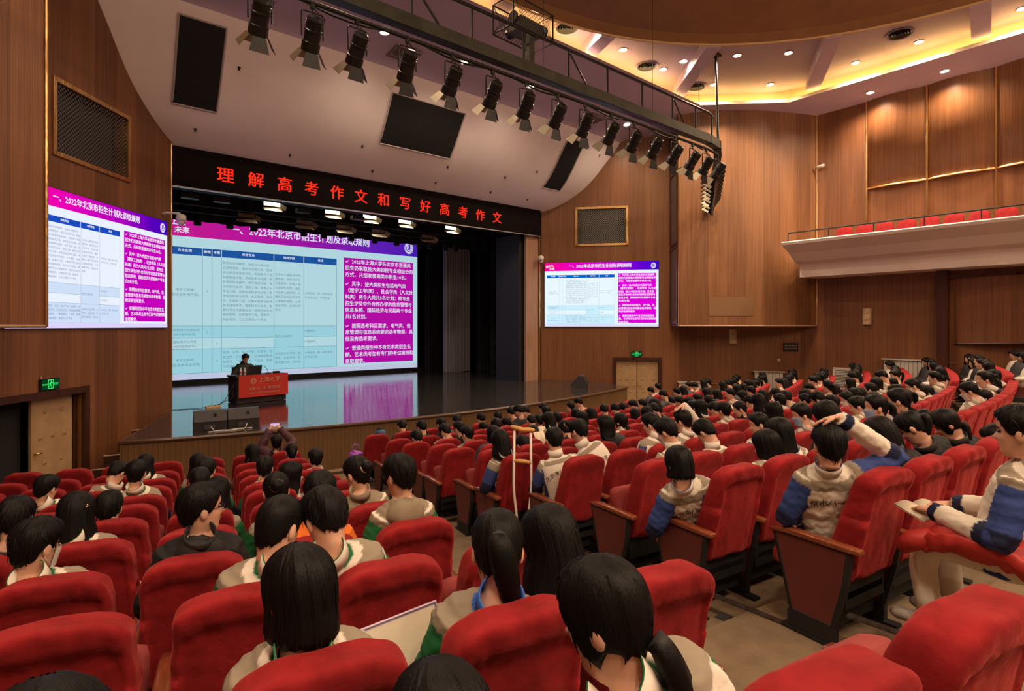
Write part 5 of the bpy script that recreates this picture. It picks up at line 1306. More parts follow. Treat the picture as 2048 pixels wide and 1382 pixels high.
# ------------------------------------------------------------------ seats
M_VEL = bpy.data.materials.new('red_velvet'); M_VEL.use_nodes = True
nt = M_VEL.node_tree; b = nt.nodes['Principled BSDF']
tc = nt.nodes.new('ShaderNodeTexCoord')
n1 = nt.nodes.new('ShaderNodeTexNoise'); n1.inputs['Scale'].default_value = 7; n1.inputs['Detail'].default_value = 5; n1.inputs['Roughness'].default_value = .65
r1 = nt.nodes.new('ShaderNodeValToRGB'); r1.color_ramp.elements[0].position = .3; r1.color_ramp.elements[0].color = (.165, .0055, .008, 1); r1.color_ramp.elements[1].position = .75; r1.color_ramp.elements[1].color = (.31, .013, .016, 1)
nt.links.new(tc.outputs['Object'], n1.inputs['Vector']); nt.links.new(n1.outputs['Fac'], r1.inputs[0]); nt.links.new(r1.outputs[0], b.inputs['Base Color'])
b.inputs['Roughness'].default_value = .85; b.inputs['Specular IOR Level'].default_value = .2
b.inputs['Sheen Weight'].default_value = .3; b.inputs['Sheen Roughness'].default_value = .45; b.inputs['Sheen Tint'].default_value = (1, .18, .16, 1)
n2 = nt.nodes.new('ShaderNodeTexNoise'); n2.inputs['Scale'].default_value = 16; n2.inputs['Detail'].default_value = 4
bp = nt.nodes.new('ShaderNodeBump'); bp.inputs['Strength'].default_value = .5; bp.inputs['Distance'].default_value = .012
nt.links.new(tc.outputs['Object'], n2.inputs['Vector']); nt.links.new(n2.outputs['Fac'], bp.inputs['Height']); nt.links.new(bp.outputs[0], b.inputs['Normal'])
M_CUSH = mat('seat_plush', (.25, .030, .028), .8, noise=(9, .2))
M_LAM = mat('maroon_laminate', (.11, .021, .018), .45, noise=(4, .12))
M_ARM = mat('armrest_wood', (.20, .050, .018), .22, coat=.5, noise=(6, .25, (6, 1, 6)))
M_SHELL = mat('seat_shell', (.010, .010, .011), .55)

def snoise(x, y, z, s):
    return (np.sin(x * 1.7 + s * 1.3 + 1.9 * np.sin(z * 1.1 + s)) + np.sin(z * 2.3 - s * 2.1 + 1.4 * np.sin(x * 1.9 - s)) + np.sin(y * 2.9 + x * 1.3 + s * .7)) / 3
def rounded_box(half, r, cuts):
    bm = bmesh.new(); bmesh.ops.create_cube(bm, size=2)
    bmesh.ops.subdivide_edges(bm, edges=bm.edges[:], cuts=cuts, use_grid_fill=True)
    bm.verts.ensure_lookup_table()
    V = np.array([v.co[:] for v in bm.verts]); F = [tuple(v.index for v in f.verts) for f in bm.faces]
    bm.free()
    V = np.sign(V) * np.abs(V) ** .72
    h = np.array(half); inner = h - r
    p = V * h; q = np.clip(p, -inner, inner); d = p - q
    l = np.linalg.norm(d, axis=1, keepdims=True); l[l == 0] = 1
    return q + d / l * np.where(np.linalg.norm(d, axis=1, keepdims=True) > 0, r, 0), F
def backrest_mesh(seed, cuts):
    V, F = rounded_box((.236, .078, .345), .036, cuts)
    x, y, z = V[:, 0].copy(), V[:, 1].copy(), V[:, 2].copy()
    t = (z + .345) / .69                                            # 0 foot, 1 top
    xn = x / .236
    z = z - .055 * np.clip(np.abs(xn) - .35, 0, 1) ** 2 * (t > .6) / .42    # rounded top corners
    w = 1.02 - .07 * t + .03 * np.sin(t * 3)
    x = x * w
    y = y * (1.35 - .45 * t)
    back = y < 0
    # flat recessed centre of the back with a soft rolled rim along the top and sides
    rim = np.clip((.90 - np.abs(xn)) / .08, .35, 1) * np.clip((.885 - t) / .045, 0, 1)
    y = np.where(back, y + .024 * rim, y)
    y = np.where(back, y - .018 * (1 - xn ** 2) * (1 - t * .5), y + .02 * (1 - xn ** 2) * np.sin(pi * t))
    # creases of the loose cover
    nz = snoise(x * 26, y * 20, z * 17, seed) * .0032 + snoise(x * 60, y * 40, z * 30, seed + 3) * .0026
    cre = np.exp(-((t - .86) / .05) ** 2) * np.sin(x * 90 + 4 * np.sin(x * 23 + seed)) * .0045
    y = y + np.where(back, -1, 1) * (nz + cre)
    x = x + np.sign(x) * snoise(z * 22, x * 5, y * 9, seed + 5) * .005
    z = z + (t > .9) * snoise(x * 19, y * 17, z, seed + 8) * .006 + (t < .08) * snoise(x * 15, y * 9, z, seed + 2) * .014
    zz = z + .735                                                    # .39 .. 1.08
    yy = y + (1.08 - zz) * .27
    me = bpy.data.meshes.new('backrest')
    me.from_pydata([tuple(p) for p in np.stack([x, yy, zz], 1)], [], F); me.materials.append(M_VEL)
    me.polygons.foreach_set('use_smooth', [True] * len(F)); me.update()
    return me
BACKS = {2: [backrest_mesh(s, 25) for s in (1, 4.3, 7.7, 11.2)], 1: [backrest_mesh(s, 11) for s in (2, 5.1, 9)], 0: [backrest_mesh(s, 5) for s in (3, 6)]}
def cushion_mesh(cuts):
    V, F = rounded_box((.232, .23, .06), .045, cuts)
    V[:, 2] += .02 * (1 - (V[:, 0] / .232) ** 2) * (V[:, 2] > 0)
    me = bpy.data.meshes.new('seat_cushion'); me.from_pydata([tuple(p) for p in V], [], F); me.materials.append(M_CUSH)
    me.polygons.foreach_set('use_smooth', [True] * len(F)); me.update(); return me
CUSH = cushion_mesh(5)
mb = MB()
out = [(.10, .10), (.44, .10), (.56, .60), (.03, .60), (.06, .40)]
def side_panel(out, th, x0=0.):
    mb = MB(); n = len(out)
    mb.add([(x0 - th / 2, y, z) for y, z in out] + [(x0 + th / 2, y, z) for y, z in out], [tuple(range(n)), tuple(range(n, 2 * n))[::-1]] + [(i, (i + 1) % n, n + (i + 1) % n, n + i) for i in range(n)])
    return mb
PANEL = side_panel([(.17, .13), (.42, .13), (.54, .595), (.075, .595), (.10, .40)], .044).mesh('side_panel', M_LAM)
EDGE = MB()
for (a, b_) in (((.17, .13), (.42, .13)), ((.42, .13), (.54, .6)), ((.075, .6), (.10, .4)), ((.10, .4), (.17, .13))): EDGE.tube([(0, *a), (0, *b_)], .026, 6)
EDGE.box((0, .3, .06), (.05, .30, .13)); EDGE.box((0, .28, .01), (.07, .42, .02))
EDGE = EDGE.mesh('panel_edge', M_SHELL)
V, F = rounded_box((.036, .285, .021), .016, 3)
V[:, 2] += np.where(V[:, 1] > .2, -(V[:, 1] - .2) * .22, 0)
ARM = bpy.data.meshes.new('armrest'); ARM.from_pydata([(p[0], p[1] + .285, p[2] + .622) for p in V], [], F); ARM.materials.append(M_ARM); ARM.polygons.foreach_set('use_smooth', [True] * len(F)); ARM.update()
mb = MB(); mb.box((0, .165, .37), (.455, .07, .30)); mb.box((0, .22, .2), (.44, .06, .22)); mb.box((0, .28, .30), (.4, .30, .04)); SHELL = mb.mesh('back_shell', M_SHELL)
mb = MB(); mb.tube([(0, 0, .96), (-.005, -.002, .5)], .004, 4)

def o_of(b, r): return OC_[r] if b == 'C' else OL_[r] if b == 'L' else -(OC_[r] + 1.6)
def seat_pos(b, r, c):
    cx, cy = (LCx, LCy) if b == 'L' else (CCx, CCy); R = (RL if b == 'L' else RC)(r)
    u = o_of(b, r) + (c - 1) * SP * (1 if b == 'L' else -1); a = u / R
    return cx - R * sin(a), cy - R * cos(a), a, u
def in_view(x, y, z, m=60):
    X = cos(radians(40)) * x - sin(radians(40)) * y; Z = sin(radians(40)) * x + cos(radians(40)) * y
    if Z < .35: return None
    px, py = 1024 + 1130 * X / Z, 651 - 1130 * z / Z
    return (px, py, Z)
OCC = {(p[0], p[1], p[2]): p for p in PEOPLE}
cand = []
for r in range(-9, 3):
    for b_ in 'LCR':
        for c in range(1, 40):
            x, y, a, u = seat_pos(b_, r, c)
            if b_ == 'C' and u < -OC_[r]: break
            if b_ == 'R' and (x > 20.25 or (x - 14.9) * .767 + (y - 16) * .643 > -.7): break
            if b_ == 'L' and (x < -3.3 or (x - 2.5) * .766 - (y - 15.8) * .643 < .7): break
            q = in_view(x, y, ZT[r])
            if q is None: continue
            marg = 340 / q[2]
            if not (-marg < q[0] < 2048 + marg and q[1] - 100 / q[2] < 1400): continue
            cand.append((q[2], b_, r, c, x, y, a))
cand.sort()
cand = cand[:300]
LAST = {}
for z_, b_, r, c, *_ in cand: LAST[(b_, r)] = max(LAST.get((b_, r), 0), c)
SIDEW = {'L': 'left of the left aisle', 'C': 'right of the left aisle', 'R': 'right of the right aisle'}
def place_words(b, r, c): return '%s row from the stage, %s seat %s' % (ORD[r + 10], ORD[c], SIDEW[b])
for k, (Z, b_, r, c, x, y, a) in enumerate(cand):
    occ = (b_, r, c) in OCC
    lv = 2 if Z < 4.2 else 1 if Z < 8 else 0
    t = thing('auditorium_chair', ('occupied' if occ else 'empty') + ' red velvet seat, ' + place_words(b_, r, c), 'chair', (x, y, row_floor(r)), -a + rnd.uniform(-.015, .015), 'red velvet auditorium seats')
    rs = random.Random(k)
    link('backrest', rs.choice(BACKS[lv]), t)
    cu = link('seat_cushion', CUSH, t)
    if occ: cu.location = (0, .40, .40)
    else: cu.location = (0, .30, .56); cu.rotation_euler = (radians(74), 0, 0)
    left = -SP / 2; xs_ = [left]
    if b_ == 'L' and c == 1: xs_ = [left, -left]
    if b_ == 'L': pass
    elif c == LAST[(b_, r)]: xs_ = [left, -left]
    for xx in xs_:
        p_ = link('side_panel', PANEL, t, (xx, 0, 0)); link('panel_edge', EDGE, p_)
        link('armrest', ARM, t, (xx, 0, 0))
    if Z < 9: link('back_shell', SHELL, t)
# red tip-up seats of the side gallery, just showing above its lip
for k in range(12):
    t = thing('gallery_chair', 'red gallery seat just above the white lip, %s from the stage' % ORD[k + 1], 'chair', (20.35, 7.2 - .58 * k, 2.15), radians(90), 'red gallery seats')
    link('backrest', BACKS[0][k % 2], t, (0, 0, -.0)); link('seat_cushion', CUSH, t, (0, .4, .4))
# worn metal strips along the aisle edge of the centre block
for i, (ya, yb, r) in enumerate(((2.35, 1.35, 1), (1.3, .5, 2), (3.3, 2.4, 0))):
    mb = MB(); xa = 3.72 - .0 * ya; mb.box((xa, (ya + yb) / 2, row_floor(r) + .006), (.05, abs(ya - yb), .014)); struct('trim_%d' % (13 + i), mb, mat('aisle_strip', (.10, .08, .07), .35, metal=.6, noise=(30, .5)))
mb = MB(); mb.box((3.50, 1.98, row_floor(1) + .003), (.10, .07, .004)); tag(mb.build('tape_patch', M_BLACK), 'black tape patch stuck on the aisle floor', 'tape')
# ------------------------------------------------------------------ people
M_SKIN = mat('skin', (.62, .35, .24), .5, noise=(14, .08)); M_SKIN.node_tree.nodes['Principled BSDF'].inputs['Subsurface Weight'].default_value = 0.0
M_HAIR = mat('black_hair', (.0045, .0038, .0036), .52, spec=.16, bump=(30, .12, (7, 7, .4)))
M_JW = mat('jacket_white', (.70, .645, .555), .75, noise=(5, .06), bump=(9, .25))
M_JGREY = mat('jacket_grey', (.27, .225, .165), .8, noise=(5, .07))
M_JBLUE = mat('jacket_blue', (.028, .055, .21), .75)
M_JNAVY = mat('jacket_navy', (.010, .014, .05), .8)
M_JGREEN = mat('jacket_green', (.010, .115, .035), .75)
M_JBLACK = mat('coat_black', (.012, .011, .012), .7, bump=(12, .3))
M_JDARK = mat('coat_dark', (.035, .034, .042), .8)
M_JCREAM = mat('coat_cream', (.42, .35, .25), .8)
M_JBEIGE = mat('hoodie_beige', (.27, .22, .15), .85)
M_JORANGE = mat('coat_orange', (.75, .17, .02), .7)
M_JPLAID = mat('coat_plum', (.06, .014, .026), .7, noise=(30, .5))
M_JDENIM = mat('coat_denim', (.045, .10, .19), .8)
M_JROYAL = mat('coat_royal', (.02, .10, .45), .7)
M_JYEL = mat('coat_yellow', (.45, .30, .11), .8)
M_JBROWN = mat('coat_taupe', (.16, .12, .09), .8)
M_TROUS = mat('trousers_cream', (.60, .54, .45), .8, bump=(8, .3))
M_TDARK = mat('trousers_dark', (.03, .032, .045), .8)
M_SHOE = mat('shoe_white', (.45, .42, .38), .6)
M_MASKW = mat('mask_white', (.66, .62, .62), .7); M_MASKB = mat('mask_blue', (.30, .42, .60), .7); M_MASKK = mat('mask_black', (.012, .012, .013), .7)
M_INK = mat('navy_print', (.012, .016, .09), .7); M_INKK = mat('ink_print', (.03, .022, .04), .7)
M_EYE = mat('eye_dark', (.01, .008, .007), .2); M_LIP = mat('lips', (.38, .12, .09), .5); M_FRAME = mat('glasses_frame', (.012, .012, .016), .3)

# jacket kind -> (torso, yoke/grey strip, sleeve panel, sleeve, cuff, collar)
JK = {'W': (M_JW, M_JGREY, M_JBLUE, M_JW, M_JNAVY, M_JW), 'G': (M_JW, M_JGREY, M_JGREEN, M_JGREY, M_JNAVY, M_JGREEN), 'K': (M_JBLACK,) * 6, 'N': (M_JDARK,) * 6, 'C': (M_JBEIGE, M_JBEIGE, M_JGREEN, M_JW, M_JW, M_JBEIGE),
      'O': (M_JORANGE,) * 6, 'B': (M_JGREY, M_JGREY, M_JGREEN, M_JGREY, M_JNAVY, M_JROYAL), 'B2': (M_JBROWN,) * 6, 'M': (M_JPLAID,) * 6, 'D': (M_JDENIM,) * 6, 'U': (M_JW, M_JROYAL, M_JROYAL, M_JROYAL, M_JNAVY, M_JROYAL), 'Y': (M_JYEL,) * 6}
FZs = [-.16, -.135, -.118, -.10, -.082, -.066, -.05, -.034, -.018, 0, .016, .032, .05, .07, .088, .102, .112, .118]
FF = [.020, .045, .078, .090, .088, .090, .091, .094, .092, .086, .089, .094, .093, .087, .074, .055, .033, .008]
FB = [.058, .060, .062, .066, .072, .080, .087, .092, .096, .099, .101, .101, .099, .091, .077, .058, .036, .010]
FA = [.050, .052, .050, .054, .060, .064, .067, .070, .072, .074, .0755, .076, .075, .069, .058, .044, .027, .008]
def head_ring(z, th):
    f, b, a = np.interp(z, FZs, FF), np.interp(z, FZs, FB), np.interp(z, FZs, FA)
    c, s = np.cos(th), np.sin(th)
    x = a * np.sign(c) * np.abs(c) ** .92
    y = np.where(s > 0, f, b) * np.sign(s) * np.abs(s) ** .92
    # nose, brow hollows, lips, chin
    front = (s > 0)
    nose = .024 * np.exp(-((z + .030) / .013) ** 2) + .012 * np.exp(-((z + .008) / .018) ** 2)
    y = y + front * nose * np.exp(-(x / .0125) ** 2)
    y = y - front * .010 * np.exp(-((np.abs(x) - .031) / .015) ** 2) * np.exp(-((z - .002) / .013) ** 2)
    y = y + front * .005 * np.exp(-(x / .022) ** 2) * (np.exp(-((z + .058) / .006) ** 2) + np.exp(-((z + .071) / .006) ** 2) - .7 * np.exp(-((z + .0645) / .003) ** 2))
    y = y + front * .005 * np.exp(-((np.abs(x) - .04) / .02) ** 2) * np.exp(-((z + .028) / .02) ** 2)
    return x, y
def rotm(yaw, pitch, roll=0):
    return np.array((Matrix.Rotation(radians(-yaw), 3, 'Z') @ Matrix.Rotation(radians(-pitch), 3, 'X') @ Matrix.Rotation(radians(roll), 3, 'Y')))
def loft(mb, rings, m=0, capa=True, capb=True):
    n = len(rings[0]); k = len(rings)
    vs = [tuple(p) for r in rings for p in r]
    fs = [(i * n + j, i * n + (j + 1) % n, (i + 1) * n + (j + 1) % n, (i + 1) * n + j) for i in range(k - 1) for j in range(n)]
    ms = m if isinstance(m, int) else [m(i, j) for i in range(k - 1) for j in range(n)]
    if capa: fs.append(tuple(range(n))[::-1])
    if capb: fs.append(tuple(range((k - 1) * n, k * n)))
    if not isinstance(ms, int): ms = ms + [ms[0]] * capa + [ms[-1]] * capb
    mb.add(vs, fs, ms)
def bez(p0, p1, p2, t): return (1 - t) ** 2 * p0 + 2 * t * (1 - t) * p1 + t * t * p2
def hand(mb, wrist, fwd, nrm, side, curl=.9, s=1.):
    """palm, four fingers of unequal length and a thumb leaving the side of the palm"""
    f = np.array(fwd, float); f /= np.linalg.norm(f); nv = np.array(nrm, float); nv -= f * nv.dot(f); nv /= np.linalg.norm(nv); r = np.cross(f, nv) * side
    w = np.array(wrist, float)
    th = np.linspace(0, 2 * pi, 11)[:-1]
    rings = []
    for t, a, b in ((-.01, .024, .019), (.02, .032, .017), (.055, .040, .015), (.085, .040, .013)):
        rings.append([w + f * t * s + r * (a * s * cos(q)) + nv * (b * s * sin(q)) for q in th])
    loft(mb, rings)
    for k, (o, L) in enumerate(((-.029, .070), (-.0095, .080), (.0095, .074), (.028, .058))):
        p = w + f * .078 * s + r * o * s; pts = [p]; d = f.copy()
        for j, seg in enumerate((.42, .33, .25)):
            an = curl * (.55 + .25 * j); d = d * cos(an * .6) - nv * sin(an * .6); d /= np.linalg.norm(d)
            pts.append(pts[-1] + d * L * seg * s)
        mb.tube(pts, [.0098 * s, .0092 * s, .0084 * s, .006 * s], 6)
    p = w + f * .025 * s - r * .030 * s; d = f * .6 - r * .7 - nv * .25; d /= np.linalg.norm(d)
    d2 = f * .9 - r * .15 - nv * .4; d2 /= np.linalg.norm(d2)
    mb.tube([p, p + d * .035 * s, p + d * .035 * s + d2 * .03 * s, p + d * .035 * s + d2 * .052 * s], [.0125 * s, .0115 * s, .010 * s, .007 * s], 6)

for n_, m_ in list(MATS.items()):
    if n_.startswith(('jacket_', 'coat_', 'hoodie_')): m_['cloth'] = list(m_.node_tree.nodes['Principled BSDF'].inputs['Base Color'].default_value)[:3]
def cloth_mat():
    if 'school_cloth' in MATS: return MATS['school_cloth']
    m = mat('school_cloth', (.5, .5, .5), .78, spec=.3, bump=(9, .25)); nt = m.node_tree
    a = nt.nodes.new('ShaderNodeVertexColor'); a.layer_name = 'cloth'
    nt.links.new(a.outputs['Color'], nt.nodes['Principled BSDF'].inputs['Base Color'])
    return m
def blend_mesh(src, vox, seed):
    """torso and sleeves fused into one skin with soft folds; faces keep the material of the part they came from"""
    from mathutils.bvhtree import BVHTree
    me = src.mesh('fuse', M_SKIN); o = bpy.data.objects.new('fuse', me); COL.objects.link(o)
    md = o.modifiers.new('r', 'REMESH'); md.mode = 'VOXEL'; md.voxel_size = vox
    ms = o.modifiers.new('s', 'SMOOTH'); ms.factor = .5; ms.iterations = 5
    dg = bpy.context.evaluated_depsgraph_get(); dg.update()
    ev = o.evaluated_get(dg).to_mesh()
    V = np.empty(len(ev.vertices) * 3); ev.vertices.foreach_get('co', V); V = V.reshape(-1, 3)
    Nn = np.empty(len(ev.vertices) * 3); ev.vertices.foreach_get('normal', Nn); Nn = Nn.reshape(-1, 3)
    F = [tuple(p.vertices) for p in ev.polygons]
    o.evaluated_get(dg).to_mesh_clear(); bpy.data.objects.remove(o); bpy.data.meshes.remove(me)
    d = .0045 * snoise(V[:, 0] * 34, V[:, 1] * 30, V[:, 2] * 52 + 9 * V[:, 0], seed) + .0025 * snoise(V[:, 0] * 80, V[:, 1] * 70, V[:, 2] * 110, seed + 4)
    tree = BVHTree.FromPolygons(src.v, src.f)
    out = MB(); out.v = [tuple(p) for p in V + Nn * d[:, None]]; out.f = F
    out.vm = [src.m[tree.find_nearest(Vector(c))[2]] for c in V]
    return out
def make_person(label, loc, rz, hx, hy, hz, yaw, pitch, hair, jk, lv, ex, name='person'):
    """lv 2 = near, 1 = middle, 0 = far; hx,hy,hz head centre in seat space (seat back at y=0, floor z=0)"""
    seed = rnd.uniform(0, 50); rs = random.Random(int(seed * 1000))
    t = thing(name, label, 'person', loc, rz, 'seated audience')
    N = (36, 24, 16)[2 - lv]
    th = np.linspace(0, 2 * pi, N + 1)[:-1]
    R = rotm(yaw, pitch, ex.get('roll', 0)); H = np.array([hx, hy, hz])
    def HW(P): return np.asarray(P) @ R.T + H
    pel = np.array([0, .35, .50])
    neck_b = H + np.array([0, -.012, -.155]) + R @ np.array([0, -.02, -.0]) * .5
    neck_b[0] = hx * .92; neck_b[1] = hy - .06 - .05 * sin(radians(pitch)); 
    neck_t = HW([0, -.014, -.125])
    neck_b[1] = max(neck_b[1], .135)
    ctrl = np.array([hx * .35, .315 + (.02 if jk in 'KNMD' else 0), .5 * (pel[2] + neck_b[2]) + .05])
    side_ax = np.array([1., 0, 0]); lean = neck_b - pel
    def frame(t_):
        p = bez(pel, ctrl, neck_b, t_); d = bez(pel, ctrl, neck_b, min(1, t_ + .02)) - bez(pel, ctrl, neck_b, t_ - .02); d /= np.linalg.norm(d)
        ax = side_ax - d * side_ax.dot(d); ax /= np.linalg.norm(ax); ay = np.cross(d, ax)
        return p, ax, ay, d
    def ring(t_, a, b, n=None, sh=0., e=.86):
        p, ax, ay, d = frame(t_); q = th if n is None else np.linspace(0, 2 * pi, n + 1)[:-1]
        c, s = np.cos(q), np.sin(q)
        return p + np.outer(a * np.sign(c) * np.abs(c) ** e, ax) + np.outer(b * np.sign(s) * np.abs(s) ** e + sh, ay)
    # ---- body: one loft from crown to pelvis
    body = MB(); rings = []
    hz_ = {2: [.118, .112, .102, .088, .07, .05, .032, .016, .006, 0, -.008, -.018, -.026, -.034, -.042, -.05, -.058, -.0645, -.071, -.082, -.092, -.10, -.11, -.118, -.128], 1: [.118, .108, .09, .06, .03, .01, -.01, -.025, -.035, -.05, -.066, -.082, -.10, -.118, -.128], 0: [.118, .10, .07, .03, 0, -.03, -.06, -.10, -.122]}[lv]
    for z in hz_:
        x, y = head_ring(z, th); rings.append(HW(np.stack([x, y, np.full(N, z)], 1)))
    c, s = np.cos(th), np.sin(th)
    p, ax, ay, d = frame(1.)
    for k in (.3, .65, 1.):
        q = neck_t * (1 - k) + (neck_b + np.array([0, 0, .02])) * k; rr = .052 + .008 * k
        e1 = HW([1, 0, 0]) - H; rings.append(q + np.outer(rr * c, e1 * (1 - k) + ax * k) + np.outer(rr * s, (HW([0, 1, 0]) - H) * (1 - k) + ay * k))
    for t_, a, b in ((.96, .07, .055), (.90, .13, .075), (.80, .155, .085), (.5, .15, .09), (.2, .145, .095), (0, .14, .10)): rings.append(ring(t_, a, b))
    loft(body, rings[::-1])
    if lv > 0:
        for sg in (-1, 1):                                            # ears
            P0 = MB(); P0.ball((sg * .077, -.006, -.012), (.012, .02, .033), n=10, k=6)
            body.add([tuple(v) for v in HW(P0.v)], P0.f)
    # ---- arms
    sl = MB(); tr_ = None
    armr = []
    for sg in (-1, 1):
        p, ax, ay, d = frame(.88); S_ = p + ax * sg * .165; raised = False
        if ex.get('handhead') and sg == 1:
            E_ = S_ + np.array([.25, .12, .10]); Wp = HW([.06, -.01, .175]); raised = True
        elif ex.get('phone'):
            E_ = S_ + np.array([sg * .10, .22, .12]); Wp = np.array([hx + sg * .085, hy + .32, hz + .17]); raised = True
        elif ex.get('chin') and sg == -1:
            E_ = S_ + np.array([-.02, .12, -.24]); Wp = HW([-.03, .12, -.12])
        else:
            E_ = S_ + np.array([sg * (.07 + .12 * (ex.get('fat', 1) > 1.15)), .03 + .06 * (hy > .35), -.27]); Wp = np.array([sg * .09 + hx * .3, max(.50, hy + .16), .64])
            if ex.get('lapbook'): Wp = np.array([sg * .12 - .05, .62, .70])
        M_ = 14 if lv == 2 else 8 if lv == 1 else 5
        nn = (14, 10, 7)[2 - lv]
        mids = []
        for i in range(M_ + 1):
            u = i / M_
            a1, b1 = (S_ - ax * sg * .05) * (1 - min(1, u * 2)) + E_ * min(1, u * 2), E_ * (1 - max(0, u * 2 - 1)) + Wp * max(0, u * 2 - 1)
            w = .5 + .5 * np.tanh((u - .5) * 9); mids.append(a1 * (1 - w) + b1 * w)
        rad = [(.082 - .030 * (i / M_)) * (1 + .05 * sin(i * 2.1 + seed) + (.06 * sin(i * 4.3 + seed * 2) if raised else 0)) * (1.12 if jk in 'KNMD' else 1) for i in range(M_ + 1)]
        b0 = len(sl.f)
        sl.tube(mids, rad, nn)
        mm = []
        for i in range(M_):
            u = (i + .5) / M_
            for j in range(nn):
                outer = True
                if u < .62: k_ = 2 if .10 < u else 1
                else: k_ = 3
                if jk in 'WG' and .42 < u < .50 or jk in 'WG' and .56 < u < .62: k_ = 4
                if u > .94: k_ = 4
                if jk == 'G' and .25 < u < .62: k_ = 4 if u > .40 else 2
                mm.append(k_)
        mm += [3, 3]
        sl.m[b0:] = mm
        armr.append((S_, E_, Wp))
        if lv == 2 or raised:
            dv = Wp - E_; dv = dv / np.linalg.norm(dv)
            body.tube([S_ * .7 + E_ * .3, E_ + (Wp - E_) * .1 + (S_ - E_) * .1, Wp + dv * .01], [.03, .028, .026], 8)
            if raised and ex.get('handhead'): hand(body, Wp + dv * .01, [-.75, .15, -.25], HW([0, .0, 1]) - H, sg, .5)
            elif ex.get('phone'): hand(body, Wp + dv * .01, [-sg * .55, .25, .55], [0, -1, .2], sg, .9)
            else: hand(body, Wp + dv * .01, [-sg * .45, .8, -.12], [0, .1, 1], sg, .6)
    body.build('body', M_SKIN, t, True)
    # ---- jacket torso
    jm = MB(); prof = [(-.06, .185, .135), (.08, .188, .138), (.25, .182, .13), (.42, .188, .128), (.58, .196, .128), (.72, .202, .124), (.81, .200, .116), (.87, .188, .105), (.915, .158, .094), (.955, .122, .083), (.985, .085, .072), (1.015, .068, .066)]
    if lv == 2:
        q = []
        for a_, b_ in zip(prof, prof[1:]): q += [a_, tuple((a_[i] + b_[i]) / 2 for i in range(3))]
        prof = q + [prof[-1]]
    elif lv == 0: prof = prof[::2] + [prof[-1]]
    fat = ex.get('fat', 1.10 if jk in 'KNMD' else 1.0)
    rings = []
    for (t_, a, b) in prof:
        g = ring(t_, a * fat, b * fat); p, ax, ay, d = frame(t_)
        wr = .007 * np.sin(3.2 * th + 7 * t_ + seed) * np.sin(23 * t_ + 2.2 * np.cos(th * 2 + seed)) * (t_ < .93) + .005 * np.sin(41 * t_ + 3 * np.sin(th + seed)) * (t_ < .6)
        g = g + (np.outer(np.cos(th), ax) + np.outer(np.sin(th), ay)) * wr[:, None]
        rings.append(g)
    K = len(prof)
    def mk(i, j):
        t_ = prof[i][0]
        if jk in ('W', 'G', 'B', 'U') and t_ > .84 and t_ < .94: return 1
        if t_ >= .985: return 5
        if jk == 'W' and abs(np.cos(th[j])) > .93 and t_ < .8: return 2
        if jk == 'G' and abs(np.cos(th[j])) > .93 and t_ < .8: return 2
        return 0
    loft(jm, rings, mk)
    jm.add(sl.v, sl.f, sl.m)
    mats6 = list(JK[jk])
    if lv == 2:
        src = jm; jm = blend_mesh(jm, .0115, seed); vm = jm.vm; jm.m = [0] * len(jm.f)
        jo = jm.build('jacket', cloth_mat(), t, True)
        ca = jo.data.color_attributes.new('cloth', 'FLOAT_COLOR', 'POINT')
        cols = np.array([[*m_['cloth'], 1.] for m_ in mats6])[np.array(vm)]
        ca.data.foreach_set('color', cols.ravel())
    else: jo = jm.build('jacket', mats6, t, True)
    # collar: upright band round the neck, open at the throat
    col = MB(); pc, axc, ayc, dc = frame(1.)
    q = np.linspace(radians(-235), radians(55), 18 if lv else 10)
    vs = []
    for a in q:
        for (r_, z_) in ((.074, -.02), (.076, .075 if not ex.get('hood') else .02), (.070, .075 if not ex.get('hood') else .02), (.068, -.01)):
            vs.append(neck_b + axc * (r_ * cos(a)) + ayc * (r_ * 1.02 * sin(a)) + dc * z_)
    k = len(q)
    fs = [(4 * i + a, 4 * i + (a + 1) % 4, 4 * i + 4 + (a + 1) % 4, 4 * i + 4 + a) for i in range(k - 1) for a in range(4)]
    ms = [(1 if (a == 1 and jk in 'WG') else 0) for i in range(k - 1) for a in range(4)]
    col.add(vs, fs, ms)
    cm = {'W': (M_JW, M_JBLUE), 'G': (M_JW, M_JGREEN)}.get(jk, (mats6[5], mats6[5]))
    if lv: col.build('collar', cm, jo, True)
    if ex.get('hood') or (jk in 'K' and lv and rs.random() < .6):
        hd = MB(); rr = []
        for i in range(7):
            f_ = i / 6; zc = -.09 + .14 * f_; rad_ = .105 * sin(pi * (.15 + .75 * f_)) ** .7
            a_ = np.linspace(0, 2 * pi, 15)[:-1]
            rr.append(np.array([neck_b + axc * (rad_ * 1.15 * cos(z)) + ayc * (-.075 + .05 * f_ + rad_ * .62 * sin(z) + .008 * sin(5 * z + seed)) + dc * (zc + .012 * sin(3 * z + seed)) for z in a_]))
        loft(hd, rr); hd.build('hood', mats6[0], jo, True)
    # ---- trousers and shoes
    if lv or ex.get('legs'):
        tm = MB(); dk_ = jk in ('K', 'N', 'M', 'D', 'O', 'B2') and rs.random() < .7
        for sg in (-1, 1):
            kx = sg * (.12 if not ex.get('lapbook') else .15)
            tm.tube([(sg * .085, .22, .50), (sg * .09, .30, .505), (sg * .10, .46, .515), (kx, .60, .52), (kx * 1.02, .665, .475), (kx, .68, .36), (kx, .66, .2), (kx, .645, .10)], [.085, .10, .092, .08, .075, .068, .062, .06], 10 if lv > 1 else 8)
        to = tm.build('trousers', M_TDARK if dk_ else M_TROUS, t, True)
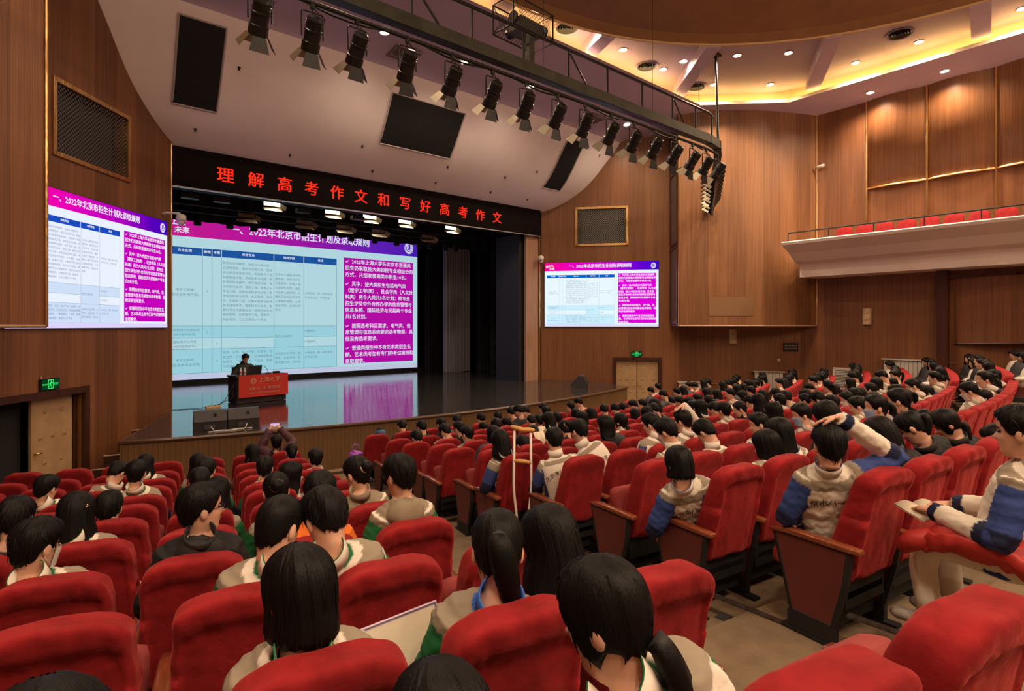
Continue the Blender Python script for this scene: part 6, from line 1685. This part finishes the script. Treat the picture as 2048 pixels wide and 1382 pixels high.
        for sg in (-1, 1):
            sh = MB(); kx = sg * .12; sh.tube([(kx, .58, .05), (kx, .64, .055), (kx, .74, .045), (kx, .83, .035), (kx, .86, .03)], [.035, .045, .047, .04, .02], 8, flat=(1, .9)); sh.build('shoe', M_SHOE, t, True)
    # ---- hair
    hm = MB(); NH = (40, 26, 16)[2 - lv]; TH = (18, 11, 7)[2 - lv]
    ha = np.linspace(0, 2 * pi, NH + 1)[:-1]
    deg = (np.degrees(ha) - 90 + 180) % 360 - 180                     # 0 = face, +-180 = nape
    ad = np.abs(deg)
    if hair in ('short', 'buzz'): zl = np.interp(ad, [0, 30, 48, 62, 78, 95, 105, 125, 180], [.068, .066, .05, .01, -.018, .012, -.02, -.062, -.085]); th_ = .016 if hair == 'short' else .008
    elif hair in ('bob', 'bob2'): zl = np.interp(ad, [0, 25, 40, 52, 66, 90, 180], [.045, .04, .0, -.07, -.102, -.108, -.112 if hair == 'bob' else -.10]); th_ = .016
    elif hair == 'long': zl = np.interp(ad, [0, 25, 42, 55, 66, 90, 180], [.062, .055, .0, -.09, -.15, -.19, -.24]); th_ = .019
    else: zl = np.interp(ad, [0, 30, 48, 64, 80, 95, 105, 130, 180], [.07, .066, .04, -.0, -.02, .0, -.03, -.072, -.09]); th_ = .013
    if hair == 'lowpony': zl = np.interp(ad, [0, 28, 45, 60, 80, 95, 105, 130, 180], [.07, .062, .02, -.055, -.085, -.06, -.05, -.072, -.09]); th_ = .015
    strand = np.array([.0016 * sin(a * 17 + seed) + .0014 * sin(a * 31 + 2 * seed) for a in ha])
    rings = []
    for i in range(TH + 1):
        f_ = i / TH; z = .119 - (.119 - zl) * (1 - np.cos(f_ * pi / 2)) if i else np.full(NH, .119)
        f_ = np.minimum(1, f_)
        zc = np.maximum(z, -.032) if hair in ('bob', 'bob2', 'long') else np.maximum(z, -.16)
        x, y = np.zeros(NH), np.zeros(NH)
        for j in range(NH):
            xx, yy = head_ring(float(zc[j]), np.array([ha[j]]))
            yy = min(yy[0], float(np.interp(zc[j], FZs, FF)) * abs(sin(ha[j])) ** .92) if sin(ha[j]) > 0 else yy[0]
            x[j], y[j] = xx[0], yy
        o_ = th_ * np.clip(.55 + 1.1 * f_, 0, 1) * (1 if hair in ('bob', 'bob2', 'long') else (1 - .55 * max(0, f_ - .7) / .3)) + strand * (f_ > .15)
        tuft = .005 * np.sin(ha * 5 + seed) * np.sin(f_ * 5 + seed) if hair == 'short' else 0
        o_ = o_ + tuft
        rr = np.sqrt(x * x + y * y) + 1e-6
        if hair in ('long', 'bob', 'bob2'):
            drop = np.clip(-z - .03, 0, 1); wide = (.22 if hair == 'long' else .12) * drop
            o_ = o_ + wide * np.where(z > -.15, 1, np.maximum(0, 1 - (-z - .15) * 4))
            if hair == 'bob': o_ = o_ - .20 * np.clip(-z - .10, 0, 1)
        xo, yo = x * (1 + o_ / rr), y * (1 + o_ / rr)
        zo = z + (th_ + .006) * np.clip((z + .0) / .119, 0, 1) + (strand * 3 if i == TH else 0)
        if i == 0: xo, yo = xo * .1, yo * .1
        rings.append(np.stack([xo, yo, zo], 1))
    inner = rings[-1].copy(); inner[:, :2] *= .90; inner[:, 2] += .012; rings.append(inner)
    P_ = [HW(r_) for r_ in rings]
    if hair in ('long', 'bob', 'bob2'):                                # loose hair hangs down whatever the head does
        R2 = rotm(yaw, pitch * .15); pv = np.array([0, -.03, -.02])
        for r_, q_ in zip(rings, P_):
            w_ = np.clip((-.0 - r_[:, 2]) / .09, 0, 1)[:, None]
            q_[:] = q_ * (1 - w_) + ((r_ - pv) @ R2.T + HW(pv)) * w_
    loft(hm, P_, 0, True, False)
    if lv == 0 and hair == 'short': pass
    if lv:                                                            # locks that break the outline
        nl = 190 if lv == 2 else 46
        P3 = np.array(P_[:-1])                                        # (TH+1, NH, 3)
        ctr = HW([0, 0, -.01])
        longh = hair in ('long', 'bob', 'bob2')
        for q_ in range(nl):
            j0 = rs.uniform(0, NH); i0 = rs.uniform(.5, TH * (.75 if not longh else .6)); L_ = rs.uniform(.25, .5) * TH * (1.3 if longh else .8); drift = rs.gauss(0, NH * .03) if not longh else rs.gauss(0, NH * .008)
            w0 = rs.uniform(.004, .009) * (1.3 if lv == 1 else 1); lift = rs.uniform(.001, .007) * (.5 if longh else 1.) * (1 if hair in ('short', 'bob', 'bob2', 'long') else .35)
            vs = []; S_n = 5
            for s_ in range(S_n + 1):
                f_ = s_ / S_n; ii = min(TH + .0, i0 + L_ * f_); jj = j0 + drift * f_
                a_, b_ = int(ii), int(jj) % NH; a2, b2 = min(TH, a_ + 1), (b_ + 1) % NH; fa, fb = ii - int(ii), jj - int(jj) if jj >= 0 else 0
                p_ = (P3[a_, b_] * (1 - fb) + P3[a_, b2] * fb) * (1 - fa) + (P3[a2, b_] * (1 - fb) + P3[a2, b2] * fb) * fa
                tg_ = P3[a_, b2] - P3[a_, b_]; tg_ = tg_ / (np.linalg.norm(tg_) + 1e-9)
                nr = p_ - ctr; nr = nr / np.linalg.norm(nr); w_ = w0 * (1 - f_ ** 2 * .9)
                o_ = p_ + nr * (-.002 + lift * 2.2 * f_ ** 1.5) + (np.array([0, 0, -.012 * f_ ** 2]) if not longh else 0)
                vs += [o_ - tg_ * w_, o_ + nr * w_ * .6, o_ + tg_ * w_]
            hm.add([tuple(v) for v in vs], [x_ for s_ in range(S_n) for x_ in ((3 * s_, 3 * s_ + 1, 3 * s_ + 4, 3 * s_ + 3), (3 * s_ + 1, 3 * s_ + 2, 3 * s_ + 5, 3 * s_ + 4))])
    ho = hm.build('hair', M_HAIR, t, True)
    if hair in ('pony', 'lowpony'):
        tl = MB(); z0 = .03 if hair == 'pony' else -.055
        b0 = HW([0, -.10, z0]); dn = np.array([0, 0, -1.]); out_ = HW([0, -1, 0]) - H
        b1 = b0 + out_ * (.045 if hair == 'pony' else .03) + dn * (.01 if hair == 'pony' else .03); L = .24 if hair == 'pony' else .40
        sw = np.array([ex.get('swing', 0.), 0, 0])
        pts = [b0, b1, b1 + out_ * .02 + dn * L * .3 + sw * .3, b1 + out_ * .0 + dn * L * .65 + sw * .7, b1 - out_ * .02 + dn * L + sw]
        pp = [];
        for i in range(len(pts) - 1):
            for j in range(4): pp.append(pts[i] + (pts[i + 1] - pts[i]) * j / 4)
        pp.append(pts[-1]); n_ = len(pp)
        for _k in range(4): pp = [pp[0]] + [(pp[i - 1] + 2 * pp[i] + pp[i + 1]) / 4 for i in range(1, n_ - 1)] + [pp[-1]]
        tl.tube(pp, [.021 + .017 * sin(pi * min(1, i / n_ * 1.1)) ** .8 - .02 * max(0, i / n_ - .75) for i in range(n_)], 10 if lv > 1 else 7, flat=(1.15, .85))
        tl.build('ponytail', M_HAIR, ho, True)
        tie = MB(); tie.tube([b0, b1], .027, 8); tie.build('hair_tie', M_JBLACK, ho, True)
    if hair == 'bun':
        bn_ = MB(); bn_.ball((0, 0, 0), (.048, .042, .044), n=12, k=8); bo = [HW(np.array(v) + np.array([0, -.125, .03])) for v in bn_.v]
        m2 = MB(); m2.add([tuple(v) for v in bo], bn_.f); m2.build('hair_bun', M_HAIR, ho, True)
        sc = MB(); sc.tube([tuple(HW([.04 * cos(a), -.098 - .004 * sin(2 * a), .03 + .04 * sin(a)])) for a in np.linspace(0, 2 * pi, 15)], .010, 6); sc.build('scrunchie', mat('scrunchie', (.6, .42, .2), .7), ho, True)
    if hair == 'hat':
        hb = MB(); rr = []
        for i in range(9):
            f_ = i / 8; z = .135 * cos(f_ * pi / 2) + .0; z = .145 - .17 * (1 - cos(f_ * pi / 2)) if i else .15
            zc = np.full(NH, min(z, .117)); xy = [head_ring(float(zc[0]), np.array([a])) for a in ha]
            k_ = (1 + .028 / .08) if i else .1
            rr.append(HW(np.array([(float(x_[0][0]) * k_, float(np.clip(x_[1][0], -.2, .098)) * k_, z) for x_ in xy])))
        loft(hb, rr); hb.build('bucket_hat', M_JDENIM, t, True)
    if ex.get('clip'):
        cb = MB()
        for k in range(9): cb.ball(tuple(HW([.075 + .005 * sin(3 * k), -.075 + .012 * k * .5, .035 + .012 * sin(k * .9)])), .008, n=6, k=4)
        cb.build('hair_clip', mat('gold_clip', (.75, .55, .18), .25, metal=1.), ho, True)
    # ---- face things
    if ex.get('mask') and lv:
        mm_ = MB(); vs = []; A_ = np.linspace(radians(90 - 72), radians(90 + 72), 15); Z_ = np.linspace(-.118, -.012, 8)
        for z in Z_:
            for a in A_:
                x, y = head_ring(float(z), np.array([a])); rr = sqrt(x[0] ** 2 + y[0] ** 2); fl = .010 * exp_(z) if False else .007
                vs.append(HW([x[0] * (1 + fl / rr), max(y[0], .02) * (1 + fl / rr) + .004, z]))
        w_ = len(A_); mm_.add([tuple(v) for v in vs], [(i * w_ + j, i * w_ + j + 1, (i + 1) * w_ + j + 1, (i + 1) * w_ + j) for i in range(len(Z_) - 1) for j in range(w_ - 1)])
        mo = mm_.build('face_mask', {'w': M_MASKW, 'b': M_MASKB, 'k': M_MASKK}[ex['mask']], t, True)
        if lv == 2:
            for sg in (-1, 1):
                lp_ = MB(); lp_.tube([tuple(HW(p_)) for p_ in ([sg * .068, .035, -.03], [sg * .079, .008, -.0], [sg * .083, -.022, -.01], [sg * .078, -.012, -.045], [sg * .064, .034, -.09])], .0025, 5); lp_.build('ear_loop', M_MASKW, mo, True)
    if lv == 2 or ex.get('face'):
        for sg in (-1, 1):
            e_ = MB(); e_.ball((0, 0, 0), (.013, .006, .0055), n=10, k=6)
            m2 = MB(); m2.add([tuple(HW(np.array(v) + np.array([sg * .031, .0825, .002]))) for v in e_.v], e_.f); m2.build('eye', M_EYE, t, True)
            br = MB(); br.tube([tuple(HW(p_)) for p_ in ([sg * .014, .0945, .022], [sg * .032, .091, .027], [sg * .05, .076, .021])], .003, 5); br.build('eyebrow', M_HAIR, t, True)
        if not ex.get('mask'):
            lp_ = MB(); lp_.tube([tuple(HW(p_)) for p_ in ([-.022, .083, -.064], [-.01, .0935, -.0615], [0, .0945, -.0625], [.01, .0935, -.0615], [.022, .083, -.064])], [.001, .0045, .0045, .0045, .001], 6); lp_.build('lips', M_LIP, t, True)
    if ex.get('glass'):
        gl = MB()
        for sg in (-1, 1):
            gl.tube([tuple(HW([sg * .033 + .021 * cos(a), .101 - .004 * abs(cos(a)), .0 + .017 * sin(a)])) for a in np.linspace(0, 2 * pi, 15)], .0016, 5)
            gl.tube([tuple(HW(p_)) for p_ in ([sg * .054, .097, .005], [sg * .073, .04, .006], [sg * .079, -.006, .004], [sg * .078, -.02, -.012])], .0018, 5)
        gl.tube([tuple(HW([-.012, .104, .003])), tuple(HW([.012, .104, .003]))], .0016, 5)
        gl.build('glasses', M_FRAME, t, True)
    # ---- school name across the back of the jacket
    if jk in ('W', 'G') and lv and ex.get('back', True):
        from mathutils.bvhtree import BVHTree
        tree = BVHTree.FromPolygons(jm.v, jm.f)
        tx = MB(); s_ = .053
        name_ = '北京市八一学校'; n_ = len(name_)
        for i, ch in enumerate(name_):
            fr = (i - (n_ - 1) / 2) / ((n_ - 1) / 2)
            vs, fs = text_mesh_c(ch, s_)
            an = -fr * .42; tc_ = .70 - .10 * fr * fr
            p, ax, ay, d = frame(tc_)
            out_ = []
            okk = True
            for v in vs:
                xx = v[0] * cos(an) - v[1] * sin(an); zz = v[0] * sin(an) + v[1] * cos(an)
                o = p + ax * (fr * .152 + xx) + d * zz - ay * .4
                hit = tree.ray_cast(Vector(o), Vector(ay))
                if hit[0] is None: okk = False; break
                out_.append(np.array(hit[0]) - ay * (.006 if lv == 2 else .004))
            if okk and len(out_): tx.add([tuple(v) for v in out_], fs)
        if tx.v: tx.build('back_lettering', M_INK if jk == 'G' else M_INKK, jo)
    return t
_TC = {}
def text_mesh_c(ch, s):
    k = (ch, s)
    if k not in _TC:
        vs, fs = text_mesh(ch, s, 'CENTER', .012, 1)
        if len(vs): vs = vs.copy(); vs[:, 1] -= s * .38; vs[:, 0] += vs[:, 1] * .18
        _TC[k] = (vs, fs)
    return _TC[k]
HW_ = {'short': 'short black hair', 'buzz': 'cropped black hair', 'bob': 'black bob', 'bob2': 'black bob', 'long': 'long black hair', 'pony': 'black ponytail', 'lowpony': 'low black ponytail', 'bun': 'black bun', 'hat': 'denim bucket hat'}
JW_ = {'W': 'white school jacket', 'G': 'white school jacket', 'K': 'black coat', 'N': 'dark coat', 'C': 'beige hoodie', 'O': 'orange jacket', 'B': 'grey jacket', 'B2': 'taupe jacket', 'M': 'plum jacket', 'D': 'denim coat', 'U': 'blue and white jacket', 'Y': 'tan jacket'}
JW2 = {'K': 'black', 'N': 'dark', 'W': 'white', 'G': 'white', 'C': 'beige', 'Y': 'tan', 'U': 'blue', 'B': 'grey', 'B2': 'taupe', 'O': 'orange', 'M': 'plum', 'D': 'denim'}
SPECIAL = {
 'P1': 'boy in white jacket and face mask, head turned right, by the left edge', 'P2': 'girl with a gold leaf hair clip in her loose black hair',
 'P6': 'boy with round black hair and green-sleeved jacket sitting upright before the left door', 'P9': 'young man in glasses and black coat turned in profile to the right',
 'P10': 'boy with shaved nape and lettered jacket leaning towards his right-hand neighbour', 'P11': 'boy in pale jacket bending forward towards the boy with the shaved nape',
 'P12': 'girl with chin-length straight hair, green collar piping and white face mask', 'P13': 'girl with high ponytail and blue collar holding a purple folder',
 'P14': 'girl with sleek loose hair bending down beside the girl with the high ponytail', 'P15': 'girl at the front with a long low ponytail, face turned left',
 'P16': 'dark head with a centre parting cut by the bottom edge', 'P31': 'dark head in the bottom left corner of the photo',
 'P17': 'boy in glasses and thick beige hood left of the aisle', 'P18': 'girl with hair bun and pale scrunchie in beige hoodie', 'P19': 'boy with cropped hair and orange collar', 'P20': 'girl with round black bun and white jacket beside the orange collar',
 'P21': 'masked girl with long hair looking back to the right', 'P25': 'front-row man in plum jacket raising a phone in both hands',
 'C1': 'boy in lettered white jacket with right hand on top of his head', 'C2': 'student with bobbed hair and black face mask bending over in lettered jacket', 'C3': 'boy in lettered white jacket bending forward beside the crutch',
 'C4': 'boy in lettered jacket leaning sideways beyond the crutch', 'C12': 'long-haired student in glasses and black coat looking round to the left', 'C20': 'student with short bob in white jacket just left of the raised-arm boy',
 'C23': 'boy with light blue face mask pulled to his chin', 'C25': 'girl with ponytail, light blue face mask and white jacket in profile', 'C27': 'girl in black hooded coat with tied hair bending low', 'C29': 'girl in black coat with loose low ponytail bending left',
 'C30': 'girl with low ponytail and black face mask near the right edge', 'C32': 'boy with ear loops of a white mask beside the right-edge man', 'C33': 'young man at the right edge in profile with booklet on his lap'}
used_lab = set()
for p in PEOPLE:
    b_, r, c, lx, ly, h, hair, jk, yaw, pit, ex, dep = p
    x, y, a, u = seat_pos(b_, r, c)
    lv = 2 if dep < 5.2 else 1 if dep < 11.5 else 0
    tg = ex.get('tag')
    if tg in SPECIAL: lab = SPECIAL[tg]
    else: lab = '%s, %s, %s' % (HW_[hair], JW2[jk], place_words(b_, r, c))
    ex = dict(ex)
    if hair == 'hat': jk = 'D'
    if tg == 'P13': ex['swing'] = .05
    if tg == 'P15': ex['swing'] = .12
    by = ex.get('byaw', 0); loc = Vector((x, y, row_floor(r)))
    if by:                                                            # torso turned in the seat about the pelvis
        pv = Vector((0, .35)); q = Vector((lx, ly)) - pv; w_ = radians(by)
        lx, ly = q.x * cos(w_) - q.y * sin(w_) + pv.x, q.x * sin(w_) + q.y * cos(w_) + pv.y
        R0, R1 = Matrix.Rotation(-a, 3, 'Z'), Matrix.Rotation(-a - w_, 3, 'Z')
        loc = loc + R0 @ Vector((0, .35, 0)) - R1 @ Vector((0, .35, 0)); a = a + w_
    make_person(lab, loc, -a, lx, ly, h, yaw, pit, hair, jk, lv, ex)
# the speaker behind the desk
Rs = Rdk @ Matrix.Rotation(pi, 4, 'Z')
sp = thing('office_chair', 'dark chair almost hidden behind the speaker at the desk', 'chair', tuple(Rdk @ Vector((-.12, .62, 0))), DK)
mb = MB(); mb.box((0, 0, .44), (.46, .44, .06)); mb.build('seat', M_BLACK, sp)
mb = MB(); mb.box((0, .24, .72), (.44, .05, .4)); mb.build('backrest', M_BLACK, sp)
for sx in (-.2, .2):
    for sy in (-.18, .18):
        mb = MB(); mb.tube([(sx, sy, 0), (sx, sy, .42)], .016, 6); mb.build('leg', M_BLACK, sp)
o = make_person('man in dark clothes seated behind the lectern desk, looking down at his laptop', tuple(Rdk @ Vector((-.12, .88, 0))), DK + pi, .0, .36, 1.17, 0, 28, 'short', 'K', 1, {'face': 1, 'fat': 1.3})
o['group'] = 'speaker'; del o['group']
# things held or lying about
ph = thing('phone', 'phone with lit screen held up by the front-row man', 'phone'); 
bx, by, ba, _ = seat_pos('L', -9, 1)
pm = [q for q in PEOPLE if q[10].get('tag') == 'P25'][0]
def seat_pt(b, r, c, lx, ly, z):
    x, y, a, u = seat_pos(b, r, c); return (x + sin(a) * ly + cos(a) * lx, y + cos(a) * ly - sin(a) * lx, row_floor(r) + z)
ph.location = seat_pt('L', -9, 1, pm[3], pm[4] + .34, pm[5] + .235); ph.rotation_euler = (0, 0, -ba)
mb = MB(); mb.box((0, 0, 0), (.16, .009, .078)); mb.build('phone_body', M_BLACK, ph)
mb = MB(); mb.add([(-.074, -.006, -.034), (.074, -.006, -.034), (.074, -.006, .034), (-.074, -.006, .034)], [(0, 1, 2, 3)]); mb.build('lit_screen', emis('phone_lit', (.80, .52, .85), .9), ph)
def sheet(name, label, cat, b, r, c, lx, ly, z, rz, tilt, size, m, n=6):
    o = thing(name, label, cat, seat_pt(b, r, c, lx, ly, z)); o.rotation_euler = (radians(tilt), 0, rz)
    w, d = size
    for k, sg in enumerate((-1, 1)):
        mb = MB(); vs = []
        for i in range(n + 1):
            x = sg * w * i / n; zz = .018 * sin(pi * i / n)
            vs += [(x, -d / 2, zz), (x, d / 2, zz), (x, -d / 2, zz - .008), (x, d / 2, zz - .008)]
        mb.add(vs, [(4 * i, 4 * i + 4, 4 * i + 5, 4 * i + 1) for i in range(n)] + [(4 * i + 2, 4 * i + 3, 4 * i + 7, 4 * i + 6) for i in range(n)] + [(4 * i, 4 * i + 2, 4 * i + 6, 4 * i + 4) for i in range(n)] + [(4 * i + 1, 4 * i + 5, 4 * i + 7, 4 * i + 3) for i in range(n)])
        mb.build('page_half', m, o, True)
    return o
M_PAPER = mat('paper_cream', (.62, .55, .42), .8); M_FOLD = mat('folder_lilac', (.36, .27, .42), .35); M_PURP = mat('bag_violet', (.36, .07, .50), .5)
sheet('booklet', 'open cream booklet on the lap of the right-edge young man', 'book', 'C', 2, 1, -.05, .70, .66, -.5, 12, (.13, .2), M_PAPER)
sheet('booklet', 'cream booklet lying on the knees of the masked boy', 'book', 'C', 1, 4, .0, .62, .64, .3, 10, (.13, .2), M_PAPER)
sheet('notebook', 'pale notebook on the knees of the bending black-masked student', 'book', 'C', 0, 1, .0, .62, .62, .2, 12, (.11, .17), M_PAPER)
for i, (b_, r, c) in enumerate((('C', -5, 4), ('C', -6, 5), ('C', -3, 6), ('C', -2, 8), ('C', -4, 12))):
    sheet('worksheet', 'cream paper sheet held up among the heads, %s row from the stage' % ORD[r + 10], 'paper', b_, r, c, .05, .55, .92, rnd.uniform(-.5, .5), 55, (.10, .26), M_PAPER)
f = thing('folder', 'lilac plastic folder held in the lap of the high-ponytail girl', 'folder', seat_pt('L', 1, 2, -.24, .42, .80)); f.rotation_euler = (radians(58), radians(-8), radians(-12))
mb = MB(); mb.box((0, 0, 0), (.30, .22, .012)); mb.build('cover', M_FOLD, f)
mb = MB(); mb.box((0, .0, .009), (.28, .20, .004)); mb.build('sheets', M_PAPER, f)
mb = MB(); mb.tube([(-.15, -.11, .01), (.15, -.11, .01), (.15, .11, .01), (-.15, .11, .01), (-.15, -.11, .01)], .006, 5); mb.build('zip_edge', mat('zip_edge', (.55, .45, .62), .4), f)
bag = thing('plastic_bag', 'violet plastic bag on the first aisle armrest of the centre block', 'bag', seat_pt('C', -9, 1, -.30, .40, .66))
bm = bmesh.new(); bmesh.ops.create_icosphere(bm, subdivisions=3, radius=.13)
for v in bm.verts:
    n_ = snoise(v.co.x * 22, v.co.y * 20, v.co.z * 24, 3); v.co *= 1 + .22 * n_; v.co.z *= .55
me = bpy.data.meshes.new('bag_body'); bm.to_mesh(me); bm.free(); me.materials.append(M_PURP); link('bag_body', me, bag)
mb = MB(); mb.tube([(-.05, 0, .05), (-.07, .02, .15), (0, .04, .19), (.07, .02, .15), (.05, 0, .05)], .01, 5); mb.build('bag_handle', M_PURP, bag, True)
# red padded coat over the right-edge man's armrest
rc = thing('red_coat', 'red padded coat draped over the armrest at the right edge', 'coat', seat_pt('C', 2, 1, -.22, .38, .59)); rc.rotation_euler = (0, 0, -.2)
V, F = rounded_box((.13, .25, .055), .05, 13)
V[:, 2] += .03 * snoise(V[:, 0] * 44, V[:, 1] * 31, V[:, 2] * 9, 5) + .02 * np.cos(V[:, 0] * 12) - .06 * (np.abs(V[:, 1]) / .25) ** 3
V[:, 0] += .012 * snoise(V[:, 1] * 30, V[:, 2] * 20, V[:, 1], 2)
me = bpy.data.meshes.new('coat_body'); me.from_pydata([tuple(v) for v in V], [], F); me.materials.append(mat('coat_red', (.36, .015, .012), .6, bump=(10, .4))); me.polygons.foreach_set('use_smooth', [True] * len(F)); link('coat_body', me, rc)
mb = MB(); mb.tube([(-.06, .20, -.0), (-.10, .28, -.04), (-.10, .34, -.09)], [.05, .055, .045], 10); mb.build('coat_sleeve', MATS['coat_red'], rc, True)
